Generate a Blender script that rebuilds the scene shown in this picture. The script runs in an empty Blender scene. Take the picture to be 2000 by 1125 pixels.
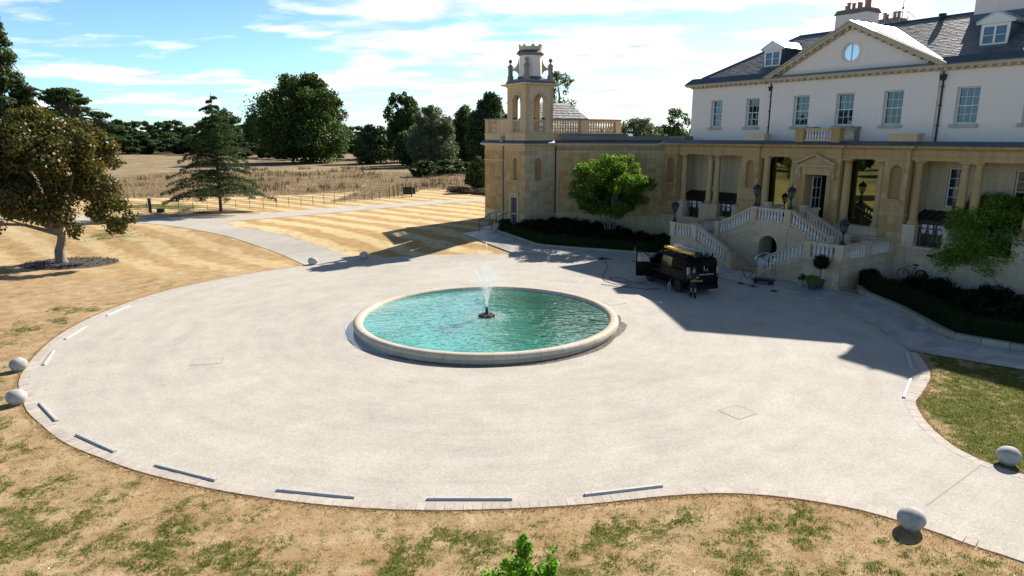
import bpy, bmesh, math, random
import numpy as np
from mathutils import Vector, Matrix, noise
from mathutils.geometry import tessellate_polygon, delaunay_2d_cdt
random.seed(7)
RNG = np.random.default_rng(7)
SC = bpy.context.scene
COL = SC.collection

# ---------------------------------------------------------------- camera
cam_d = bpy.data.cameras.new('camera')
cam_d.sensor_width = 36.0
cam_d.lens = 36.0 * 1306.0 / 2000.0
cam_d.clip_start = 0.1
cam_d.clip_end = 9000.0
cam = bpy.data.objects.new('camera', cam_d)
COL.objects.link(cam)
cam.location = (0, 0, 8.8)
cam.rotation_euler = (math.radians(90 - 12.8), 0, 0)
SC.camera = cam

# ---------------------------------------------------------------- sky and sun
SUN_AZ, SUN_EL = math.radians(39.5), math.radians(36.0)   # azimuth from +Y towards +X
wd = bpy.data.worlds.new('World')
SC.world = wd
wd.use_nodes = True
nt = wd.node_tree
for n in list(nt.nodes):
    nt.nodes.remove(n)
def wn(t, **kw):
    n = nt.nodes.new(t)
    for k, v in kw.items():
        setattr(n, k, v)
    return n
def wmath(op, a, b=None, c=None, clamp=False):
    n = wn('ShaderNodeMath', operation=op, use_clamp=clamp)
    for i, v in enumerate((a, b, c)):
        if v is None: continue
        if isinstance(v, (int, float)): n.inputs[i].default_value = v
        else: nt.links.new(v, n.inputs[i])
    return n.outputs[0]
sky = wn('ShaderNodeTexSky')
sky.sky_type = 'NISHITA'
sky.sun_disc = False
sky.sun_elevation = SUN_EL
sky.sun_rotation = SUN_AZ
sky.air_density = 1.0
sky.dust_density = 0.6
sky.ozone_density = 1.6
tc = wn('ShaderNodeTexCoord')
sep = wn('ShaderNodeSeparateXYZ')
nt.links.new(tc.outputs['Generated'], sep.inputs[0])
zc = wmath('ADD', wmath('MAXIMUM', sep.outputs[2], 0.0), 0.10)
px_ = wmath('DIVIDE', sep.outputs[0], zc)
py_ = wmath('DIVIDE', sep.outputs[1], zc)
comb = wn('ShaderNodeCombineXYZ')
nt.links.new(px_, comb.inputs[0]); nt.links.new(py_, comb.inputs[1])
mp = wn('ShaderNodeMapping')
mp.inputs['Location'].default_value = (3.3, 1.7, 0.0)
mp.inputs['Scale'].default_value = (1.0, 1.35, 1.0)
nt.links.new(comb.outputs[0], mp.inputs[0])
n1 = wn('ShaderNodeTexNoise')
n1.inputs['Scale'].default_value = 0.95
n1.inputs['Detail'].default_value = 9.0
n1.inputs['Roughness'].default_value = 0.56
n1.inputs['Distortion'].default_value = 0.25
nt.links.new(mp.outputs[0], n1.inputs['Vector'])
# cloud cover: a bank that thickens towards the sun's side of the sky
sunward = wmath('ADD', wmath('MULTIPLY', sep.outputs[0], math.sin(SUN_AZ)), wmath('MULTIPLY', sep.outputs[1], math.cos(SUN_AZ)))
side = wmath('MULTIPLY_ADD', sunward, 0.20, -0.135)
low = wmath('MULTIPLY_ADD', sep.outputs[2], -0.18, 0.052)
cov = wmath('ADD', n1.outputs[0], wmath('ADD', side, low))
ramp = wn('ShaderNodeValToRGB')
ramp.color_ramp.elements[0].position = 0.475
ramp.color_ramp.elements[1].position = 0.60
nt.links.new(cov, ramp.inputs[0])
n2 = wn('ShaderNodeTexNoise')
n2.inputs['Scale'].default_value = 1.9
n2.inputs['Detail'].default_value = 5.0
nt.links.new(mp.outputs[0], n2.inputs['Vector'])
rampc = wn('ShaderNodeValToRGB')
rampc.color_ramp.elements[0].position = 0.34
rampc.color_ramp.elements[0].color = (7.0, 7.6, 8.6, 1)
rampc.color_ramp.elements[1].position = 0.56
rampc.color_ramp.elements[1].color = (12.5, 12.5, 12.5, 1)
nt.links.new(n2.outputs[0], rampc.inputs[0])
gain = wn('ShaderNodeMix', data_type='RGBA', blend_type='MULTIPLY')
gain.inputs[0].default_value = 1.0
air = wn('ShaderNodeMix', data_type='RGBA')          # the air is paler and brighter low down, deep overhead
air.inputs[6].default_value = (0.72, 0.70, 0.68, 1)
air.inputs[7].default_value = (1.20, 1.80, 2.25, 1)
nt.links.new(wmath('POWER', wmath('SUBTRACT', 1.0, wmath('MAXIMUM', sep.outputs[2], 0.0)), 3.0), air.inputs[0])
nt.links.new(air.outputs[2], gain.inputs[7])
nt.links.new(sky.outputs[0], gain.inputs[6])
mixc = wn('ShaderNodeMix', data_type='RGBA')
nt.links.new(ramp.outputs[0], mixc.inputs[0])
nt.links.new(gain.outputs[2], mixc.inputs[6])
nt.links.new(rampc.outputs[0], mixc.inputs[7])
bg = wn('ShaderNodeBackground')
bg.inputs[1].default_value = 0.06
nt.links.new(mixc.outputs[2], bg.inputs[0])
wo = wn('ShaderNodeOutputWorld')
nt.links.new(bg.outputs[0], wo.inputs[0])

SUNDIR = Vector((math.sin(SUN_AZ) * math.cos(SUN_EL), math.cos(SUN_AZ) * math.cos(SUN_EL), math.sin(SUN_EL)))
sun_d = bpy.data.lights.new('sun', 'SUN')
sun_d.energy = 5.0
sun_d.angle = math.radians(0.5)
sun_d.color = (1.0, 0.93, 0.82)
sun = bpy.data.objects.new('sun', sun_d)
COL.objects.link(sun)
sun.rotation_euler = SUNDIR.to_track_quat('Z', 'Y').to_euler()
sun.location = (60, 75, 70)

vs = SC.view_settings
vs.view_transform = 'Standard'
vs.look = 'None'
vs.exposure = 0.85
vs.gamma = 1.0
vs.use_curve_mapping = False

# ---------------------------------------------------------------- materials
MATS = {}
class NB:
    """small node builder"""
    def __init__(s, name):
        s.m = bpy.data.materials.new(name)
        s.m.use_nodes = True
        s.t = s.m.node_tree
        s.b = s.t.nodes['Principled BSDF']
        s.out = s.t.nodes['Material Output']
    def n(s, t, **kw):
        n = s.t.nodes.new(t)
        for k, v in kw.items():
            if k.startswith('i_'):
                n.inputs[k[2:].replace('_', ' ')].default_value = v
            else:
                setattr(n, k, v)
        return n
    def l(s, a, b): s.t.links.new(a, b)
    def math(s, op, a, b=None, c=None, clamp=False):
        n = s.n('ShaderNodeMath', operation=op, use_clamp=clamp)
        for i, v in enumerate((a, b, c)):
            if v is None: continue
            if isinstance(v, (int, float)): n.inputs[i].default_value = v
            else: s.l(v, n.inputs[i])
        return n.outputs[0]
    def coord(s, kind='Object'):
        return s.n('ShaderNodeTexCoord').outputs[kind]
    def pos(s):
        return s.n('ShaderNodeNewGeometry').outputs['Position']
    def noise(s, vec, scale, detail=4, rough=.55, dist=0.0):
        n = s.n('ShaderNodeTexNoise')
        n.inputs['Scale'].default_value = scale
        n.inputs['Detail'].default_value = detail
        n.inputs['Roughness'].default_value = rough
        n.inputs['Distortion'].default_value = dist
        if vec is not None: s.l(vec, n.inputs['Vector'])
        return n.outputs[0]
    def ramp(s, fac, stops):
        r = s.n('ShaderNodeValToRGB')
        e = r.color_ramp.elements
        while len(e) < len(stops): e.new(0.5)
        for k, (p, c) in enumerate(stops):
            e[k].position = p
            e[k].color = (c, c, c, 1) if isinstance(c, (int, float)) else (*c, 1)
        s.l(fac, r.inputs[0])
        return r.outputs[0]
    def mix(s, fac, a, b, blend='MIX'):
        n = s.n('ShaderNodeMix', data_type='RGBA', blend_type=blend)
        for i, v in ((0, fac), (6, a), (7, b)):
            if isinstance(v, (int, float)): n.inputs[i].default_value = v
            elif isinstance(v, tuple): n.inputs[i].default_value = (*v, 1)
            else: s.l(v, n.inputs[i])
        return n.outputs[2]
    def bump(s, h, strength=.3, dist=.02):
        n = s.n('ShaderNodeBump')
        n.inputs['Strength'].default_value = strength
        n.inputs['Distance'].default_value = dist
        s.l(h, n.inputs['Height'])
        s.l(n.outputs[0], s.b.inputs['Normal'])
    def scaled(s, vec, sx, sy, sz):
        m = s.n('ShaderNodeMapping')
        m.inputs['Scale'].default_value = (sx, sy, sz)
        s.l(vec, m.inputs[0])
        return m.outputs[0]
    def rnd(s):
        a = s.n('ShaderNodeObjectInfo').outputs['Random']
        b = s.n('ShaderNodeNewGeometry').outputs['Random Per Island']
        return s.math('FRACT', s.math('ADD', a, b))
    def set(s, base=None, rough=None, metal=None, spec=None):
        if base is not None:
            if isinstance(base, tuple): s.b.inputs['Base Color'].default_value = (*base, 1)
            else: s.l(base, s.b.inputs['Base Color'])
        if rough is not None:
            if isinstance(rough, (int, float)): s.b.inputs['Roughness'].default_value = rough
            else: s.l(rough, s.b.inputs['Roughness'])
        if metal is not None: s.b.inputs['Metallic'].default_value = metal
        if spec is not None: s.b.inputs['Specular IOR Level'].default_value = spec
        return s.m

def simple(name, col, rough=.6, metal=0.0, var=.12, scale=6.0, spec=.5):
    b = NB(name)
    p = b.coord('Object')
    f = b.noise(p, scale, 5)
    c = b.mix(f, tuple(x * (1 - var) for x in col), tuple(min(1, x * (1 + var)) for x in col))
    b.set(c, rough, metal, spec)
    MATS[name] = b.m
    return b.m

def stone(name, c1, c2, c3, rough=.85, var=1.0, stain=.35, bumpy=True, grain=(.82, 1.08)):
    """c1..c3: pale, mid and ochre tones of the same quarry stone"""
    b = NB(name)
    p = b.pos()
    r = b.rnd()
    big = b.noise(p, .55, 4, .6)
    fine = b.noise(p, 9, 5, .6)
    streak = b.noise(b.scaled(p, 3.5, 3.5, .35), 1.0, 5, .6)
    t = b.math('ADD', b.math('MULTIPLY', r, .55 * var), b.math('MULTIPLY', big, .55))
    c = b.ramp(t, [(.18, c1), (.5, c2), (.85, c3)])
    g = b.ramp(fine, [(.3, grain[0]), (.7, grain[1])])
    c = b.mix(1.0, c, g, 'MULTIPLY')
    s = b.ramp(streak, [(.42, 0.0), (.72, 1.0)])
    c = b.mix(b.math('MULTIPLY', s, stain), c, tuple(x * .55 for x in c2))
    b.set(c, rough, spec=.25)
    if bumpy: b.bump(fine, .25, .01)
    MATS[name] = b.m
    return b.m

stone('bath_stone', (.60, .45, .26), (.54, .37, .18), (.44, .26, .10), stain=.6)
stone('pale_stone', (.69, .58, .42), (.64, .51, .33), (.54, .38, .21), stain=.5)
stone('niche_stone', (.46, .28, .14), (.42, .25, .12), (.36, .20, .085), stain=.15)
stone('stair_stone', (.72, .58, .45), (.66, .50, .36), (.57, .41, .27), stain=.45)
stone('baluster_stone', (.84, .80, .76), (.79, .74, .69), (.72, .66, .58), stain=.2)
stone('weathered_stone', (.34, .32, .29), (.27, .25, .22), (.17, .155, .13), stain=.6)
stone('render_wall', (.86, .765, .70), (.84, .745, .675), (.81, .72, .655), var=.05, stain=.08, bumpy=False, grain=(.97, 1.02))
stone('cornice_stone', (.60, .54, .42), (.56, .48, .35), (.48, .40, .27), stain=.3)
stone('rim_stone', (.60, .54, .46), (.56, .49, .40), (.50, .43, .34), rough=.7, stain=.25)
stone('flag_stone', (.56, .55, .53), (.47, .465, .45), (.37, .365, .355), rough=.40, stain=.3)
stone('sett_stone', (.53, .48, .43), (.48, .43, .38), (.42, .37, .33), rough=.85, stain=.15)
stone('kerb_stone', (.46, .42, .36), (.40, .36, .30), (.34, .30, .25), rough=.8)
stone('ball_stone', (.52, .52, .50), (.46, .46, .45), (.36, .36, .35), rough=.8, var=.15, stain=.75, grain=(.72, 1.12))
simple('bar_white', (.46, .455, .45), .55, var=.12, scale=4)
simple('lead', (.080, .100, .135), .42, metal=.35, var=.3, scale=2)
simple('lead_bright', (.35, .36, .38), .30, metal=.7, var=.15, scale=2)
simple('fence_iron', (.02, .018, .016), .9, var=.3, spec=.05)
simple('black_iron', (.012, .012, .013), .45, metal=.3, var=.2)
simple('lantern_iron', (.03, .045, .055), .4, metal=.5, var=.3)
simple('white_paint', (.74, .74, .72), .4, var=.05)
simple('dark_room', (.015, .014, .012), .9)
simple('curtain', (.38, .42, .47), .9, var=.15, scale=3)
simple('door_blue', (.035, .055, .085), .4)
simple('bark', (.10, .075, .05), .9, var=.5, scale=5)
simple('pale_bark', (.20, .17, .135), .85, var=.4, scale=6)
simple('soil', (.06, .045, .032), .95, var=.4, scale=8)
simple('chip_mulch', (.10, .085, .078), .95, var=.8, scale=22)
simple('terracotta', (.38, .20, .13), .8, var=.3)
simple('van_paint', (.003, .003, .0035), .25, var=.1, spec=.06)
simple('van_trim', (.006, .006, .006), .6, spec=.2)
simple('tyre', (.012, .012, .012), .85)
simple('alloy', (.42, .42, .44), .3, metal=.9)
simple('red_lens', (.12, .004, .005), .25)
simple('lamp_lens', (.26, .24, .25), .2)
simple('clear_lens', (.70, .70, .72), .1)
simple('plate_yellow', (.42, .28, .03), .5)
simple('ladder_alu', (.55, .58, .62), .3, metal=.8)
simple('yellow_grp', (.70, .42, .03), .4)
simple('decal', (.70, .72, .75), .5)
simple('skin', (.26, .155, .11), .6, var=.05)
simple('black_cloth', (.012, .012, .014), .9)
simple('hair', (.03, .018, .01), .7)
simple('brass', (.55, .45, .25), .25, metal=1.0)
simple('chrome', (.60, .60, .60), .15, metal=1.0)
simple('rope', (.02, .02, .03), .8)
simple('hose', (.012, .012, .015), .5)
simple('jerry_white', (.62, .70, .76), .35, var=.08)
simple('blue_bike', (.03, .07, .16), .3)
simple('steel', (.45, .45, .46), .35, metal=.9)
simple('red_paint', (.4, .03, .02), .4)
simple('metal_cover', (.40, .375, .345), .7, var=.15, scale=12)
simple('crack', (.33, .30, .265), .9)
simple('post_white', (.65, .63, .60), .6)
simple('lamp_glass', (.72, .74, .74), .15, spec=.6)

def glass(name, tint=(.9, .95, .95), refl=.12, rough=.02, gcol=(.95, .97, 1)):
    b = NB(name)
    b.t.nodes.remove(b.b)
    tr = b.n('ShaderNodeBsdfTransparent'); tr.inputs[0].default_value = (*tint, 1)
    gl = b.n('ShaderNodeBsdfGlossy'); gl.inputs['Roughness'].default_value = rough
    gl.inputs['Color'].default_value = (*gcol, 1)
    fr = b.n('ShaderNodeFresnel'); fr.inputs['IOR'].default_value = 1.5
    f = b.math('ADD', fr.outputs[0], refl, clamp=True)
    mx = b.n('ShaderNodeMixShader')
    b.l(f, mx.inputs[0]); b.l(tr.outputs[0], mx.inputs[1]); b.l(gl.outputs[0], mx.inputs[2])
    b.l(mx.outputs[0], b.out.inputs[0])
    MATS[name] = b.m
glass('window_glass', (.60, .68, .76), .05, .02, (.55, .62, .70))
glass('lobby_glass', (.40, .45, .40), .27, .0, (.58, .66, .40))
glass('oculus_glass', (.45, .55, .6), .55, .05)
glass('van_glass', (.03, .03, .035), .0, .05, (.10, .13, .18))

def leaf(name, c1, c2, c3, trans=.35, rough=.55, tint=(1.25, 1.3, .55), spec=.35):
    b = NB(name)
    r = b.rnd()
    c = b.ramp(r, [(.1, c1), (.5, c2), (.9, c3)])
    b.set(c, rough, spec=spec)
    tl = b.n('ShaderNodeBsdfTranslucent')
    cc = b.mix(1.0, c, tint, 'MULTIPLY')
    b.l(cc, tl.inputs[0])
    mx = b.n('ShaderNodeMixShader'); mx.inputs[0].default_value = trans
    b.l(b.b.outputs[0], mx.inputs[1]); b.l(tl.outputs[0], mx.inputs[2])
    b.l(mx.outputs[0], b.out.inputs[0])
    MATS[name] = b.m
leaf('chip', (.05, .042, .04), (.11, .095, .085), (.22, .20, .19), 0.0, .9, spec=.1)
leaf('leaf_oak', (.034, .066, .014), (.052, .094, .021), (.085, .130, .032), .40)
leaf('leaf_dark', (.032, .062, .022), (.050, .088, .032), (.078, .122, .044), .40)
leaf('leaf_willow', (.075, .105, .062), (.105, .140, .085), (.145, .180, .115), .32)
leaf('leaf_copper', (.045, .072, .016), (.080, .088, .022), (.165, .095, .028), .42, .45)
leaf('leaf_conifer', (.026, .055, .022), (.040, .078, .030), (.070, .115, .042), .3)
leaf('leaf_bright', (.055, .118, .014), (.095, .178, .020), (.155, .265, .035), .60)
leaf('leaf_birch', (.10, .19, .025), (.17, .28, .035), (.27, .40, .06), .55)
leaf('leaf_sapling', (.08, .20, .012), (.14, .32, .02), (.22, .42, .035), .5, .5)
leaf('leaf_box', (.005, .013, .003), (.008, .020, .004), (.014, .030, .006), .15, .7, spec=.1)
leaf('leaf_bed', (.006, .012, .004), (.010, .020, .005), (.016, .028, .007), .15, .7, spec=.1)
leaf('leaf_lime', (.10, .16, .02), (.15, .22, .03), (.22, .28, .05), .3)
leaf('leaf_spiky', (.05, .09, .05), (.07, .12, .07), (.10, .15, .09), .3)
leaf('blade_straw', (.36, .25, .12), (.48, .34, .17), (.58, .44, .24), .3, .8, (1.1, 1.0, .85))
leaf('blade_green', (.07, .10, .018), (.11, .14, .028), (.17, .19, .045), .4, .8)
leaf('blade_meadow', (.30, .225, .135), (.40, .305, .19), (.50, .40, .26), .25, .8, (1.05, 1.0, .9))
leaf('blade_weed', (.10, .07, .05), (.14, .10, .06), (.20, .15, .08), .2, .8, (1, 1, .9))
# ---------------------------------------------------------------- mesh helpers
def S01(t):
    t = min(max(t, 0.0), 1.0)
    return t * t * (3 - 2 * t)
def hgt(x, y):
    """the ground: the drive is level, the lawn climbs a metre towards the wing and the park"""
    return S01((y - 47) / 11.0) * S01((13 - x) / 9.0)

class MB:
    def __init__(s):
        s.v = []; s.f = []
    def add(s, vs, fs):
        o = len(s.v)
        s.v.extend([tuple(map(float, v)) for v in vs])
        s.f.extend([tuple(i + o for i in f) for f in fs])
        return s
    def box(s, x0, x1, y0, y1, z0, z1):
        return s.add([(x0, y0, z0), (x1, y0, z0), (x1, y1, z0), (x0, y1, z0), (x0, y0, z1), (x1, y0, z1), (x1, y1, z1), (x0, y1, z1)],
                     [(0, 3, 2, 1), (4, 5, 6, 7), (0, 1, 5, 4), (1, 2, 6, 5), (2, 3, 7, 6), (3, 0, 4, 7)])
    def hexa(s, b, t):
        return s.add(list(b) + list(t), [(0, 3, 2, 1), (4, 5, 6, 7), (0, 1, 5, 4), (1, 2, 6, 5), (2, 3, 7, 6), (3, 0, 4, 7)])
    def quad(s, a, b, c, d): return s.add([a, b, c, d], [(0, 1, 2, 3)])
    def tri(s, a, b, c): return s.add([a, b, c], [(0, 1, 2)])
    def prism(s, poly, z0, z1, top=None):
        """vertical prism; top = optional second outline"""
        n = len(poly); top = top or poly
        vs = [(x, y, z0) for x, y in poly] + [(x, y, z1) for x, y in top]
        fs = [(i, (i + 1) % n, n + (i + 1) % n, n + i) for i in range(n)]
        fs += [tuple(range(n - 1, -1, -1)), tuple(range(n, 2 * n))]
        return s.add(vs, fs)
    def lathe(s, prof, c=(0, 0, 0), seg=8, cap=True, rot=0.0, sx=1.0, sy=1.0):
        vs = []
        for r, z in prof:
            for k in range(seg):
                a = 2 * math.pi * k / seg + rot
                vs.append((c[0] + sx * r * math.cos(a), c[1] + sy * r * math.sin(a), c[2] + z))
        fs = []
        for j in range(len(prof) - 1):
            for k in range(seg):
                k2 = (k + 1) % seg
                fs.append((j * seg + k, j * seg + k2, (j + 1) * seg + k2, (j + 1) * seg + k))
        if cap:
            fs.append(tuple(range(seg - 1, -1, -1)))
            m = (len(prof) - 1) * seg
            fs.append(tuple(range(m, m + seg)))
        return s.add(vs, fs)
    def tube(s, pts, r, seg=6, closed=False):
        pts = [Vector(p) for p in pts]
        n = len(pts)
        rs = r if isinstance(r, (list, tuple)) else [r] * n
        vs = []; up = Vector((0, 0, 1)); prev = None
        for i, p in enumerate(pts):
            if closed: t = pts[(i + 1) % n] - pts[i - 1]
            else: t = pts[min(i + 1, n - 1)] - pts[max(i - 1, 0)]
            if t.length < 1e-9: t = Vector((0, 0, 1))
            t.normalize()
            if prev is None:
                a = t.cross(up)
                if a.length < 1e-3: a = t.cross(Vector((1, 0, 0)))
            else:
                a = prev - t * prev.dot(t)
                if a.length < 1e-4: a = t.cross(Vector((1, 0, 0)))
            a.normalize(); prev = a
            b = t.cross(a)
            for k in range(seg):
                q = 2 * math.pi * k / seg
                vs.append(p + a * (rs[i] * math.cos(q)) + b * (rs[i] * math.sin(q)))
        fs = []
        for j in range(n if closed else n - 1):
            j2 = (j + 1) % n
            for k in range(seg):
                k2 = (k + 1) % seg
                fs.append((j * seg + k, j * seg + k2, j2 * seg + k2, j2 * seg + k))
        if not closed:
            fs.append(tuple(range(seg - 1, -1, -1)))
            fs.append(tuple(range((n - 1) * seg, n * seg)))
        return s.add(vs, fs)
    def bar(s, a, b, w, h=None, up=(0, 0, 1)):
        """square bar between two points"""
        a = Vector(a); b = Vector(b); t = (b - a).normalized()
        h = h or w
        x = t.cross(Vector(up))
        if x.length < 1e-3: x = t.cross(Vector((1, 0, 0)))
        x.normalize(); y = x.cross(t)
        c = [(-1, -1), (1, -1), (1, 1), (-1, 1)]
        return s.hexa([a + x * (w / 2 * i) + y * (h / 2 * j) for i, j in c], [b + x * (w / 2 * i) + y * (h / 2 * j) for i, j in c])
    def ball(s, c, r, seg=12, rings=8, sz=1.0):
        prof = [(max(1e-4, r * math.sin(math.pi * k / rings)), -r * sz * math.cos(math.pi * k / rings)) for k in range(rings + 1)]
        return s.lathe(prof, c, seg, cap=False)
    def plate(s, org, ud, outer, holes=(), t=.3):
        """upright slab with openings. org (x,y), ud: unit direction of u in plan; outline in (u,z);
        front face on the plane, thickness t going inwards (left of ud)."""
        nx, ny = -ud[1], ud[0]
        def m(u, z, dd): return (org[0] + ud[0] * u + nx * dd, org[1] + ud[1] * u + ny * dd, z)
        loops = [list(outer)] + [list(h) for h in holes]
        tris = tessellate_polygon([[Vector((u, z, 0)) for u, z in L] for L in loops])
        flat = [p for L in loops for p in L]
        n = len(flat)
        vs = [m(u, z, 0) for u, z in flat] + [m(u, z, t) for u, z in flat]
        fs = []
        for a, b, c in tris:
            (ua, za), (ub, zb), (uc, zc_) = flat[a], flat[b], flat[c]
            if (ub - ua) * (zc_ - za) - (uc - ua) * (zb - za) < 0: b, c = c, b
            fs.append((a, b, c)); fs.append((n + a, n + c, n + b))
        k = 0
        for L in loops:
            for i in range(len(L)):
                j = (i + 1) % len(L)
                fs.append((k + i, n + k + i, n + k + j, k + j))
            k += len(L)
        return s.add(vs, fs)
    def sweep(s, path, prof, closed=False):
        """profile (outward offset, z) swept along a plan path; outward = right of travel; mitred"""
        n = len(path); P = [Vector((p[0], p[1])) for p in path]
        vs = []
        for i in range(n):
            a = P[i] - P[i - 1] if (i > 0 or closed) else P[1] - P[0]
            b = P[(i + 1) % n] - P[i] if (i < n - 1 or closed) else a
            a = a.normalized(); b = b.normalized()
            na = Vector((a.y, -a.x)); nb = Vector((b.y, -b.x))
            mm = (na + nb)
            mm = mm / max(.2, mm.dot(na)) if mm.length > 1e-6 else na
            for o, z in prof: vs.append((P[i].x + mm.x * o, P[i].y + mm.y * o, z))
        k = len(prof); fs = []
        for i in range(n if closed else n - 1):
            j = (i + 1) % n
            for q in range(k):
                q2 = (q + 1) % k
                fs.append((i * k + q, i * k + q2, j * k + q2, j * k + q))
        if not closed:
            fs.append(tuple(range(k))); fs.append(tuple(range((n - 1) * k + k - 1, (n - 1) * k - 1, -1)))
        return s.add(vs, fs)
    def mesh(s, name, mat, smooth=False, off=(0, 0, 0), M=None):
        me = bpy.data.meshes.new(name)
        vs = s.v
        if M is not None: vs = [tuple(M @ Vector(v)) for v in vs]
        if any(off): vs = [(v[0] - off[0], v[1] - off[1], v[2] - off[2]) for v in vs]
        me.from_pydata(vs, [], s.f)
        bm = bmesh.new(); bm.from_mesh(me)
        bmesh.ops.recalc_face_normals(bm, faces=bm.faces)
        bm.to_mesh(me); bm.free()
        me.materials.append(MATS[mat])
        if smooth:
            me.polygons.foreach_set('use_smooth', [True] * len(me.polygons))
            if hasattr(me, 'set_sharp_from_angle'): me.set_sharp_from_angle(angle=math.radians(40))
        me.update()
        return me

def arch(u0, u1, z0, zs, n=10):
    c, r = (u0 + u1) / 2, (u1 - u0) / 2
    return [(u0, z0), (u1, z0)] + [(c + r * math.cos(math.pi * k / n), zs + r * math.sin(math.pi * k / n)) for k in range(n + 1)]
def rect(u0, u1, z0, z1): return [(u0, z0), (u1, z0), (u1, z1), (u0, z1)]

def tag(o, label=None, cat=None, group=None, kind=None):
    if label: o['label'] = label
    if cat: o['category'] = cat
    if group: o['group'] = group
    if kind: o['kind'] = kind
    return o

class Frame:
    def __init__(s, x, y, rot):
        s.x, s.y, s.r = x, y, rot
    def w(s, x, y, z=0.0):
        c, q = math.cos(s.r), math.sin(s.r)
        return Vector((s.x + c * x - q * y, s.y + q * x + c * y, z))
WORLD = Frame(0, 0, 0)
AZ = math.radians(33.2)
_s = (math.sin(AZ), -math.cos(AZ)); _d = (math.cos(AZ), math.sin(AZ))
HOUSE = Frame(_s[0] * -27.3 + _d[0] * 42.7, _s[1] * -27.3 + _d[1] * 42.7, -(math.pi / 2 - AZ))

class Thing:
    def __init__(s, name, label, cat, loc=(0, 0, 0), frame=WORLD, group=None, mesh=None, rot=0.0, kind=None):
        s.loc = loc; s.fr = frame
        s.o = bpy.data.objects.new(name, mesh)
        COL.objects.link(s.o)
        s.o.location = frame.w(*loc)
        s.o.rotation_euler = (0, 0, frame.r + rot)
        tag(s.o, label, cat, group, kind)
    def part(s, name, mb, mat, parent=None, smooth=False, label=None, kind=None, local=False):
        me = mb.mesh(name, mat, smooth, (0, 0, 0) if local else s.loc)
        o = bpy.data.objects.new(name, me)
        COL.objects.link(o)
        o.parent = parent or s.o
        tag(o, label, None, None, kind)
        return o
    def inst(s, name, mesh, loc, rot=0.0, scale=(1, 1, 1), parent=None, local=False, rx=0.0):
        o = bpy.data.objects.new(name, mesh)
        COL.objects.link(o)
        o.parent = parent or s.o
        o.location = loc if local else (loc[0] - s.loc[0], loc[1] - s.loc[1], loc[2] - s.loc[2])
        o.rotation_euler = (rx, 0, rot)
        o.scale = scale
        return o

def single(name, mb, mat, label, cat, loc=(0, 0, 0), frame=WORLD, group=None, smooth=False, kind=None):
    me = mb.mesh(name, mat, smooth, loc)
    return Thing(name, label, cat, loc, frame, group, me, kind=kind)

def copy_tree(o, loc=None, rot=None, label=None, scale=None):
    c = o.copy(); COL.objects.link(c)
    if loc is not None: c.location = loc
    if rot is not None: c.rotation_euler = (0, 0, rot)
    if scale is not None: c.scale = scale
    if label: c['label'] = label
    for ch in list(o.children):
        d = ch.copy(); COL.objects.link(d); d.parent = c
        for g in list(ch.children):
            e = g.copy(); COL.objects.link(e); e.parent = d
    return c

def arr_mesh(name, V, F, mat, smooth=False):
    """fast mesh from numpy arrays, F (n,k)"""
    me = bpy.data.meshes.new(name)
    n, k = F.shape
    me.vertices.add(len(V)); me.vertices.foreach_set('co', np.ascontiguousarray(V, dtype=np.float32).ravel())
    me.loops.add(n * k); me.loops.foreach_set('vertex_index', np.ascontiguousarray(F, dtype=np.int32).ravel())
    me.polygons.add(n)
    me.polygons.foreach_set('loop_start', np.arange(0, n * k, k, dtype=np.int32))
    me.polygons.foreach_set('loop_total', np.full(n, k, dtype=np.int32))
    if smooth: me.polygons.foreach_set('use_smooth', [True] * n)
    me.materials.append(MATS[mat])
    me.update(calc_edges=True)
    return me

def unit(a): return a / np.maximum(1e-9, np.linalg.norm(a, axis=1, keepdims=True))
def leaf_arrays(P, N, size, aspect=.6, rng=RNG):
    """diamond leaf per point: (n,3) points, normals, sizes"""
    n = len(P)
    a = unit(np.cross(N, rng.normal(size=(n, 3))))
    b = unit(np.cross(N, a))
    L = np.asarray(size).reshape(-1, 1) * np.ones((n, 1))
    fold = unit(N) * L * .18
    V = np.stack([P + a * L, P + b * L * aspect + fold, P - a * L, P - b * L * aspect + fold], 1).reshape(-1, 3)
    F = np.arange(4 * n).reshape(-1, 4)
    return V, F
def lobe_points(lobes, n, rng=RNG, shell=.5, flat=.85):
    """points inside round lobes [(x,y,z,r)], crowded near their skins"""
    L = np.array(lobes, float)
    w = L[:, 3] ** 2; w /= w.sum()
    k = rng.choice(len(L), n, p=w)
    D = unit(rng.normal(size=(n, 3)))
    rad = (shell + (1 - shell) * rng.random(n) ** .6) * (1 + .15 * np.clip(rng.normal(size=n), -2, 1.7))
    P = L[k, :3] + D * (L[k, 3] * rad)[:, None] * np.array([1, 1, flat])
    return P, D
def crown_lobes(h0, h1, w, n, rng, top=.5, prof=None, rl=(.20, .34)):
    """scatter lobes inside an egg-shaped envelope"""
    out = []
    H = h1 - h0
    for i in range(n):
        t = rng.random() ** .9
        env = prof(t) if prof else math.sin(math.pi * min(1, (t * .86 + .12))) ** .7
        r = w / 2 * rng.uniform(*rl) * 1.05
        R = max(0, w / 2 * env - r * .75)
        a = rng.random() * 2 * math.pi
        q = R * math.sqrt(rng.uniform(.15, 1))
        z = h0 + r * .7 + t * (H - r * 1.5)
        out.append((q * math.cos(a), q * math.sin(a), z, r * (1 - .25 * t)))
    return out

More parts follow.
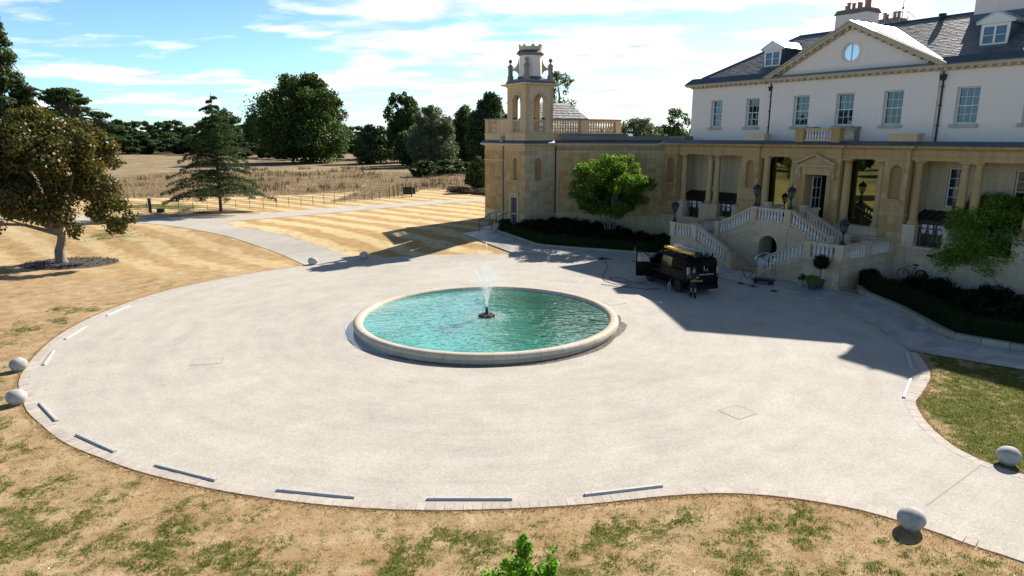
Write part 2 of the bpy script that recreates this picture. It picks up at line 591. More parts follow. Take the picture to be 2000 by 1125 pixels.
def ashlar(T, parent, org, ud, u0, u1, z0, z1, ch, bl, mat, holes=(), proud=.02, joint=.018, seed=1, name='stone_block', limit=300):
    """coursed stones laid as separate blocks on a wall face"""
    rg = random.Random(seed)
    key = 'unit_block_' + mat
    me = MESH.get(key)
    if me is None:
        me = MESH[key] = MB().box(-.5, .5, -.5, .5, -.5, .5).mesh('block', mat)
    out = (ud[1], -ud[0])
    ang = math.atan2(ud[1], ud[0])
    n = max(1, round((z1 - z0) / ch)); ch = (z1 - z0) / n
    cnt = 0
    for r in range(n):
        za = z0 + r * ch; zb = za + ch; zm = (za + zb) / 2
        u = u0 - (bl * .5 if r % 2 else 0) - rg.random() * bl * .15
        while u < u1 - .01:
            ln = bl * rg.uniform(.75, 1.25)
            a, b = max(u, u0), min(u + ln, u1)
            if u1 - b < bl * .2: b = u1
            u = b if b < u1 else u1
            segs = [(a, b)]
            for (h0, h1, g0, g1) in holes:
                if zb > g0 + .02 and za < g1 - .02:
                    ns = []
                    for (p, q) in segs:
                        if q <= h0 or p >= h1: ns.append((p, q))
                        else:
                            if p < h0: ns.append((p, h0))
                            if q > h1: ns.append((h1, q))
                    segs = ns
            for (p, q) in segs:
                if q - p < .08 or cnt >= limit: continue
                cnt += 1
                th = .05; pr = proud + rg.uniform(-.006, .006)
                c = (p + q) / 2
                x = org[0] + ud[0] * c + out[0] * (pr - th / 2)
                y = org[1] + ud[1] * c + out[1] * (pr - th / 2)
                T.inst(name, me, (x, y, zm), ang, (q - p - joint, th, ch - joint), parent)
    return cnt
MESH = {}

def baluster_mesh(h, r, mat='baluster_stone', key=None):
    key = key or ('bal', round(h, 2), round(r, 3), mat)
    if key not in MESH:
        pr = [(1.0, 0), (1.0, .09), (.62, .14), (1.05, .34), (.72, .55), (.5, .78), (.85, .86), (.85, 1.0)]
        MESH[key] = MB().lathe([(a * r, b * h) for a, b in pr], seg=7, cap=False).mesh('baluster', mat, True)
    return MESH[key]

def balustrade(T, p0, p1, n, h=.98, w=.30, bal_h=None, mat='stair_stone', bmat='baluster_stone', plinth=.14, rail=.16, parent=None, r=.085):
    """plinth, balusters and rail between two points (feet); works on a slope too"""
    p0 = Vector(p0); p1 = Vector(p1)
    d = p1 - p0; pl = Vector((d.x, d.y, 0)).normalized()
    sd = Vector((-pl.y, pl.x, 0)) * (w / 2)
    def slab(za, zb, k=1.0):
        q = sd * k
        return MB().hexa([p0 - q + Vector((0, 0, za)), p1 - q + Vector((0, 0, za)), p1 + q + Vector((0, 0, za)), p0 + q + Vector((0, 0, za))],
                         [p0 - q + Vector((0, 0, zb)), p1 - q + Vector((0, 0, zb)), p1 + q + Vector((0, 0, zb)), p0 + q + Vector((0, 0, zb))])
    m = slab(0, plinth, .9)
    T.part('plinth', m, mat, parent)
    m = slab(h - rail, h - rail * .35, .82); b = slab(h - rail * .35, h, 1.08)
    m.add(b.v, b.f)
    T.part('handrail', m, mat, parent)
    me = baluster_mesh(h - rail - plinth + .02, r, bmat)
    for k in range(n):
        t = (k + .5) / n
        q = p0 + d * t
        T.inst('baluster', me, (q.x, q.y, q.z + plinth - .01), 0, (1, 1, 1), parent)

def pier(T, x, y, z0, z1, w=.42, mat='stair_stone', name='pier', parent=None, cap=.1):
    m = MB().box(x - w / 2, x + w / 2, y - w / 2, y + w / 2, z0, z1 - cap)
    e = .05
    m.box(x - w / 2 - e, x + w / 2 + e, y - w / 2 - e, y + w / 2 + e, z1 - cap + .002, z1)
    m.box(x - w / 2 - e * .6, x + w / 2 + e * .6, y - w / 2 - e * .6, y + w / 2 + e * .6, z0 + .001, z0 + .12)
    return T.part(name, m, mat, parent)
# ================================================================= GROUND
def catmull(pts, m=6, closed=False):
    P = [Vector((p[0], p[1])) for p in pts]; out = []
    n = len(P)
    for i in range(n if closed else n - 1):
        if closed: p0, p1, p2, p3 = P[i - 1], P[i], P[(i + 1) % n], P[(i + 2) % n]
        else: p0, p1, p2, p3 = P[max(i - 1, 0)], P[i], P[i + 1], P[min(i + 2, n - 1)]
        for k in range(m):
            t = k / m
            q = .5 * ((2 * p1) + (p2 - p0) * t + (2 * p0 - 5 * p1 + 4 * p2 - p3) * t * t + (3 * p1 - p0 - 3 * p2 + p3) * t ** 3)
            out.append((q.x, q.y))
    if not closed: out.append(tuple(P[-1]))
    return out

DRIVE_S = [(19.0, 4.6), (14.2, 9.6), (12.4, 11.4), (11.02, 12.75), (10.32, 13.35), (9.75, 13.92), (8.72, 14.69), (7.69, 15.16), (6.53, 15.49), (5.3, 15.61), (3.92, 15.49), (1.78, 15.1), (0.0, 14.9), (-2.01, 14.83), (-3.93, 14.97), (-5.96, 15.36), (-7.72, 15.87), (-9.75, 16.65), (-11.33, 17.46), (-13.0, 18.44), (-14.44, 19.61), (-15.71, 20.75), (-16.73, 21.97), (-17.75, 23.22), (-18.68, 24.91), (-19.48, 26.83), (-20.17, 29.05), (-20.55, 31.65), (-20.5, 34.71), (-19.87, 37.73), (-18.42, 40.7), (-16.4, 43.4), (-14.2, 45.54)]
PATH_L = [(-16.87, 49.0), (-20.22, 52.0), (-23.6, 54.63), (-27.16, 56.9), (-31.22, 59.72), (-36.14, 61.91), (-41.15, 63.07), (-60, 66)]
PATH_TOP = [(-60, 70), (-44.09, 67.69), (-39.17, 66.6), (-34.38, 65.94), (-30.33, 66.3), (-26.97, 67.69), (-23.91, 70.6), (-19.97, 74.63), (-12.19, 80.5), (-3.6, 86.2), (8, 93)]
PATH_BOT = [(9.5, 89), (-3.4, 82.6), (-11.49, 76.6), (-18.51, 69.6), (-23.67, 64.6), (-26.0, 62.6), (-26.0, 60.8), (-23.92, 58.5), (-20.37, 56.0), (-16.51, 53.0), (-13.84, 50.7), (-11.38, 48.31)]
DRIVE_N = [(-9.61, 48.47), (-7.62, 49.0), (-5.37, 49.37), (-2.31, 49.51), (0.27, 49.51)]
FLAG_LOW = [(-4.26, 55.3), (-2.03, 52.41), (0.27, 49.51), (2.36, 49.08), (4.9, 48.6), (7.67, 47.66), (10.29, 45.54), (12.6, 42.4), (13.99, 39.9), (15.25, 37.9), (16.4, 35.9), (16.95, 34.0), (17.16, 30.82), (16.82, 27.61), (16.66, 26.76), (17.71, 25.9), (19.69, 24.38), (23.0, 21.6)]
FLAG_UP = [(-2.82, 56.24), (-1.07, 55.48), (1.98, 51.5), (5.11, 50.75), (9.11, 50.2), (11.9, 49.2), (13.6, 46.2), (14.9, 44.0), (16.2, 42.2), (17.9, 39.6), (19.0, 37.9), (19.69, 36.84), (19.83, 33.32), (19.33, 28.35), (21.27, 26.49), (25.5, 22.8)]
DRIVE_E = [(16.49, 26.49), (15.93, 24.91), (15.33, 23.76), (14.1, 22.21), (13.41, 21.41), (12.97, 20.41), (12.62, 19.12), (12.53, 17.74), (12.85, 16.7), (13.42, 15.98), (15.0, 14.4), (17.5, 12.0), (22.5, 7.5)]
POND = (-1.22, 31.25)

south = catmull(DRIVE_S, 5)
pathl = catmull([DRIVE_S[-1]] + PATH_L, 5)[1:]
ptop = catmull(PATH_TOP, 5)
pbot = catmull(PATH_BOT, 5)
east = catmull(DRIVE_E, 5)
drive_poly = south + pathl + ptop + pbot + DRIVE_N + FLAG_LOW[3:15] + east

def sheet(poly, dz, res, name, mat, kind='structure', cat=None, label=None):
    P = [Vector(p) for p in poly]
    # densify the outline
    B = []
    for i in range(len(P)):
        a, b = P[i], P[(i + 1) % len(P)]
        m = max(1, int((b - a).length / (res * 1.5)))
        for k in range(m): B.append(a.lerp(b, k / m))
    nb = len(B)
    xs = [p.x for p in B]; ys = [p.y for p in B]
    V = list(B)
    x = min(xs) + res / 2
    while x < max(xs):
        y = min(ys) + res / 2
        while y < max(ys):
            V.append(Vector((x + .13 * res * math.sin(y * 3), y + .13 * res * math.sin(x * 2))))
            y += res
        x += res
    edges = [(i, (i + 1) % nb) for i in range(nb)]
    r = delaunay_2d_cdt(V, edges, [], 1, 1e-5)
    vs, fs = r[0], r[2]
    me = bpy.data.meshes.new(name)
    me.from_pydata([(v.x, v.y, hgt(v.x, v.y) + dz) for v in vs], [], fs)
    me.materials.append(MATS[mat])
    me.polygons.foreach_set('use_smooth', [True] * len(me.polygons))
    me.update()
    o = bpy.data.objects.new(name, me); COL.objects.link(o)
    return tag(o, label, cat, None, kind)

# -- ground material, driven by attributes baked per vertex: x green growth, y meadow, z mown stripes
def ground_mat():
    b = NB('lawn')
    p = b.pos()
    at = b.n('ShaderNodeAttribute', attribute_name='cover')
    sp = b.n('ShaderNodeSeparateXYZ'); b.l(at.outputs['Vector'], sp.inputs[0])
    green, mead, stripe = sp.outputs
    big = b.noise(p, .22, 5, .6)
    mid = b.noise(p, 1.3, 6, .62)
    fine = b.noise(p, 11, 6, .7)
    vfine = b.noise(p, 34, 4, .75)
    straw = b.ramp(b.math('ADD', b.math('MULTIPLY', mid, .55), b.math('MULTIPLY', fine, .5)),
                   [(.34, (.22, .145, .075)), (.50, (.39, .275, .155)), (.68, (.60, .455, .285))])
    rust = b.ramp(big, [(.40, 0.0), (.66, 1.0)])
    straw = b.mix(b.math('MULTIPLY', rust, .38), straw, (.36, .20, .085))
    # mown stripes
    mp = b.n('ShaderNodeMapping'); mp.inputs['Rotation'].default_value = (0, 0, math.radians(41))
    b.l(p, mp.inputs[0])
    s2 = b.n('ShaderNodeSeparateXYZ'); b.l(mp.outputs[0], s2.inputs[0])
    wob = b.math('MULTIPLY', b.noise(p, .35, 3), 2.0)
    wv = b.math('SINE', b.math('MULTIPLY', b.math('ADD', s2.outputs[1], wob), 2 * math.pi / 3.0))
    wv = b.ramp(b.math('MULTIPLY_ADD', wv, .5, .5), [(.30, 0.0), (.70, 1.0)])
    pale = b.ramp(mid, [(.3, (.58, .43, .225)), (.7, (.76, .60, .36))])
    dull = b.ramp(mid, [(.3, (.40, .255, .11)), (.7, (.56, .385, .185))])
    strp = b.mix(wv, dull, pale)
    strp = b.mix(b.math('MULTIPLY', b.ramp(fine, [(.45, 0.0), (.8, 1.0)]), .35), strp, (.30, .19, .085))
    col = b.mix(stripe, straw, strp)
    g = b.ramp(b.math('ADD', b.math('MULTIPLY', fine, .6), b.math('MULTIPLY', vfine, .45)),
               [(.38, (.055, .070, .014)), (.55, (.105, .120, .026)), (.70, (.19, .185, .055))])
    brk = b.math('MULTIPLY_ADD', b.math('SUBTRACT', fine, .5), 2.6, b.math('MULTIPLY_ADD', b.math('SUBTRACT', b.noise(p, 3.4, 4, .6), .5), 1.9, green))
    gm = b.ramp(brk, [(.40, 0.0), (.78, 1.0)])
    col = b.mix(gm, col, g)
    md = b.ramp(b.math('ADD', b.math('MULTIPLY', b.noise(b.scaled(p, .35, 1.2, 1), .35, 6, .65), .7), b.math('MULTIPLY', mid, .35)),
                [(.38, (.15, .112, .068)), (.52, (.27, .205, .125)), (.66, (.42, .33, .20))])
    col = b.mix(mead, col, md)
    sh = b.ramp(vfine, [(.30, .62), (.68, 1.15)])
    col = b.mix(.75, col, sh, 'MULTIPLY')
    b.set(col, .95, spec=.1)
    b.bump(b.math('ADD', fine, b.math('MULTIPLY', vfine, .6)), .55, .05)
    MATS['lawn'] = b.m
ground_mat()

def gravel_mat():
    b = NB('gravel')
    p = b.pos()
    big = b.noise(p, .16, 5, .6)
    mid = b.noise(b.scaled(p, 1, 1, 1), .8, 6, .65)
    sp = b.noise(p, 22, 3, .8)
    sp2 = b.noise(p, 55, 2, .8)
    # rings worn by turning cars round the pond
    s = b.n('ShaderNodeSeparateXYZ'); b.l(p, s.inputs[0])
    dx = b.math('SUBTRACT', s.outputs[0], POND[0]); dy = b.math('SUBTRACT', s.outputs[1], POND[1])
    rr = b.math('SQRT', b.math('ADD', b.math('MULTIPLY', dx, dx), b.math('MULTIPLY', dy, dy)))
    cv = b.n('ShaderNodeCombineXYZ')
    b.l(rr, cv.inputs[0]); b.l(b.math('MULTIPLY', b.math('ARCTAN2', dy, dx), 1.6), cv.inputs[1])
    ring = b.noise(cv.outputs[0], 1.5, 6, .65)
    c = b.ramp(b.math('ADD', b.math('MULTIPLY', big, .5), b.math('MULTIPLY', ring, .5)),
               [(.32, (.375, .350, .316)), (.50, (.445, .414, .372)), (.68, (.500, .463, .412))])
    st = b.ramp(mid, [(.34, .90), (.62, 1.05)])
    c = b.mix(.8, c, st, 'MULTIPLY')
    g = b.ramp(sp, [(.30, .62), (.5, 1.0), (.72, 1.32)])
    c = b.mix(.75, c, g, 'MULTIPLY')
    g = b.ramp(sp2, [(.30, .80), (.7, 1.2)])
    c = b.mix(.6, c, g, 'MULTIPLY')
    b.set(c, .9, spec=.2)
    b.bump(sp, .3, .01)
    MATS['gravel'] = b.m
gravel_mat()

def fbm(x, y, s, o=3):
    v = 0; a = 1; t = 0
    for k in range(o):
        v += a * noise.noise((x * s, y * s, 3.7 + k)); t += a; a *= .5; s *= 2.1
    return v / t
def cover(x, y):
    """(green growth, meadow, stripes) on the ground at x, y"""
    g = .44 + .42 * fbm(x, y, .19) + .80 * fbm(x + 31, y, 1.05, 3) + .35 * fbm(x + 9, y, 3.1, 1)
    # greener on the near lawn and beside the house, dry where the mower runs
    near = S01((27 - y) / 12)
    g += .02 * near - .42 * (1 - near)
    if x > 11.5 and y < 27: g += .80
    if y < 30 and x < -15.5: g += .02
    if x < -17 and 22 < y < 36: g += .30 * math.exp(-((x + 22) / 2.6) ** 2)
    for gx, gy, r, a in ((-33.5, 55.5, 2.5, .75), (-26.5, 57.0, 1.5, .3), (-41.5, 76.5, 2.6, 1.4), (-37.5, 75.2, 2.6, 1.2), (-13, 52, 1.2, .35), (-44, 48, 3, .3)):
        g += a * math.exp(-((x - gx) ** 2 + (y - gy) ** 2) / r ** 2)
    # dry margin along the drive
    e = edge_dist(x, y)
    g -= .55 * math.exp(-(e / .75) ** 2)
    fy = fence_y(x)
    m = S01((y - fy - (17 if x < -22 else 1.5)) / 3.0) if x < -3 else S01((y - 96) / 6)
    st = S01((y - 40) / 6) * (1 - m) * (.60 if pathside(x, y) else 1.0)
    if x > -12 and x < 4 and y < 62 and y > 48 and (x - y * .0) > -60:
        pass
    return (min(1, max(0, g)), m, st)
EDGE = np.array(south[::2] + east[::2])
def pathside(x, y):
    return x < -14.2 - max(0, (y - 45.5)) * 1.06
def edge_dist(x, y):
    d = EDGE - (x, y)
    return float(np.sqrt((d * d).sum(1).min()))
FENCE = [(-62, 66.5), (-42.56, 68.61), (-40.2, 69.07), (-37.9, 70.02), (-32.6, 71.3), (-27.93, 73.5), (-23.15, 77.0), (-18.29, 82.0), (-15.71, 86.5), (-13.62, 89.5)]
def fence_y(x):
    P = FENCE
    if x <= P[0][0]: return P[0][1]
    for a, b in zip(P, P[1:]):
        if x <= b[0]: return a[1] + (b[1] - a[1]) * (x - a[0]) / (b[0] - a[0])
    return P[-1][1] + 8

def axis(lo, hi, step, far, grow=1.35):
    a = list(np.arange(lo, hi + 1e-6, step))
    s = step; x = hi
    while x < far: s *= grow; x += s; a.append(x)
    s = step; x = lo
    L = []
    while x > -far: s *= grow; x -= s; L.append(x)
    return L[::-1] + a
gx = axis(-46, 24, .5, 4500); gy = sorted(set(np.round(axis(30, 92, .5, 4500), 3)) - set())
gy = [v for v in gy if v < 6 or v > 30] + list(np.arange(6, 30.1, .25)); gy = sorted(set(np.round(gy, 3)))
gx = [v for v in gx if v < -24 or v > 18] + list(np.arange(-24, 18.1, .25)); gx = sorted(set(np.round(gx, 3)))
gx = np.array(gx); gy = np.array(gy)
GV = []; GC = []
for y in gy:
    for x in gx:
        GV.append((x, y, hgt(x, y)))
        if -70 < x < 40 and -10 < y < 140: GC.append(cover(x, y))
        else: GC.append((0, 1.0 if y > 0 and x < 60 else 0.0, 0))
nx_, ny_ = len(gx), len(gy)
ii = np.arange((ny_ - 1) * (nx_ - 1)); r_, c_ = ii // (nx_ - 1), ii % (nx_ - 1)
q0 = r_ * nx_ + c_
GF = np.stack([q0, q0 + 1, q0 + nx_ + 1, q0 + nx_], 1)
gm = arr_mesh('ground', np.array(GV), GF, 'lawn', True)
at = gm.attributes.new('cover', 'FLOAT_VECTOR', 'POINT')
at.data.foreach_set('vector', np.array(GC, np.float32).ravel())
go = bpy.data.objects.new('ground', gm); COL.objects.link(go); go['kind'] = 'structure'

drive = sheet(drive_poly, .024, .8, 'drive', 'gravel')
# -- flagged terrace path along the house
flag_poly = FLAG_LOW + FLAG_UP[::-1]
path_base = sheet(flag_poly, .035, .7, 'flagstone_path', 'kerb_stone')

def polyline(pts):
    P = [Vector(p) for p in pts]; L = [0]
    for a, b in zip(P, P[1:]): L.append(L[-1] + (b - a).length)
    def at(s):
        s = min(max(s, 0), L[-1])
        for i in range(len(P) - 1):
            if s <= L[i + 1] or i == len(P) - 2:
                t = (s - L[i]) / max(1e-9, L[i + 1] - L[i])
                return P[i].lerp(P[i + 1], t), (P[i + 1] - P[i]).normalized()
    return at, L[-1]
def child(name, mb, mat, parent, **k):
    me = mb.mesh(name, mat)
    o = bpy.data.objects.new(name, me); COL.objects.link(o); o.parent = parent
    return tag(o, **k)
lo_at, lo_L = polyline(FLAG_LOW); up_at, up_L = polyline(FLAG_UP)
rg = random.Random(3)
rows = 4; ncol = 62; nfl = 0
for r in range(rows):
    t0, t1 = .045 + r * .955 / rows, .045 + (r + 1) * .955 / rows
    k = 0.0 if r % 2 else .5
    cuts = [0.0]
    while cuts[-1] < 1:
        cuts.append(min(1, cuts[-1] + rg.uniform(.75, 1.3) / ncol))
    for a, b in zip(cuts, cuts[1:]):
        g_ = .012
        q = []
        for s_, t_ in ((a, t0), (b, t0), (b, t1), (a, t1)):
            L0 = lo_at(s_ * lo_L)[0]; U0 = up_at(s_ * up_L)[0]
            q.append(L0.lerp(U0, t_))
        c = (q[0] + q[1] + q[2] + q[3]) / 4
        q = [c + (p - c) * (1 - g_ / max(.1, (p - c).length)) for p in q]
        dz = .055 + rg.uniform(0, .006)
        if min((q[0] - q[2]).length, (q[1] - q[3]).length) < .12: continue
        mb = MB().hexa([(p.x, p.y, hgt(p.x, p.y) - .02) for p in q], [(p.x, p.y, hgt(p.x, p.y) + dz) for p in q])
        child('flagstone', mb, 'flag_stone', path_base); nfl += 1
# kerb on the lower side of the path
mb = MB(); kn = 0
s_ = 0.0
while s_ < lo_L - .3:
    a, ta = lo_at(s_); b, tb = lo_at(min(lo_L, s_ + .9 - .012))
    na = Vector((-ta.y, ta.x)); nb2 = Vector((-tb.y, tb.x))
    za, zb = hgt(a.x, a.y), hgt(b.x, b.y)
    if b.y > 26:
        kb = MB().hexa([(a.x, a.y, za - .05), (b.x, b.y, zb - .05), (b.x + nb2.x * .13, b.y + nb2.y * .13, zb - .05), (a.x + na.x * .13, a.y + na.y * .13, za - .05)],
                       [(a.x, a.y, za + .075), (b.x, b.y, zb + .075), (b.x + nb2.x * .13, b.y + nb2.y * .13, zb + .075), (a.x + na.x * .13, a.y + na.y * .13, za + .075)])
        child('kerb', kb, 'kerb_stone', path_base)
    s_ += .9

# -- border of setts round the drive
sett = MB().box(-.1115, .1115, -.16, .16, -.05, .029).mesh('sett', 'sett_stone')
def sett_run(pts, off, limit, skip=0):
    at_, L = polyline(pts)
    s = skip; k = 0
    while s < L and k < limit:
        p, t = at_(s)
        n = Vector((t.y, -t.x))
        c = p + n * off
        o = bpy.data.objects.new('sett', sett); COL.objects.link(o); o.parent = drive
        o.location = (c.x, c.y, hgt(c.x, c.y) + rg.uniform(-.004, .004))
        o.rotation_euler = (0, 0, math.atan2(t.y, t.x) + rg.uniform(-.03, .03))
        s += .228; k += 1
    return k
n_s = sett_run(south[16:], -.16, 232)
n_e = sett_run(east[:48], -.16, 66)
# further setts of the border, joined
mb = MB()
at_, L = polyline(south[16:]); s = 232 * .228
while s < L:
    p, t = at_(s); c = p + Vector((t.y, -t.x)) * -.16
    u_ = t * .1115; v_ = Vector((-t.y, t.x)) * .16
    q = [c - u_ - v_, c + u_ - v_, c + u_ + v_, c - u_ + v_]
    mb.hexa([(p.x, p.y, -.05) for p in q], [(p.x, p.y, .029) for p in q]); s += .228
for run in (south[:17],):
    at_, L = polyline(run); s = 0
    while s < L:
        p, t = at_(s); c = p + Vector((t.y, -t.x)) * -.16
        u_ = t * .1115; v_ = Vector((-t.y, t.x)) * .16
        q = [c - u_ - v_, c + u_ - v_, c + u_ + v_, c - u_ + v_]
        mb.hexa([(p.x, p.y, -.05) for p in q], [(p.x, p.y, .029) for p in q]); s += .228
child('sett', mb, 'sett_stone', drive, kind='stuff')

# -- joints cut in the drive surface
def strip(a, b, w, mat, name, z=.030):
    a = Vector(a); b = Vector(b); t = (b - a).normalized(); n = Vector((-t.y, t.x)) * (w / 2)
    za, zb = hgt(*a) + z, hgt(*b) + z
    child(name, MB().quad((a.x - n.x, a.y - n.y, za), (b.x - n.x, b.y - n.y, zb), (b.x + n.x, b.y + n.y, zb), (a.x + n.x, a.y + n.y, za)), mat, drive)
strip((10.11, 14.72), (12.75, 16.7), .035, 'crack', 'joint')
strip((3.3, 38.2), (6.39, 45.2), .10, 'bar_white', 'drain_channel')

# -- blades of grass on the near lawns
def blades(name, n, region, mat, hmin, hmax, want, wid=.012, lean=.5, label=None, seed=1, tuft=5, spread=.05):
    rng = np.random.default_rng(seed)
    P = []
    tries = 0
    while len(P) < n and tries < n * 30:
        tries += 1
        x = rng.uniform(region[0], region[1]); y = rng.uniform(region[2], region[3])
        if want(x, y, rng.random()): P.append((x, y, hgt(x, y)))
    P = np.array(P)
    P = np.repeat(P, tuft, 0)
    m = len(P)
    P[:, :2] += rng.normal(size=(m, 2)) * spread
    a = rng.uniform(0, 2 * np.pi, m); h = rng.uniform(hmin, hmax, m)
    W = np.stack([np.cos(a), np.sin(a), np.zeros(m)], 1) * wid
    l = rng.uniform(0, 2 * np.pi, m); k = lean * rng.uniform(.2, 1, m) * h
    T_ = P + np.stack([np.cos(l) * k, np.sin(l) * k, h], 1)
    V = np.stack([P - W, P + W, T_], 1).reshape(-1, 3)
    F = np.arange(3 * m).reshape(-1, 3)
    me = arr_mesh(name, V, F, mat)
    o = bpy.data.objects.new(name, me); COL.objects.link(o)
    return tag(o, label, 'grass', None, 'stuff')
from mathutils.geometry import interpolate_bezier
DP = np.array(drive_poly)
def in_poly(x, y, P=DP):
    x0, y0 = P[:, 0], P[:, 1]; x1, y1 = np.roll(x0, -1), np.roll(y0, -1)
    c = ((y0 > y) != (y1 > y)) & (x < (x1 - x0) * (y - y0) / (y1 - y0 + 1e-12) + x0)
    return bool(c.sum() % 2)
FP = np.array(flag_poly)
def free(x, y): return not in_poly(x, y) and not in_poly(x, y, FP) and edge_dist(x, y) > .34
blades('dry_grass', 15000, (-26, 19, 8, 30), 'blade_straw', .02, .06, lambda x, y, r: free(x, y) and r < (1.2 - y / 36), .008, 1.2, 'short dry straw grass on the near lawns', 11)
EP = [(south[i], south[i + 1]) for i in range(16, len(south) - 1)] + [(east[i], east[i + 1]) for i in range(len(east) - 1)]
def edge_tufts():
    rng = np.random.default_rng(15); P = []
    for a, b_ in EP:
        t = Vector(b_) - Vector(a); n = Vector((t.y, -t.x)).normalized()
        for _ in range(int(t.length * 46)):
            p = Vector(a) + t * rng.random() - n * -(-(.34 + abs(rng.normal()) * .07))
            if not in_poly(p.x, p.y): P.append((p.x, p.y, 0))
    P = np.repeat(np.array(P), 4, 0); m = len(P)
    P[:, :2] += rng.normal(size=(m, 2)) * .025
    a = rng.uniform(0, 6.28, m); h = rng.uniform(.03, .075, m); l = rng.uniform(0, 6.28, m); k = h * rng.uniform(.3, 1.3, m)
    W = np.stack([np.cos(a), np.sin(a), 0 * a], 1) * .008
    T_ = P + np.stack([np.cos(l) * k, np.sin(l) * k, h], 1)
    me = arr_mesh('edge_grass', np.stack([P - W, P + W, T_], 1).reshape(-1, 3), np.arange(3 * m).reshape(-1, 3), 'blade_straw')
    o = bpy.data.objects.new('edge_grass', me); COL.objects.link(o)
    tag(o, 'ragged dry grass along the edge of the drive', 'grass', None, 'stuff')
edge_tufts()
blades('green_grass', 15000, (-26, 19, 8, 34), 'blade_green', .03, .075, lambda x, y, r: free(x, y) and cover(x, y)[0] > .42 + .3 * r, .010, .9, 'green tufts of grass in the dry lawns', 12)
blades('meadow_grass', 16000, (-75, 0, 72, 150), 'blade_meadow', .15, .42, lambda x, y, r: cover(x, y)[1] > .6 and r < 1.3 - (y - 70) / 90, .03, .5, 'tall bleached grass of the field beyond the fence', 13, 4, .18)
blades('weed_stems', 600, (-70, 0, 86, 170), 'blade_weed', .5, 1.0, lambda x, y, r: cover(x, y)[1] > .8 and fbm(x, y, .12) > .12, .06, .4, 'brown seeding weeds standing in the dry field', 14, 5, .3)
# ================================================================= COUNTRY HOUSE
H = Thing('country_house', 'long two storey country house with pale upper walls, pediment and golden stone portico', 'house', (0, 1, 0), HOUSE)
X1 = (1, 0)
CU = .22                                            # centre line of the upper front
# ---- podium
m = MB().box(-14.3, 14.6, 0, 2.3, -.5, 2.10)
podium = H.part('podium', m, 'stair_stone')
H.part('podium_ledge', MB().box(-14.4, 14.7, -.12, 2.3, 2.10, 2.24), 'stair_stone')
ashlar(H, podium, (0, 0), X1, 5.4, 14.6, .1, 2.06, .48, 1.15, 'stair_stone', seed=2, limit=150)
ashlar(H, podium, (0, 0), X1, -14.3, -6.9, .1, 2.06, .48, 1.15, 'stair_stone', seed=3, limit=150)
for vx in (7.9, -11.5):
    H.part('air_vent', MB().box(vx - .17, vx + .17, -.045, 0, 1.72, 1.86), 'black_iron', podium)
# raised floor of the central three bays with steps down
m = MB().box(-4.6, 4.6, .04, 2.3, 2.24, 3.08)
for k in range(4):
    m.box(1.7 - .01 * k, 4.55 + .01 * k, -.025 * (k + 1), .04, 2.243, 3.0 - .19 * k)
H.part('upper_floor', m, 'stair_stone')
# ---- main wall (upper storey, rendered) with window openings
UW = [(-10.9, 1.12), (-7.4, 1.2), (-3.1, 1.25), (0.2, 1.27), (3.45, 1.24), (7.72, 1.26), (11.25, 1.26)]
WZ0, WZ1 = 9.5, 11.65
def upper_plate(xa, xb, y, extra=()):
    hs = [rect(c - w / 2, c + w / 2, WZ0, WZ1) for c, w in UW if xa < c < xb]
    return MB().plate((0, y), X1, rect(xa, xb, 8.2, 12.66), hs, .36)
wallU = H.part('upper_wall', upper_plate(-13.55, CU - 5.85, 2.3), 'render_wall')
H.part('upper_wall', upper_plate(CU - 5.85, CU + 5.85, 2.14), 'render_wall')
H.part('upper_wall', upper_plate(CU + 5.85, 14.6, 2.3), 'render_wall')
m = MB().box(-13.55, -13.2, 2.62, 13, -0.5, 12.66).box(14.25, 14.6, 2.62, 13, -.5, 12.66).box(-13.55, 14.6, 12.98, 13.3, -.5, 12.66)
m.box(-13.2, 14.25, 2.62, 12.98, 12.3, 12.5).box(-13.2, 14.25, 2.62, 12.98, 8.0, 8.2)
H.part('side_wall', m, 'render_wall')
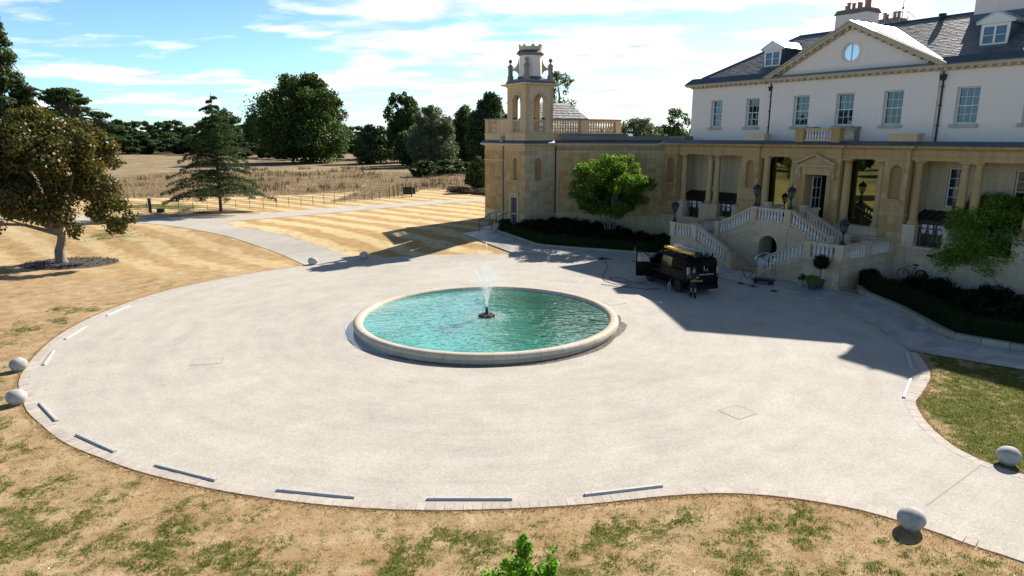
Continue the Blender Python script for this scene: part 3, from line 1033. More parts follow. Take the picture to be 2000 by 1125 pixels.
# ---- sash windows
stone('sill_stone', (.56, .52, .48), (.52, .48, .43), (.46, .42, .37), stain=.5)
def sash(c, w, z0, z1, y, cols=3, rows=4, blind=.5, seed=0, mat='white_paint', sill=True, gl='window_glass'):
    rg = random.Random(seed)
    fw = .07; y0 = y
    m = MB()
    x0, x1 = c - w / 2, c + w / 2
    m.box(x0, x0 + fw, y0, y0 + .08, z0, z1).box(x1 - fw, x1, y0, y0 + .08, z0, z1)
    m.box(x0 + fw, x1 - fw, y0 + .001, y0 + .08, z1 - fw, z1).box(x0 + fw, x1 - fw, y0 - .02, y0 + .08, z0, z0 + fw * 1.5)
    zm = (z0 + z1) / 2
    m.box(x0 + fw, x1 - fw, y0 + .01, y0 + .07, zm - .03, zm + .03)
    gx0, gx1, gz0, gz1 = x0 + fw, x1 - fw, z0 + fw * 1.5, z1 - fw
    pw = (gx1 - gx0) / cols; b = .013
    for k in range(1, cols): m.box(gx0 + pw * k - b, gx0 + pw * k + b, y0 + .02, y0 + .06, gz0, gz1)
    zr = []
    for (a, t) in ((gz0, zm - .03), (zm + .03, gz1)):
        n = rows // 2
        for k in range(n):
            zr.append((a + (t - a) * k / n, a + (t - a) * (k + 1) / n))
            if k: m.box(gx0, gx1, y0 + .021, y0 + .059, a + (t - a) * k / n - b, a + (t - a) * k / n + b)
    W = H.part('window', m, mat)
    key = ('pane', gl)
    if key not in MESH: MESH[key] = MB().box(-.5, .5, -.003, .003, -.5, .5).mesh('pane', gl)
    for k in range(cols):
        for (a, t) in zr:
            H.inst('pane', MESH[key], (gx0 + pw * (k + .5), y0 + .035 + rg.uniform(-.002, .002), (a + t) / 2), rg.uniform(-.006, .006), (pw - 2 * b, 1, t - a - .02), W)
    if sill:
        H.part('sill', MB().box(x0 - .14, x1 + .14, y - .42, y + .06, z0 - .20, z0 - .002), 'sill_stone', W)
    if blind > 0:
        # gathered curtains behind the glass
        m = MB(); n = 30
        for (a, bb) in ((x0 + .05, x0 + w * blind / 2), (x1 - w * blind / 2, x1 - .05)):
            pts = [(a + (bb - a) * k / n, y0 + .17 + .03 * math.sin(k * 1.9 + seed)) for k in range(n + 1)]
            for (p, q) in zip(pts, pts[1:]):
                m.quad((p[0], p[1], z0 + .05), (q[0], q[1], z0 + .05), (q[0], q[1], z1 - .05), (p[0], p[1], z1 - .05))
        H.part('curtain', m, 'curtain', W)
    return W
for i, (c, w) in enumerate(UW):
    y = 2.14 if abs(c - CU) < 5.8 else 2.3
    sash(c, w - .02, WZ0 + .004, WZ1 - .004, y + .27, 3, 4, (.9, .5, .8, .95, .7, .95, .9)[i], i)
# near-black sheet behind the panes, interior darkness put into its colour
H.part('room', MB().box(-13.1, 14.1, 3.4, 3.5, 8.25, 12.25), 'dark_room')
# ---- main cornice with dentils
PRO = [(0, 12.66), (.10, 12.66), (.14, 12.74), (.42, 12.80), (.48, 12.92), (.54, 12.97), (0, 12.97)]
path = [(-13.55, 13.0), (-13.55, 2.3), (CU - 5.85, 2.3), (CU - 5.85, 2.14), (CU + 5.85, 2.14), (CU + 5.85, 2.3), (14.6, 2.3), (14.6, 13)]
H.part('cornice', MB().sweep(path, PRO), 'cornice_stone')
dent = MB().box(-.09, .09, -.30, 0, -.075, .075).mesh('dentil', 'cornice_stone')
x = -13.3
while x < 14.3:
    y = 2.14 if abs(x - CU) < 5.8 else 2.3
    H.inst('dentil', dent, (x, y - .09, 12.735)); x += .47
# ---- lead gutter and roofs
LG = [(.50, 12.972), (.50, 13.02), (.05, 13.46), (-.55, 13.50), (-.55, 12.972)]
m = MB().sweep([(-13.55, 12.8), (-13.55, 2.3), (CU - 5.6, 2.3)], LG); H.part('lead_gutter', m, 'lead')
m = MB().sweep([(CU + 5.6, 2.3), (14.6, 2.3), (14.6, 12.8)], LG); H.part('lead_gutter', m, 'lead')
RY, RZ = 8.0, 16.62
E0 = (2.75, 13.46)
xa, xb = -13.05, 14.1
ra, rb = xa + 5.3, xb - 5.3
yb = 2 * RY - E0[0]
m = MB()
m.quad((xa, E0[0], E0[1]), (xb, E0[0], E0[1]), (rb, RY, RZ), (ra, RY, RZ))
m.quad((xb, yb, E0[1]), (xa, yb, E0[1]), (ra, RY, RZ), (rb, RY, RZ))
m.tri((xa, yb, E0[1]), (xa, E0[0], E0[1]), (ra, RY, RZ))
m.tri((xb, E0[0], E0[1]), (xb, yb, E0[1]), (rb, RY, RZ))
roof = H.part('roof', m, 'lead')
def slate_mat():
    b = NB('slate')
    p = b.pos(); r = b.rnd()
    c = b.ramp(b.math('ADD', b.math('MULTIPLY', r, .7), b.math('MULTIPLY', b.noise(p, 1.2, 4), .3)),
               [(.1, (.10, .115, .128)), (.5, (.125, .142, .157)), (.9, (.155, .172, .185))])
    b.set(c, b.ramp(r, [(0, .42), (1, .60)]), spec=.5)
    b.bump(b.noise(p, 14, 4), .3, .01)
    MATS['slate'] = b.m
slate_mat()
def slates(A, B, C, D, rows, wid, seed):
    """A-B eave, D-C ridge (trapezium); returns a mesh of separate tilted slates"""
    rg = random.Random(seed)
    A, B, C, D = map(Vector, (A, B, C, D))
    nrm = (B - A).cross(D - A).normalized()
    if nrm.z < 0: nrm = -nrm
    m = MB()
    for r in range(rows):
        t0, t1 = r / rows, (r + 1.25) / rows
        L0, R0 = A.lerp(D, t0), B.lerp(C, t0)
        L1, R1 = A.lerp(D, min(1, t1)), B.lerp(C, min(1, t1))
        ln = (R0 - L0).length; n = max(1, int(ln / wid)); off = .5 if r % 2 else 0
        for k in range(n + 1):
            a, b = (k - off) / n, (k + 1 - off) / n
            a, b = max(0, a), min(1, b)
            if b - a < .2 / n: continue
            g = .012 / ln
            p = [L0.lerp(R0, a + g), L0.lerp(R0, b - g), L1.lerp(R1, b - g), L1.lerp(R1, a + g)]
            lift = .028 + rg.uniform(0, .010)
            tw = rg.uniform(-.004, .004)
            q = [p[0] + nrm * (lift + tw), p[1] + nrm * (lift - tw), p[2] + nrm * .012, p[3] + nrm * .012]
            m.add([p[0], p[1], *q], [(0, 1, 3, 2), (2, 3, 4, 5)])
    return m
sl = slates((xa, E0[0], E0[1]), (xb, E0[0], E0[1]), (rb, RY, RZ), (ra, RY, RZ), 27, .38, 1)
s2 = slates((xa, yb, E0[1]), (xa, E0[0], E0[1]), (ra, RY, RZ), (ra, RY, RZ), 27, .38, 2)
sl.add(s2.v, s2.f)
H.part('slate', sl, 'slate', roof, kind='stuff')
m = MB().tube([(ra, RY, RZ + .02), (rb, RY, RZ + .02)], .09, 6).tube([(xa, E0[0], E0[1] + .03), (ra, RY, RZ + .02)], .07, 6).tube([(xb, E0[0], E0[1] + .03), (rb, RY, RZ + .02)], .07, 6)
H.part('ridge_roll', m, 'lead', roof)
# ---- pediment
PA, PB, PZ, PY = CU - 6.05, CU + 6.05, 12.975, 16.02
sl_ = (PY - PZ) / 6.05
oc = [(CU + .62 * math.cos(2 * math.pi * k / 24), 14.28 + .62 * math.sin(2 * math.pi * k / 24)) for k in range(24)]
ped = H.part('pediment', MB().plate((0, 2.16), X1, [(PA + .35, PZ), (PB - .35, PZ), (CU, PY - .15)], [oc], .3), 'render_wall')
def raking(sgn):
    a = Vector((CU + sgn * 6.3, 0, PZ - .02)); b = Vector((CU, 0, PY + .12))
    t = (b - a).normalized(); up = Vector((-t.z * 1, 0, t.x)) if t.x > 0 else Vector((t.z, 0, -t.x))
    m = MB()
    for (h0, h1, y0) in ((-.30, -.16, 2.06), (-.16, .02, 1.70), (.02, .12, 1.60)):
        c0, c1 = a + up * h0, a + up * h1
        d0, d1 = b + up * h0, b + up * h1
        # mitre at the apex
        f = lambda p: Vector((CU, 0, p.z + (CU - p.x) * t.z / t.x))
        d0, d1 = f(d0), f(d1)
        m.hexa([(c0.x, y0, c0.z), (c0.x, 2.158, c0.z), (d0.x, 2.158, d0.z), (d0.x, y0, d0.z)], [(c1.x, y0, c1.z), (c1.x, 2.158, c1.z), (d1.x, 2.158, d1.z), (d1.x, y0, d1.z)])
    H.part('raking_cornice', m, 'cornice_stone', ped)
    n = 12
    for k in range(1, n + 1):
        p = a.lerp(b, k / (n + .6)) - up * .24
        o = H.inst('dentil', dent, (p.x, 2.07, p.z), 0, (1, 1, 1), ped)
        o.rotation_euler = (0, -math.atan2(t.z, t.x) if t.x > 0 else math.atan2(t.z, -t.x), 0)
    # lead roof behind, standing seams
    y1 = E0[0] + (PY + .2 - E0[1]) / (RZ - E0[1]) * (RY - E0[0])
    ye = 2.6
    e = Vector((CU + sgn * 6.3, 0, PZ + .10))
    ap = Vector((CU, 0, PY + .26))
    m = MB().add([(e.x, 1.62, e.z), (ap.x, 1.62, ap.z), (ap.x, y1 + .1, ap.z), (e.x, ye, e.z),
                  (e.x, 1.62, e.z - .05), (ap.x, 1.62, ap.z - .05), (ap.x, y1 + .1, ap.z - .05), (e.x, ye, e.z - .05)],
                 [(0, 1, 2, 3), (7, 6, 5, 4), (0, 4, 5, 1), (1, 5, 6, 2), (2, 6, 7, 3), (3, 7, 4, 0)])
    for q in (.25, .55, .85):
        pa = e.lerp(ap, .06)
        m.bar((pa.x, 1.64 + q * .0 + .5 * q * (1), pa.z + .03), (ap.x, 1.64 + q * 3.3, ap.z + .03), .05, .05)
    H.part('pediment_roof', m, 'lead_bright', ped)
raking(-1); raking(1)
H.part('lead_flashing', MB().box(CU - 5.6, CU + 5.6, 1.62, 2.15, 12.975, 13.10), 'lead', ped)
m = MB()
for k in range(24):
    a, b = 2 * math.pi * k / 24, 2 * math.pi * (k + 1) / 24
    for (r0, r1, yy, t) in ((.62, .78, 2.10, .06), (.53, .62, 2.28, .06)):
        P = [(CU + r * math.cos(w), 14.28 + r * math.sin(w)) for r, w in ((r0, a), (r1, a), (r1, b), (r0, b))]
        m.hexa([(x, yy, z) for x, z in P], [(x, yy + t, z) for x, z in P])
m.box(CU - .04, CU + .04, 2.28, 2.33, 13.74, 14.82)
ocw = H.part('oculus_window', m, 'render_wall', ped)
H.part('pane', MB().plate((0, 2.315), X1, [(CU + .55 * math.cos(2 * math.pi * k / 24), 14.28 + .55 * math.sin(2 * math.pi * k / 24)) for k in range(24)], (), .01), 'oculus_glass', ped)
# ---- dormers
def dormer(c, z0, y, w=1.5):
    m = MB()
    x0, x1 = c - w / 2, c + w / 2; zt = z0 + 1.25
    fr = MB().plate((0, y), X1, rect(x0, x1, z0, zt), [rect(x0 + .16, c - .06, z0 + .16, zt - .16), rect(c + .06, x1 - .16, z0 + .16, zt - .16)], .10)
    for a, b in ((x0 + .16, c - .06), (c + .06, x1 - .16)):
        fr.box(a, b, y + .03, y + .07, z0 + .60, z0 + .635)
    D = H.part('dormer', fr, 'white_paint')
    for a, b in ((x0 + .16, c - .06), (c + .06, x1 - .16)):
        H.part('pane', MB().box(a, b, y + .045, y + .055, z0 + .16, zt - .16), 'window_glass', D)
        H.part('blind', MB().box(a, b, y + .13, y + .14, z0 + .75, zt - .16), 'curtain', D)
    def ry(z): return E0[0] + (z - E0[1]) / (RZ - E0[1]) * (RY - E0[0])
    m = MB()
    for s, xx in ((-1, x0), (1, x1)):
        xi = xx - s * .06
        m.add([(xx, y + .10, z0), (xx, y + .10, zt), (xx, ry(zt) + .2, zt), (xx, ry(z0), z0), (xi, y + .10, z0), (xi, y + .10, zt), (xi, ry(zt) + .2, zt), (xi, ry(z0), z0)],
              [(0, 1, 2, 3), (7, 6, 5, 4), (0, 4, 5, 1), (1, 5, 6, 2), (2, 6, 7, 3), (3, 7, 4, 0)])
    m.box(x0 - .02, x1 + .02, y - .03, ry(z0 - .12), z0 - .16, z0 - .01)
    H.part('cheek', m, 'lead', D)
    m = MB().plate((0, y - .06), X1, [(x0 - .22, zt + .002), (x1 + .22, zt + .002), (x1 + .22, zt + .10), (c, zt + .62), (x0 - .22, zt + .10)], (), .12)
    m.box(x0 - .24, x1 + .24, y - .12, y - .06, zt + .005, zt + .095)
    m.bar((x0 - .24, y - .08, zt + .13), (c, y - .08, zt + .66), .10, .08).bar((x1 + .24, y - .08, zt + .13), (c, y - .08, zt + .66), .10, .08)
    H.part('gable', m, 'white_paint', D)
    m = MB(); yr = ry(zt + .64) + .1; ye = ry(zt + .12) + .1
    for s in (-1, 1):
        e = c + s * (w / 2 + .26)
        m.add([(e, y - .14, zt + .12), (c, y - .14, zt + .70), (c, yr, zt + .70), (e, ye, zt + .12), (e, y - .14, zt + .07), (c, y - .14, zt + .65), (c, yr, zt + .65), (e, ye, zt + .07)],
              [(0, 1, 2, 3), (7, 6, 5, 4), (0, 4, 5, 1), (1, 5, 6, 2), (2, 6, 7, 3), (3, 7, 4, 0)])
        for k in range(1, 5):
            yy = y - .14 + (ye - y) * k / 5
            m.bar((e, yy, zt + .14), (c, yy, zt + .72), .035, .04)
    m.box(x0 - .2, x1 + .2, y + .1, ye, zt + .005, zt + .07)
    H.part('dormer_roof', m, 'lead_bright', D)
dormer(-7.0, 13.98, 3.7)
dormer(8.05, 13.98, 3.7)
# ---- chimneys
def chimney(x0, x1, y0, y1, z0, z1, pots, seed=0):
    rg = random.Random(seed)
    m = MB().box(x0, x1, y0, y1, z0, z1)
    m.box(x0 - .06, x0 + (x1 - x0) * .48, y0 - .05, y1 + .05, z0 + .02, z1 - .002).box(x1 - (x1 - x0) * .22, x1 + .06, y0 - .05, y1 + .05, z0 + .02, z1 - .002)
    C = H.part('chimney', m, 'render_wall')
    H.part('chimney_cap', MB().box(x0 - .16, x1 + .16, y0 - .14, y1 + .14, z1, z1 + .10).box(x0 - .10, x1 + .10, y0 - .09, y1 + .09, z1 + .10, z1 + .24).box(x0 - .03, x1 + .03, y0 - .03, y1 + .03, z1 + .24, z1 + .33), 'weathered_stone', C)
    H.part('apron', MB().box(x0 - .2, x1 + .2, y0 - .16, y1 + .16, z0 - .9, z0 + .02), 'lead', C)
    for k in range(pots):
        px = x0 + (x1 - x0) * (k + .5) / pots; h = rg.uniform(.38, .62)
        H.part('chimney_pot', MB().lathe([(.16, 0), (.13, .1), (.115, h - .1), (.15, h - .08), (.15, h), (.10, h)], (px, (y0 + y1) / 2 + rg.uniform(-.25, .25), z1 + .33), 9), 'terracotta', C, True)
chimney(-4.15, -1.85, 7.1, 8.6, 16.35, 17.62, 7, 1)
chimney(-4.75, -3.0, 13.4, 14.8, 15.6, 17.6, 4, 2)
chimney(5.45, 8.1, 6.9, 8.6, 16.3, 18.3, 6, 3)
m = MB()
for px in (-3.9, -3.3, -2.7, -2.1):
    m.tube([(px, 13.2, 17.3), (px, 13.2, 18.25)], .02, 5)
for z in (17.75, 18.2):
    m.tube([(-3.9, 13.2, z), (-2.1, 13.2, z), (-1.6, 13.4, z - .55)], .02, 5)
H.part('roof_railing', m, 'steel')
m = MB().tube([(-2.9, 13.9, 16.5), (-2.9, 13.9, 20.6)], .025, 5).ball((-2.9, 13.9, 18.65), .09).bar((-3.3, 13.9, 20.3), (-2.5, 13.9, 20.3), .03).prism([(-2.75, 13.89), (-2.4, 13.89), (-2.4, 13.91), (-2.75, 13.91)], 20.2, 20.42)
H.part('weather_vane', m, 'black_iron')
H.part('roof_vent', MB().lathe([(.2, 0), (.2, .3), (.24, .3), (.24, .42)], (3.1, 7.7, 16.4), 10), 'black_iron')
m = MB()
for k in range(6): m.tube([(9.0 + k * .5, 10.5, 16.6), (9.0 + k * .5, 10.5, 17.6)], .02, 5)
for z in (17.1, 17.6): m.tube([(9.0, 10.5, z), (11.5, 10.5, z)], .02, 5)
H.part('roof_railing', m, 'steel')
# ---- rainwater pipes
for px, ph in ((CU - 5.98, 2.23), (CU + 6.05, 2.23)):
    m = MB().tube([(px, ph, 8.45), (px, ph, 12.2)], .055, 8).prism([(px - .12, ph - .14), (px + .12, ph - .14), (px + .12, ph + .06), (px - .12, ph + .06)], 12.1, 12.42, [(px - .17, ph - .2), (px + .17, ph - .2), (px + .17, ph + .06), (px - .17, ph + .06)]).tube([(px, ph - .05, 12.42), (px, ph - .1, 12.62)], .05, 8)
    for z in (9.4, 10.6, 11.7): m.box(px - .09, px + .09, ph - .07, ph + .07, z, z + .06)
    H.part('downpipe', m, 'black_iron', smooth=True)

# ================================================================= PORTICO (part of the house)
# ---- lower main wall behind the loggias
low = []
LW = [(-7.15, 1.0), (-10.9, 1.0), (7.75, 1.0), (11.3, 1.0)]
hs = [rect(c - w / 2, c + w / 2, 4.5, 6.9) for c, w in LW]
hs += [rect(-4.45, -1.75, 3.10, 7.2), rect(1.75, 4.45, 3.10, 7.2), rect(-.75, .82, 3.10, 6.25)]
H.part('lower_wall', MB().plate((0, 2.31), X1, rect(-13.5, 14.5, 2.2, 8.15), hs, .3), 'pale_stone')
for i, (c, w) in enumerate(LW):
    sash(c, w - .02, 4.504, 6.896, 2.45, 2, 4, .0 if i % 2 else .9, 20 + i, sill=False)
H.part('room', MB().box(-13.1, 14.1, 5.5, 5.6, 2.3, 8.0).box(-13.1, 14.1, 2.7, 5.5, 2.2, 2.3), 'dark_room')  # near-black sheet and floor, darkness of the unlit interior as colour
# ---- loggia end walls and ceiling
for x0, x1 in ((-13.5, -12.9), (-6.2, -5.6), (-5.1, -4.6), (4.6, 5.1), (5.6, 6.2), (13.3, 13.9)):
    H.part('loggia_wall', MB().box(x0, x1, .55, 2.31, 2.24, 7.36), 'pale_stone')
H.part('portico_ceiling', MB().box(-14.0, 14.5, .35, 2.31, 7.36, 7.5), 'pale_stone')
# ---- entablature, breaking forward over the piers
PR = [(-13.35, 1.5), (-5.35, 1.5), (5.35, 1.5), (13.5, 1.5)]
epath = [(-14.1, 2.3), (-14.1, -.14)]
for c, w in PR[:1]: epath += [(c + w / 2 + .0, -.14), (c + w / 2, .06)]
for c, w in PR[1:3]:
    epath += [(c - w / 2, .06), (c - w / 2, -.14), (c + w / 2, -.14), (c + w / 2, .06)]
    if c < 0: epath += [(-1.7, .06), (-1.7, -.10), (1.7, -.10), (1.7, .06)]
epath += [(12.75, .06), (12.75, -.14), (14.3, -.14), (14.3, 2.3)]
EP = [(-.45, 7.36), (0, 7.36), (0, 7.60), (.03, 7.61), (.03, 7.68), (0, 7.70), (0, 7.95), (.06, 7.97), (.10, 8.03), (.30, 8.07), (.34, 8.16), (.36, 8.22), (-.45, 8.22)]
H.part('entablature', MB().sweep(epath, EP), 'bath_stone')
LP = [(.345, 8.222), (.345, 8.26), (0, 8.42), (-2.4, 8.52), (-2.4, 8.222)]
H.part('lead_roof', MB().prism([(-14.4, -.40), (14.6, -.40), (14.6, 2.14), (-14.4, 2.14)], 8.222, 8.48, [(-14.4, .05), (14.6, .05), (14.6, 2.14), (-14.4, 2.14)]), 'lead')
for c, w in PR[1:3]:
    H.part('blocking_block', MB().box(c - .85, c + .85, .15, .9, 8.35, 8.86).box(c - .9, c + .9, .1, .95, 8.86, 8.96), 'pale_stone')
H.part('blocking_block', MB().box(-14.3, -12.4, .35, 1.4, 8.3, 8.8), 'weathered_stone')
# ---- piers with arched niches
def niche_pier(c, w, seed):
    x0, x1 = c - w / 2, c + w / 2
    nc = arch(c - .37, c + .37, 5.0, 6.68)
    P = H.part('pier', MB().plate((0, -.10), X1, rect(x0, x1, 2.24, 7.36), [nc], .28).box(x0 + .002, x1 - .002, .18, .9, 2.24, 7.358), 'bath_stone')
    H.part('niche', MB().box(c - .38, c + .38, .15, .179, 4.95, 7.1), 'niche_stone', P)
    m = MB().box(x0 - .05, x1 + .05, -.16, .6, 2.245, 2.5)
    m.box(x0 - .05, x1 + .05, -.155, .6, 4.02, 4.14).box(x0 - .03, x1 + .03, -.14, .6, 3.94, 4.02)
    m.box(c - .50, c + .50, -.19, -.10, 4.88, 4.98)
    m.box(c - .30, c + .30, -.13, -.10, 4.50, 4.55).box(c - .36, c - .28, -.13, -.10, 4.45, 4.50).box(c + .28, c + .36, -.13, -.10, 4.45, 4.50)
    H.part('moulding', m, 'bath_stone', P)
    ashlar(H, P, (0, -.10), X1, x0, x1, 2.52, 3.92, .45, .75, 'bath_stone', seed=seed, proud=.012)
    ashlar(H, P, (0, -.10), X1, x0, x1, 4.16, 7.34, .40, .62, 'bath_stone', holes=[(c - .42, c + .42, 4.4, 7.12)], seed=seed + 9, proud=.012)
for i, (c, w) in enumerate(PR): niche_pier(c, w, 30 + i)
# ---- columns
def column_mesh(r, h, key):
    if key in MESH: return MESH[key]
    pr = [(r * 1.35, 0), (r * 1.35, .10), (r * 1.22, .13), (r * 1.28, .20), (r * 1.05, .24), (r, .30)]
    for k in range(1, 8): pr.append((r * (1 - .15 * (k / 8) ** 1.6), .30 + (h - .75) * k / 8))
    pr += [(r * .84, h - .42), (r * .93, h - .40), (r * .93, h - .36), (r * .84, h - .34), (r * .85, h - .22), (r * 1.12, h - .13), (r * 1.18, h - .12)]
    m = MB().lathe(pr, seg=20)
    a = r * 1.22
    m.box(-a, a, -a, a, h - .12, h)
    MESH[key] = m.mesh('column', 'bath_stone', True)
    return MESH[key]
cm = column_mesh(.25, 3.86, 'col')
for x in (-12.25, -9.53, -8.80, -6.45, 6.45, 8.98, 9.70, 12.4):
    H.inst('column', cm, (x, .42, 3.50), random.random())
cm2 = column_mesh(.27, 4.26, 'col2')
for x in (-4.25, -1.98, 1.98, 4.25):
    H.inst('column', cm2, (x, .40, 3.10), random.random())
for x0, x1 in ((-12.6, -11.85), (-10.05, -8.28), (-6.8, -6.1), (6.1, 6.85), (8.45, 10.25), (12.0, 12.75)):
    H.part('column_plinth', MB().box(x0, x1, -.04, .86, 2.24, 3.40).box(x0 - .05, x1 + .05, -.09, .9, 3.40, 3.50), 'stair_stone')
# ---- central door block
dh = rect(-.75, .82, 3.10, 6.22)
C0 = H.part('door_surround', MB().plate((0, 0), X1, rect(-1.66, 1.66, 2.24, 7.36), [dh], 2.30), 'bath_stone')
ashlar(H, C0, (0, 0), X1, -1.66, 1.66, 3.1, 7.34, .38, .8, 'bath_stone', holes=[(-1.15, 1.2, 3.0, 7.30)], seed=50, proud=.01)
m = MB()
m.box(-1.05, -.76, -.10, 0, 3.10, 6.5).box(.83, 1.12, -.10, 0, 3.10, 6.5).box(-1.05, 1.12, -.102, 0, 6.23, 6.52).box(-1.1, 1.17, -.13, 0, 6.52, 6.78)
H.part('architrave', m, 'bath_stone', C0)
m = MB().box(-1.38, 1.45, -.46, 0, 6.80, 6.92).box(-1.3, 1.37, -.36, 0, 6.72, 6.80)
m.plate((0, -.30), X1, [(-1.28, 6.921), (1.35, 6.921), (.035, 7.50)], (), .3)
m.bar((-1.42, -.24, 6.97), (.035, -.24, 7.60), .46, .13).bar((1.49, -.24, 6.97), (.035, -.24, 7.60), .46, .13)
H.part('door_pediment', m, 'bath_stone', C0)
for x in (-1.2, 1.27):
    m = MB().prism([(x - .1, -.32), (x + .1, -.32), (x + .1, 0), (x - .1, 0)], 6.45, 6.72).lathe([(.10, 0), (.13, .12), (.10, .24), (.07, .5)], (x, -.12, 5.95), 8, sx=1, sy=1)
    H.part('console', m, 'bath_stone', C0)
# open glazed entrance doors
for hx_, ang, nm in ((-.72, 1.25, 'door'), (.79, math.pi - 1.35, 'door')):
    m = MB(); w = .74
    m.box(0, .06, -.025, .025, 0, 2.9).box(w - .06, w, -.025, .025, 0, 2.9)
    for z in (0, .7, 1.4, 2.1, 2.83): m.box(.06, w - .06, -.024, .024, z, z + (.05 if z else .14))
    m.box(w / 2 - .015, w / 2 + .015, -.02, .02, .1, 2.85)
    M_ = Matrix.Translation((hx_, .75, 3.14)) @ Matrix.Rotation(ang, 4, 'Z')
    mm = MB(); mm.v = [tuple(M_ @ Vector(v)) for v in m.v]; mm.f = m.f
    dd = H.part('door', mm, 'door_blue' if ang > 2 else 'white_paint')
    g = MB().box(.06, w - .06, -.004, .004, .1, 2.85); gg = MB(); gg.v = [tuple(M_ @ Vector(v)) for v in g.v]; gg.f = g.f
    H.part('pane', gg, 'window_glass', dd)
H.part('doorway_dark_sheet', MB().box(-.74, .81, 1.9, 1.95, 3.1, 6.2), 'dark_room', C0)  # near-black sheet painted as the shade inside the open doorway
# ---- tall glazing either side of the door
for x0, x1 in ((-4.55, -1.68), (1.68, 4.55)):
    fr = MB().box(x0, x1, .72, .82, 3.082, 3.2).box(x0, x0 + .05, .72, .82, 3.2, 7.35).box(x1 - .05, x1, .72, .82, 3.2, 7.35)
    G = H.part('glazing_frame', fr, 'black_iron')
    w = (x1 - x0 - .1)
    xx = x0 + .05
    H.part('glass_screen', MB().box(xx, xx + w, .76, .775, 3.2, 7.35), 'lobby_glass', G)
    # sash window of the old front, seen through the screen
    sash((x0 + x1) / 2 + .6, 1.05, 3.9, 6.9, 2.2, 3, 4, 0, 40, sill=False)
# ---- black lean-to roofs and iron lattice in the loggias
def canopy(x0, x1, glaze):
    m = MB().hexa([(x0, .55, 3.72), (x1, .55, 3.72), (x1, 2.25, 4.22), (x0, 2.25, 4.22)], [(x0, .55, 3.78), (x1, .55, 3.78), (x1, 2.25, 4.28), (x0, 2.25, 4.28)])
    n = int((x1 - x0) / .45)
    for k in range(n + 1):
        x = x0 + (x1 - x0) * k / n
        m.bar((x, .55, 3.80), (x, 2.25, 4.30), .035, .05)
    m.box(x0, x1, .50, .56, 3.56, 3.80)
    C = H.part('canopy', m, 'black_iron')
    return C
def lattice(x0, x1):
    y = .48; z0, z1 = 2.26, 3.30
    m = MB()
    n = max(1, round((x1 - x0) / .55))
    for k in range(n + 1):
        x = x0 + (x1 - x0) * k / n
        m.box(x - .03, x + .03, y - .03, y + .03, z0, 3.56)
    for z in (z0, z1): m.box(x0, x1, y - .025, y + .025, z, z + .05)
    for k in range(n):
        a, b = x0 + (x1 - x0) * k / n, x0 + (x1 - x0) * (k + 1) / n
        m.bar((a, y, z0), (b, y, z1), .03).bar((a, y, z1), (b, y, z0), .03)
    L = H.part('lattice', m, 'black_iron')
    return L
def screen(x0, x1):
    H.part('canopy_glass', MB().box(x0, x1, .60, .62, 3.0, 3.56), 'clear_lens')
for s in (-1, 1):
    canopy(*sorted((s * 6.25, s * 12.9)), True)
    lattice(*sorted((s * 6.85, s * 8.3)))
    lattice(*sorted((s * 10.2, s * 11.9)))
for a, b in ((6.95, 7.58), (7.68, 8.35), (10.4, 11.0), (11.1, 11.8), (-11.6, -10.4), (-8.2, -7.0)): screen(a, b)
# ---- balcony over the door
balustrade(H, (-1.15, .12, 8.46), (.75, .12, 8.46), 9, h=.86, w=.26, mat='pale_stone', r=.075)
balustrade(H, (1.3, .55, 8.46), (1.3, 2.0, 8.46), 7, h=.86, w=.26, mat='pale_stone', r=.075)
balustrade(H, (-1.7, .55, 8.46), (-1.7, 2.0, 8.46), 7, h=.86, w=.26, mat='pale_stone', r=.075)
for x, w in ((-1.55, .62), (1.12, .62)):
    H.part('balcony_pier', MB().box(x - w / 2, x + w / 2, -.08, .42, 8.40, 9.26).box(x - w / 2 - .06, x + w / 2 + .06, -.14, .48, 9.26, 9.36), 'bath_stone')
for x in (-1.7, 1.3):
    H.part('balcony_pier', MB().box(x - .2, x + .2, 1.75, 2.12, 8.40, 9.30).box(x - .26, x + .26, 1.7, 2.13, 9.30, 9.42), 'weathered_stone')
# ================================================================= ENTRANCE STAIRCASE
ST = Thing('entrance_staircase', 'pale stone double staircase with white balusters and an arched opening below its landing', 'staircase', (-.78, -3.0, 0), HOUSE)
def SX(X): return X - .78
ZL, ZC = 1.62, 3.06
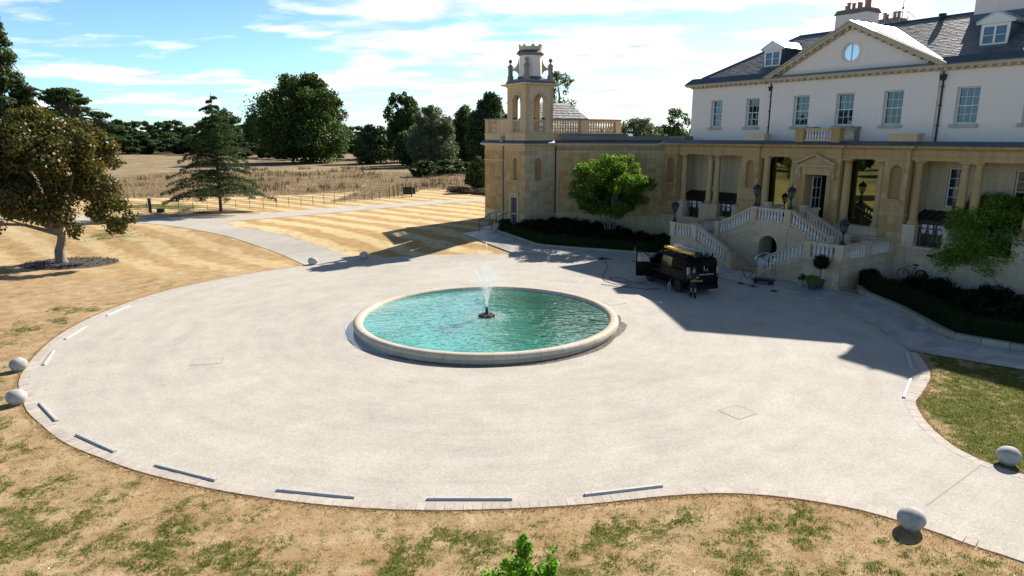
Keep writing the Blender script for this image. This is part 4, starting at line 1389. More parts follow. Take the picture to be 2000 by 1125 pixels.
# -- lower flights, landings, upper flights
LX0, LX1, OX = 1.25, 4.45, 6.55
YF, YM, YB = -5.9, -3.55, -2.0
for s in (-1, 1):
    n = 10
    m = MB()
    for k in range(n):
        a = LX0 + (LX1 - LX0) * k / n; z = ZL * (k + 1) / n
        xa_, xb_ = sorted((SX(s * a), SX(s * LX1)))
        m.box(xa_, xb_, YF + .32, YM - .05, ZL * k / n - (.3 if k == 0 else 0), z)
    fl = ST.part('flight', m, 'stair_stone')
    m = MB()
    for k in range(3):
        a = LX0 - .32 * (k + 1) + .02; xa_, xb_ = sorted((SX(s * a), SX(s * (LX0 - .002))))
    # landing
    xa_, xb_ = sorted((SX(s * LX1), SX(s * (OX + .1))))
    m.box(xa_, xb_, YF + .32, 0.0, -.3, ZL)
    ST.part('landing', m, 'stair_stone')
    n = 8; UX0, UX1 = 4.40, 1.35
    m = MB()
    for k in range(n):
        a = UX0 + (UX1 - UX0) * k / n; z = ZL + (ZC - ZL) * (k + 1) / n
        xa_, xb_ = sorted((SX(s * a), SX(s * UX1)))
        m.box(xa_, xb_, YM + .32, YB - .05, z - (ZC - ZL) / n - .001, z)
    ST.part('flight', m, 'stair_stone')
    # outer string walls: front of lower flight
    xl0, xl1, xo = SX(s * (LX0 - .1)), SX(s * LX1), SX(s * (OX + .1))
    def wallp(pts, y, t, nm='string_wall', mt='stair_stone'):
        # outline given in (x,z), sorted for either side
        pts = pts if s > 0 else pts[::-1]
        return ST.part(nm, MB().plate((0, y), X1, pts, (), t), mt)
    W1 = wallp([(xl0, -.3), (xo, -.3), (xo, ZL + .02), (xl1, ZL + .02), (xl0, .12)], YF, .32)
    u0_, u1_ = sorted((xl1 - s * .35, xo))
    ashlar(ST, W1, (0, YF), X1, u0_, u1_, .16, ZL - .38, .42, .8, 'stair_stone', seed=60 + s, proud=.012)
    # moulded string course
    m = MB()
    m.bar((xl0, YF - .03, -.02), (xl1, YF - .03, ZL - .44), .09, .07).bar((xl1, YF - .03, ZL - .44), (xo, YF - .03, ZL - .44), .09, .07)
    m.bar((xl0, YF - .025, .16), (xl1, YF - .025, ZL + .02), .07, .09).bar((xl1, YF - .025, ZL + .02), (xo + s * .03, YF - .025, ZL + .02), .07, .09)
    m.bar((xl0 + s * .6, YF - .03, .06), (xo, YF - .03, .06), .08, .14)
    ST.part('string_course', m, 'stair_stone', W1)
    # outer end walls with string course
    sd = MB().box(min(xo, xo - s * .3), max(xo, xo - s * .3), YF + .001, 0, -.3, ZL + .02)
    W2 = ST.part('side_wall', sd, 'stair_stone')
    m = MB().bar((xo + s * .03, YF, ZL - .44), (xo + s * .03, -.02, ZL - .44), .07, .09).bar((xo + s * .03, YF, ZL + .02), (xo + s * .03, -.02, ZL + .02), .07, .09).bar((xo + s * .04, YF, .06), (xo + s * .04, -.02, .06), .08, .14)
    ST.part('string_course', m, 'stair_stone', W2)
    if s > 0: ashlar(ST, W2, (xo, 0), (0, 1), YF + .05, -.05, .16, ZL - .5, .40, .85, 'stair_stone', seed=64, proud=.012)
    if s > 0: ashlar(ST, W2, (xo, 0), (0, 1), YF + .05, -.05, ZL - .38, ZL - .03, .33, .85, 'stair_stone', seed=65, proud=.012)
    # wall below the upper flight, rising to the centre
    xu0, xu1 = SX(s * UX0), SX(s * UX1)
    W3 = wallp([(xu1, -.3), (xo - s * 2.0, -.3), (xo - s * 2.0, ZL + .10), (xu0, ZL + .10), (xu1, ZC + .04)], YM, .3)
    m = MB()
    m.bar((xu0 + s * .2, YM - .03, ZL - .42), (xu1, YM - .03, ZC - .50), .08, .06)
    m.bar((xu0, YM - .02, ZL + .08), (xu1, YM - .02, ZC + .02), .06, .08)
    ST.part('string_course', m, 'stair_stone', W3)
    # balustrades
    h = .98
    xp = SX(s * (LX0 + .02)); xq = SX(s * (LX1 + .0))
    balustrade(ST, (xp + s * .22, YF + .16, .30), (xq - s * .2, YF + .16, ZL + .02), 11, h)
    balustrade(ST, (xq + s * .22, YF + .16, ZL + .02), (SX(s * 6.3), YF + .16, ZL + .02), 6, h)
    yo = SX(s * 6.5)
    balustrade(ST, (yo, YF + .4, ZL + .02), (yo, -3.2, ZL + .02), 8, h)
    balustrade(ST, (yo, -2.85, ZL + .02), (yo, -.55, ZL + .02), 8, h)
    pier(ST, xp, YF + .16, -.2, 1.10, .46)
    pier(ST, xq, YF + .16, ZL - .0, ZL + 1.04, .40)
    pier(ST, SX(s * 6.5), YF + .16, ZL - .0, ZL + 1.04, .44)
    pier(ST, yo, -3.02, ZL, ZL + 1.03, .34)
    pier(ST, yo, -.33, ZL, ZL + 1.03, .42)
    balustrade(ST, (SX(s * 4.25), YM + .16, ZL + .12), (SX(s * 1.55), YM + .16, ZC + .02), 12, h)
    pier(ST, SX(s * 4.45), YM + .16, ZL, ZL + 1.12, .36)
    pier(ST, SX(s * 1.33), YM + .16, ZC - .2, ZC + 1.04, .40)
    balustrade(ST, (SX(s * 4.35), YB, ZL + .10), (SX(s * 1.62), YB, ZC + .02), 12, h)
    pier(ST, SX(s * 1.40), YB, ZC - .2, ZC + 1.25, .40)
    pier(ST, SX(s * 4.55), YB, ZL, ZL + 1.12, .34)
    balustrade(ST, (SX(s * 1.40), YB + .25, ZC + .02), (SX(s * 1.40), -.3, ZC + .02), 6, h)
    balustrade(ST, (SX(s * 4.75), YB + 1.2, ZL + .02), (SX(s * 6.25), YB + 1.2, ZL + .02), 5, h)
    xa_, xb_ = sorted((SX(s * 1.36), SX(s * 4.5)))
    wl = [(SX(s * 1.36), -.3), (SX(s * 4.5), -.3), (SX(s * 4.5), ZL + .05), (SX(s * 1.36), ZC)]
    wallp(wl, YB - .12, .24)
# -- centre landing with arched opening
ah = arch(SX(-.72), SX(.72), -.25, 1.50, 14)
CW = ST.part('landing_wall', MB().plate((0, YM - .04), X1, rect(SX(-1.35), SX(1.35), -.3, ZC + .04), [ah], .42), 'stair_stone')
ST.part('landing', MB().box(SX(-1.34), SX(1.34), YM + .39, -.14, ZC - .35, ZC), 'stair_stone')
ST.part('vault', MB().box(SX(-1.34), SX(-.80), YM + .39, -.14, -.3, ZC - .352).box(SX(.80), SX(1.34), YM + .39, -.14, -.3, ZC - .352), 'stair_stone')
ST.part('vault_door', MB().box(SX(-.79), SX(.79), YM + 1.5, YM + 1.6, -.3, ZC - .36), 'black_iron')
m = MB().bar((SX(-1.36), YM - .07, ZC - .50), (SX(1.36), YM - .07, ZC - .50), .06, .08).bar((SX(-1.36), YM - .06, ZC + .02), (SX(1.36), YM - .06, ZC + .02), .05, .08)
ST.part('string_course', m, 'stair_stone', CW)
ashlar(ST, CW, (0, YM - .04), X1, SX(-1.35), SX(1.35), .0, ZC - .56, .44, .75, 'stair_stone', holes=[(SX(-.76), SX(.76), -.3, 2.28)], seed=70, proud=.012)
balustrade(ST, (SX(-1.1), YM + .16, ZC + .02), (SX(1.1), YM + .16, ZC + .02), 9, .98)
# bottom steps spreading between the newels
m = MB()
m = MB()
for k in range(2):
    m.box(SX(-1.05) , SX(-.72 + .0), YF + .5, YM - .08, 0, .0 + .08)
# ================================================================= LANTERNS ON THE STAIR PIERS
glass('lamp_pane', (.62, .66, .68), .14, .1, (.6, .65, .7))
def lantern(x, y, z, label, first=[None]):
    if first[0] is None:
        T = Thing('lantern', label, 'lamp', (x, y, z), HOUSE, 'black lanterns on the staircase piers')
        first[0] = T
        c = (x, y, z)
        T.part('lamp_post', MB().lathe([(.20, 0), (.20, .05), (.13, .09), (.10, .20), (.055, .26), (.045, .58), (.08, .62), (.05, .66), (.12, .74)], c, 10), 'lantern_iron', smooth=True)
        cage = MB()
        for k in range(6):
            a = math.pi * 2 * k / 6
            cage.bar((x + .13 * math.cos(a), y + .13 * math.sin(a), z + .74), (x + .27 * math.cos(a), y + .27 * math.sin(a), z + 1.18), .028)
        cage.lathe([(.14, .72), (.16, .75), (.13, .77)], c, 6).lathe([(.29, 1.17), (.31, 1.21), (.28, 1.25)], c, 6)
        T.part('cage', cage, 'lantern_iron')
        T.part('lamp_glass', MB().lathe([(.125, .77), (.262, 1.17)], c, 6, cap=False), 'lamp_pane')
        T.part('lamp_cap', MB().lathe([(.27, 1.251), (.25, 1.32), (.19, 1.40), (.10, 1.45), (.055, 1.47), (.06, 1.50), (.02, 1.53), (.02, 1.57), (.032, 1.60), (.01, 1.64)], c, 12), 'lantern_iron', smooth=True)
        return T.o
    return copy_tree(first[0].o, HOUSE.w(x, y, z), None, label)
lantern(SX(-6.5), YF + .16, ZL + 1.04, 'black lantern on the far left corner pier of the staircase')
lantern(SX(-1.33), YM + .16, ZC + 1.04, 'black lantern on the left pier of the centre landing above the arch')
lantern(SX(1.33), YM + .16, ZC + 1.04, 'black lantern on the right pier of the centre landing in front of the door')
lantern(SX(6.5), YF + .16, ZL + 1.04, 'black lantern on the near right corner pier of the staircase above the topiary ball')

# ================================================================= SIDE WING
wA, wB = HOUSE.w(-22.04, -5.75), HOUSE.w(-14.05, .35)
wv = (wB - wA); WL_ = wv.length
WF = Frame(wA.x, wA.y, math.atan2(wv.y, wv.x))
WG = Thing('side_wing', 'single storey golden stone wing with recessed wall panels joining the house to the bell tower', 'wing', (WL_ / 2, 2, 0), WF)
pan = [(.42, 3.07), (3.80, 6.47), (7.13, 9.52)]
wall = WG.part('wing_wall', MB().plate((0, 0), X1, rect(-.3, WL_ + .3, -.3, 8.0), [rect(a, b, 2.05, 7.33) for a, b in pan], .12).box(-.3, WL_ + .3, .12, 2.2, -.3, 8.0), 'bath_stone')
for a, b in pan:
    P_ = WG.part('recessed_panel', MB().box(a, b, .05, .119, 2.05, 7.33), 'bath_stone', wall)
    ashlar(WG, P_, (0, .05), X1, a, b, 2.08, 7.31, .40, .85, 'bath_stone', seed=int(a * 7), proud=.015, limit=100)
WG.part('plinth', MB().box(-.2, WL_ + .2, -.10, -.001, -.3, 1.78).box(-.2, WL_ + .2, -.14, -.001, 1.78, 1.92), 'pale_stone')
WG.part('cornice', MB().sweep([(-.2, 0), (WL_ + .1, 0)], [(-.2, 7.45), (.04, 7.45), (.04, 7.52), (.0, 7.54), (0, 7.9), (.06, 7.93), (.10, 8.0), (.30, 8.04), (.34, 8.17), (-.2, 8.17)]), 'pale_stone')
WG.part('lead_roof', MB().hexa([(-.2, -.33, 8.172), (WL_ + .2, -.33, 8.172), (WL_ + .2, 4.5, 8.172), (-.2, 4.5, 8.172)], [(-.2, -.31, 8.20), (WL_ + .2, -.31, 8.20), (WL_ + .2, .35, 8.45), (-.2, .35, 8.45)]).box(-.2, WL_ + .2, .35, 4.5, 8.172, 8.45), 'lead')
WG.part('parapet', MB().box(-.2, WL_ + 1.0, .42, .85, 8.45, 8.72).box(-.2, WL_ + 1.0, .38, .9, 8.72, 8.80), 'weathered_stone')
WG.part('roof_lantern', MB().hexa([(.0, 1.5, 8.45), (6.4, 1.5, 8.45), (6.4, 4.2, 8.45), (.0, 4.2, 8.45)], [(.1, 1.6, 9.02), (6.2, 1.6, 9.02), (6.2, 4.0, 9.02), (.1, 4.0, 9.02)]), 'lead')
m = MB().tube([(9.86, -.10, 1.2), (9.86, -.10, 7.25)], .065, 8).tube([(9.86, -.10, 7.25), (9.95, -.04, 7.5), (10.0, .0, 7.7)], .06, 8)
for z in (2.3, 4.0, 5.7, 7.1): m.box(9.76, 9.96, -.18, 0, z, z + .07)
WG.part('downpipe', m, 'black_iron', smooth=True)
m = MB().tube([(.06, -.10, 1.0), (.06, -.10, 7.9)], .05, 8)
WG.part('downpipe', m, 'black_iron', smooth=True)

# ================================================================= PAVILION AND BELL TOWER
GZ = 1.0
TX0, TX1, TY0, TY1 = -25.40, -22.04, -9.04, -5.75
PV = Thing('corner_pavilion', 'square stone pavilion with roof balustrade and pale slate roof behind the bell tower', 'pavilion', (-26.6, -2.5, GZ), HOUSE)
PX0, PX1, PY0, PY1 = -29.2, -23.55, -8.88, 3.4
core = PV.part('pavilion_wall', MB().box(PX0 + .02, TX0 - .001, PY0 + .02, TY1, 0, 8.1).box(PX0 + .02, PX1 - .02, TY1 + .001, PY1 - .02, 0, 8.1), 'pale_stone')
ashlar(PV, core, (0, PY0), X1, PX0, TX0 - .42, 2.0, 7.5, .40, .85, 'bath_stone', holes=[(-26.05, -25.7, 2, 8)], seed=80, proud=.0, limit=200)
ashlar(PV, core, (0, PY0), X1, PX0, TX0 - .42, 1.0, 1.86, .43, 1.1, 'pale_stone', seed=81, proud=.05, limit=40)
PV.part('string_course', MB().box(PX0 - .05, TX0 - .3, PY0 - .05, PY0, 1.86, 1.96).box(PX0 - .04, TX0 - .4, PY0 - .05, PY0, 6.55, 6.68), 'pale_stone')
pth = [(TX0 - .01, PY0), (PX0, PY0)][::-1]
CP = [(-.2, 7.9), (.05, 7.93), (.10, 8.0), (.28, 8.04), (.32, 8.15), (-.2, 8.15)]
PV.part('cornice', MB().sweep([(PX0, PY1), (PX0, PY0), (TX0 - .01, PY0)], CP), 'pale_stone')
PV.part('lead_band', MB().sweep([(PX0, PY1), (PX0, PY0), (TX0 - .01, PY0)], [(-.2, 8.152), (.31, 8.152), (.30, 8.2), (.02, 8.42), (-.2, 8.42)]), 'lead')
PV.part('parapet_wall', MB().box(PX0, TX0 - .002, PY0 + .05, TY1, 8.3, 9.0).box(PX0, PX1, TY1 + .002, PY1, 8.16, 9.0), 'pale_stone')
PV.part('string_course', MB().box(PX0 - .05, TX0 - .003, PY0 - .0, PY0 + .05, 8.93, 9.05).box(PX1, PX1 + .06, TY1, PY1 + .05, 8.93, 9.08), 'pale_stone')
# roof balustrade
pm = dict(mat='pale_stone', bmat='pale_bal', r=.10)
stone('pale_bal', (.56, .49, .38), (.52, .43, .30), (.46, .34, .21))
balustrade(PV, (PX0 + .75, PY0 + .25, 9.0), (PX0 + 2.1, PY0 + .25, 9.0), 6, 1.32, .34, **pm)
PV.part('pier', MB().box(PX0, PX0 + .70, PY0 + .06, PY0 + .55, 9.0, 10.28), 'pale_stone')
PV.part('pier', MB().box(PX0 + 2.14, TX0 - .02, PY0 + .06, PY0 + .55, 9.0, 10.28), 'pale_stone')
PV.part('coping', MB().box(PX0 - .06, TX0 - .021, PY0 + .0, PY0 + .6, 10.28, 10.40), 'weathered_stone')
ya = TY1 + .1
balustrade(PV, (PX1 - .2, ya + .65, 9.0), (PX1 - .2, ya + 4.0, 9.0), 11, 1.32, .34, **pm)
balustrade(PV, (PX1 - .2, ya + 4.95, 9.0), (PX1 - .2, PY1 - .7, 9.0), 11, 1.32, .34, **pm)
for y0, y1 in ((ya, ya + .62), (ya + 4.04, ya + 4.9), (PY1 - .66, PY1)):
    PV.part('pier', MB().box(PX1 - .42, PX1 + .02, y0, y1, 9.0, 10.26), 'pale_stone')
PV.part('coping', MB().box(PX1 - .46, PX1 + .06, ya, PY1 + .04, 10.27, 10.38), 'weathered_stone')
balustrade(PV, (PX0 + .2, PY0 + 1.0, 9.0), (PX0 + .2, PY1 - .7, 9.0), 22, 1.32, .34, **pm)
balustrade(PV, (PX0 + .5, PY1 - .2, 9.0), (PX1 - .6, PY1 - .2, 9.0), 12, 1.32, .34, **pm)
A_ = [(PX0 + 1, TY1 - 1.8, 9.05), (PX1 - .9, TY1 - 1.8, 9.05), (PX1 - .9, PY1 - 1, 9.05), (PX0 + 1, PY1 - 1, 9.05)]
R0, R1 = ((PX0 + PX1) / 2, -4.6, 11.9), ((PX0 + PX1) / 2, -.9, 11.9)
rf = MB().add([*A_, R0, R1], [(0, 1, 4), (1, 2, 5, 4), (2, 3, 5), (3, 0, 4, 5)])
prf = PV.part('roof', rf, 'lead')
sl = slates(A_[1], A_[2], R1, R0, 12, .4, 5); s2 = slates(A_[0], A_[1], R0, R0, 12, .4, 6); sl.add(s2.v, s2.f); s2 = slates(A_[2], A_[3], R1, R1, 12, .4, 7); sl.add(s2.v, s2.f)
PV.part('slate', sl, 'slate', prf, kind='stuff')

TW = Thing('bell_tower', 'square stone bell tower with open arches and an eight sided turret ringed by ball finials', 'tower', ((TX0 + TX1) / 2, (TY0 + TY1) / 2, GZ), HOUSE)
cW = (TX0 + TX1) / 2; cS = (TY0 + TY1) / 2
Y1 = (0, 1)
# lower stage
dW = rect(-24.30, -23.25, GZ - .1, 3.35)
nW = arch(-24.02, -23.30, 4.92, 6.55, 12)
bodyW = TW.part('tower_wall', MB().plate((0, TY0), X1, rect(TX0, TX1 - .0, .4, 8.0), [dW, nW], .25), 'pale_stone')
nS = arch(-7.98, -7.16, 4.92, 6.50, 12)
bodyS = TW.part('tower_wall', MB().plate((TX1, 0), Y1, rect(TY0 + .251, TY1, .4, 8.0), [nS], .25).box(TX0 + .002, TX1 - .25, TY0 + .251, TY1 - .002, .4, 8.0), 'pale_stone')
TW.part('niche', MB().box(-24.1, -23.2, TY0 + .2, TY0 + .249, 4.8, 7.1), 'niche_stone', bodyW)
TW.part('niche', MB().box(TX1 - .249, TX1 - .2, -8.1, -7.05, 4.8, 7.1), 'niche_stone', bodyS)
ashlar(TW, bodyW, (0, TY0), X1, TX0, TX1, 1.96, 3.88, .40, .75, 'bath_stone', holes=[(-24.6, -22.95, 1.5, 3.7)], seed=90, proud=.012, limit=80)
ashlar(TW, bodyW, (0, TY0), X1, TX0, TX1, 4.02, 7.52, .39, .75, 'bath_stone', holes=[(-24.1, -23.22, 4.8, 7.05)], seed=91, proud=.012, limit=120)
ashlar(TW, bodyW, (0, TY0), X1, TX0, TX1, .9, 1.84, .46, 1.0, 'pale_stone', holes=[(-24.6, -22.95, .4, 3.7)], seed=92, proud=.03, limit=30)
ashlar(TW, bodyS, (TX1, 0), Y1, TY0, TY1, 1.96, 3.88, .40, .75, 'pale_stone', seed=93, proud=.012, limit=80)
ashlar(TW, bodyS, (TX1, 0), Y1, TY0, TY1, 4.02, 7.52, .39, .75, 'pale_stone', holes=[(-8.06, -7.08, 4.8, 7.05)], seed=94, proud=.012, limit=120)
ashlar(TW, bodyS, (TX1, 0), Y1, TY0, TY1, .6, 1.84, .46, 1.0, 'pale_stone', seed=95, proud=.03, limit=40)
tp = [(TX0, TY1), (TX0, TY0), (TX1, TY0), (TX1, TY1)]
def band(z0, z1, o, nm='string_course', mt='pale_stone', pth=tp):
    return TW.part(nm, MB().sweep(pth, [(-.1, z0), (o, z0), (o, z1), (-.1, z1)]), mt)
band(1.84, 1.96, .07); band(3.88, 4.02, .06); band(7.52, 7.62, .05)
TW.part('cornice', MB().sweep(tp, CP), 'pale_stone')
TW.part('lead_band', MB().sweep(tp, [(-.2, 8.152), (.31, 8.152), (.30, 8.2), (.02, 8.42), (-.2, 8.42)]), 'lead')
TW.part('parapet_wall', MB().box(TX0 + .02, TX1 - .02, TY0 + .02, TY1 - .02, 8.05, 9.02), 'pale_stone')
band(8.66, 8.72, .03); band(8.96, 9.10, .06)
# niche sills and aprons
m = MB().box(-24.22, -23.1, TY0 - .10, TY0, 4.80, 4.92).box(-24.0, -23.32, TY0 - .05, TY0, 4.30, 4.36)
TW.part('sill', m, 'pale_stone', bodyW)
m = MB().box(TX1, TX1 + .10, -8.2, -6.95, 4.80, 4.92).box(TX1, TX1 + .05, -7.95, -7.2, 4.36, 4.42).box(TX1, TX1 + .05, -8.02, -7.93, 4.30, 4.36).box(TX1, TX1 + .05, -7.22, -7.13, 4.30, 4.36)
TW.part('sill', m, 'pale_stone', bodyS)
# door
m = MB().box(-24.55, -24.31, TY0 - .08, TY0, GZ, 3.55).box(-23.24, -23.0, TY0 - .08, TY0, GZ, 3.55).box(-24.55, -23.0, TY0 - .082, TY0, 3.36, 3.6).box(-24.65, -22.9, TY0 - .22, TY0, 3.62, 3.78).box(-24.6, -22.95, TY0 - .14, TY0, 3.78, 3.88)
TW.part('door_surround', m, 'pale_stone', bodyW)
m = MB().box(-24.295, -23.255, TY0 + .16, TY0 + .21, GZ, 3.345)
for a in (-24.2, -23.72):
    for z0, z1 in ((GZ + .15, 1.9), (2.0, 3.2)): m.box(a, a + .40, TY0 + .135, TY0 + .16, z0, z1)
dr = TW.part('door', m, 'door_blue', bodyW)
# belfry
BX0, BX1, BY0, BY1 = -25.10, -22.16, -8.92, -5.95
bz0, bz1 = 9.0, 13.05
aW = arch(-24.22, -23.02, 9.1, 11.75, 14); aS = arch(-8.05, -6.80, 9.1, 11.75, 14)
t = .42
m = MB().plate((0, BY0), X1, rect(BX0, BX1, bz0, bz1), [aW], t).plate((0, BY1 - t), X1, rect(BX0, BX1, bz0, bz1), [aW], t)
m.plate((BX1, 0), Y1, rect(BY0 + t + .001, BY1 - t - .001, bz0, bz1), [aS], t).plate((BX0 + t, 0), Y1, rect(BY0 + t + .001, BY1 - t - .001, bz0, bz1), [aS], t)
bf = TW.part('belfry', m, 'pale_stone')
bp = [(BX0, BY1), (BX0, BY0), (BX1, BY0), (BX1, BY1)]
# impost mouldings broken at the arches, archivolts
m = MB()
for a, b in ((BX0 - .05, -24.2), (-23.04, BX1 + .05)): m.box(a, b, BY0 - .05, BY0, 11.62, 11.74)
for a, b in ((BY0 - .05, -8.03), (-6.82, BY1 + .05)): m.box(BX1, BX1 + .05, a, b, 11.62, 11.74)
for k in range(12):
    a0, a1 = math.pi * k / 12, math.pi * (k + 1) / 12
    for (r0, r1) in ((.62, .76),):
        q = [(-23.62 + r * math.cos(w), 11.75 + r * math.sin(w)) for r, w in ((r0, a0), (r1, a0), (r1, a1), (r0, a1))]
        m.hexa([(x, BY0 - .05, z) for x, z in q], [(x, BY0, z) for x, z in q])
        q = [(-7.425 + r * math.cos(w), 11.75 + r * math.sin(w)) for r, w in ((r0 + .02, a0), (r1 + .03, a0), (r1 + .03, a1), (r0 + .02, a1))]
        m.hexa([(BX1, y, z) for y, z in q], [(BX1 + .05, y, z) for y, z in q])
TW.part('archivolt', m, 'pale_stone', bf)
tm = dict(mat='pale_stone', bmat='pale_bal', r=.085)
balustrade(TW, (-24.2, BY0 + .2, 9.10), (-23.04, BY0 + .2, 9.10), 6, 1.14, .26, **tm)
balustrade(TW, (BX1 - .2, -8.03, 9.10), (BX1 - .2, -6.82, 9.10), 6, 1.14, .26, **tm)
for x in (-24.12, -23.12): TW.part('floodlight', MB().box(x - .12, x + .12, BY0 + .05, BY0 + .3, 10.25, 10.38), 'black_iron')
for y in (-7.95, -6.9): TW.part('floodlight', MB().box(BX1 - .3, BX1 - .05, y - .12, y + .12, 10.25, 10.38), 'black_iron')
TW.part('belfry_floor', MB().box(BX0 + t, BX1 - t, BY0 + t, BY1 - t, 9.021, 9.09), 'lead')
TW.part('belfry_ceiling', MB().box(BX0 + t, BX1 - t, BY0 + t, BY1 - t, 12.75, 12.95), 'pale_stone')
# bell hung in the arch
TW.part('bell', MB().lathe([(.02, .62), (.16, .58), (.22, .30), (.30, .05), (.36, 0), (.30, 0)], (cW, cS, 11.35), 14).tube([(cW, cS, 11.95), (cW, cS, 12.76)], .03), 'lantern_iron', smooth=True)
BC = [(-.3, 12.95), (.04, 12.95), (.08, 13.08), (.40, 13.14), (.45, 13.28), (-.3, 13.28)]
TW.part('cornice', MB().sweep([(BX0, BY1), (BX0, BY0), (BX1, BY0), (BX1, BY1)], BC, closed=True), 'pale_stone')
c8 = ((BX0 + BX1) / 2, (BY0 + BY1) / 2)
TW.part('lead_band', MB().prism([(BX0 - .1, BY0 - .1), (BX1 + .1, BY0 - .1), (BX1 + .1, BY1 + .1), (BX0 - .1, BY1 + .1)], 13.282, 13.46).prism([(BX0 - .02, BY0 - .02), (BX1 + .02, BY0 - .02), (BX1 + .02, BY1 + .02), (BX0 - .02, BY1 + .02)], 13.58, 13.82, [(BX0 + .7, BY0 + .7), (BX1 - .7, BY0 + .7), (BX1 - .7, BY1 - .7), (BX0 + .7, BY1 - .7)]), 'lead')
TW.part('blocking_course', MB().prism([(BX0 - .05, BY0 - .05), (BX1 + .05, BY0 - .05), (BX1 + .05, BY1 + .05), (BX0 - .05, BY1 + .05)], 13.462, 13.578), 'weathered_stone')
# turret
o8 = math.pi / 8
tur = TW.part('turret', MB().lathe([(1.10, 13.6), (1.10, 14.0), (1.02, 14.05), (.98, 15.62), (1.0, 15.66)], (*c8, 0), 8, rot=o8), 'render_wall')
TW.part('turret_base', MB().lathe([(1.2, 13.6), (1.15, 13.9)], (*c8, 0), 8, rot=o8), 'lead', tur)
TW.part('turret_cornice', MB().lathe([(1.0, 15.66), (1.06, 15.70), (1.24, 15.80), (1.24, 15.88)], (*c8, 0), 8, rot=o8), 'weathered_stone', tur)
TW.part('turret_lead', MB().lathe([(1.22, 15.882), (1.06, 16.10)], (*c8, 0), 8, rot=o8), 'lead', tur)
# scalloped crown: eight leaves, high at corners
vs = []; fs = []; n = 48
for k in range(n):
    a = 2 * math.pi * k / n + o8
    fac = math.cos(math.pi / 8) / math.cos(((a - o8) % (math.pi / 4)) - math.pi / 8)
    ph = (a - o8) % (math.pi / 4) / (math.pi / 4)
    zz = 16.46 + .10 * math.cos(2 * math.pi * ph * 1.0) + .06 * math.cos(4 * math.pi * ph)
    for r, z in ((1.02, 16.101), (1.08, zz), (.92, zz), (.9, 16.101)): vs.append((c8[0] + r * fac * math.cos(a), c8[1] + r * fac * math.sin(a), z))
for k in range(n):
    j = (k + 1) % n
    for q in range(4): fs.append((4 * k + q, 4 * j + q, 4 * j + (q + 1) % 4, 4 * k + (q + 1) % 4))
TW.part('turret_crown', MB().add(vs, fs), 'cornice_stone', tur)
# corner piers with ball finials and flying scrolls
for ax, ay in ((-1, -1), (1, -1), (1, 1), (-1, 1)):
    x, y = c8[0] + ax * 1.27, c8[1] + ay * 1.27
    m = MB().box(x - .2, x + .2, y - .2, y + .2, 13.5, 14.0).box(x - .15, x + .15, y - .15, y + .15, 14.0, 14.72).prism([(x - .2, y - .2), (x + .2, y - .2), (x + .2, y + .2), (x - .2, y + .2)], 14.72, 14.95, [(x - .09, y - .09), (x + .09, y - .09), (x + .09, y + .09), (x - .09, y + .09)])
    PP = TW.part('finial_pier', m, 'weathered_stone')
    TW.part('ball_finial', MB().lathe([(.10, 14.95), (.06, 15.02), (.06, 15.08)], (x, y, 0), 10).ball((x, y, 15.24), .175, 12, 8), 'weathered_stone', PP, True)
    # scroll from pier to turret
    dvec = Vector((-ax, -ay, 0)).normalized(); P0 = Vector((x, y, 0)) + dvec * .15; R = .62
    sdv = Vector((-dvec.y, dvec.x, 0)) * .07
    top = [(0, 14.62), (.18, 14.66), (.34, 14.78), (.48, 15.0), (.56, 15.25), (.62, 15.5)]
    low_ = [(0, 14.40), (.12, 14.44), (.26, 14.42), (.40, 14.36), (.54, 14.2), (.62, 14.05)]
    m = MB()
    for k in range(5):
        q = [P0 + dvec * top[k][0] + Vector((0, 0, top[k][1])), P0 + dvec * top[k + 1][0] + Vector((0, 0, top[k + 1][1])), P0 + dvec * low_[k + 1][0] + Vector((0, 0, low_[k + 1][1])), P0 + dvec * low_[k][0] + Vector((0, 0, low_[k][1]))]
        m.hexa([p - sdv for p in q], [p + sdv for p in q])
    TW.part('scroll', m, 'cornice_stone', PP)
# rainwater pipe between tower and pavilion
m = MB().tube([(-25.62, TY0 + .0, 1.6), (-25.62, TY0 + .0, 7.9)], .07, 8).box(-25.85, -25.45, TY0 - .18, TY0 + .1, 8.2, 8.85)
PV.part('downpipe', m, 'weathered_stone')
# ---- steps and handrails up to the tower door
SFR = Frame(-2.25, 55.7, math.atan2(-.33, .944))        # x across the steps, y up the steps
GS = Thing('garden_steps', 'short flight of grey stone steps rising to the blue tower door', 'steps', (0, .8, .8), SFR)
for k in range(4):
    GS.part('step', MB().box(-.62, .62, .42 * k, 3.3 if k == 3 else .42 * (k + 1) + .05, .45, .86 + .085 * (k + 1)), 'flag_stone')
GS.part('side_kerb', MB().hexa([(-.86, -.1, .4), (-.63, -.1, .4), (-.63, 3.4, .4), (-.86, 3.4, .4)], [(-.86, -.1, .92), (-.63, -.1, .92), (-.63, 3.4, 1.38), (-.86, 3.4, 1.38)]), 'kerb_stone')
GS.part('side_kerb', MB().hexa([(.63, -.1, .4), (.86, -.1, .4), (.86, 3.0, .4), (.63, 3.0, .4)], [(.63, -.1, .92), (.86, -.1, .92), (.86, 3.0, 1.33), (.63, 3.0, 1.33)]), 'kerb_stone')
GS.part('landing', MB().box(-.5, 2.2, 3.301, 4.3, .4, 1.19), 'flag_stone')
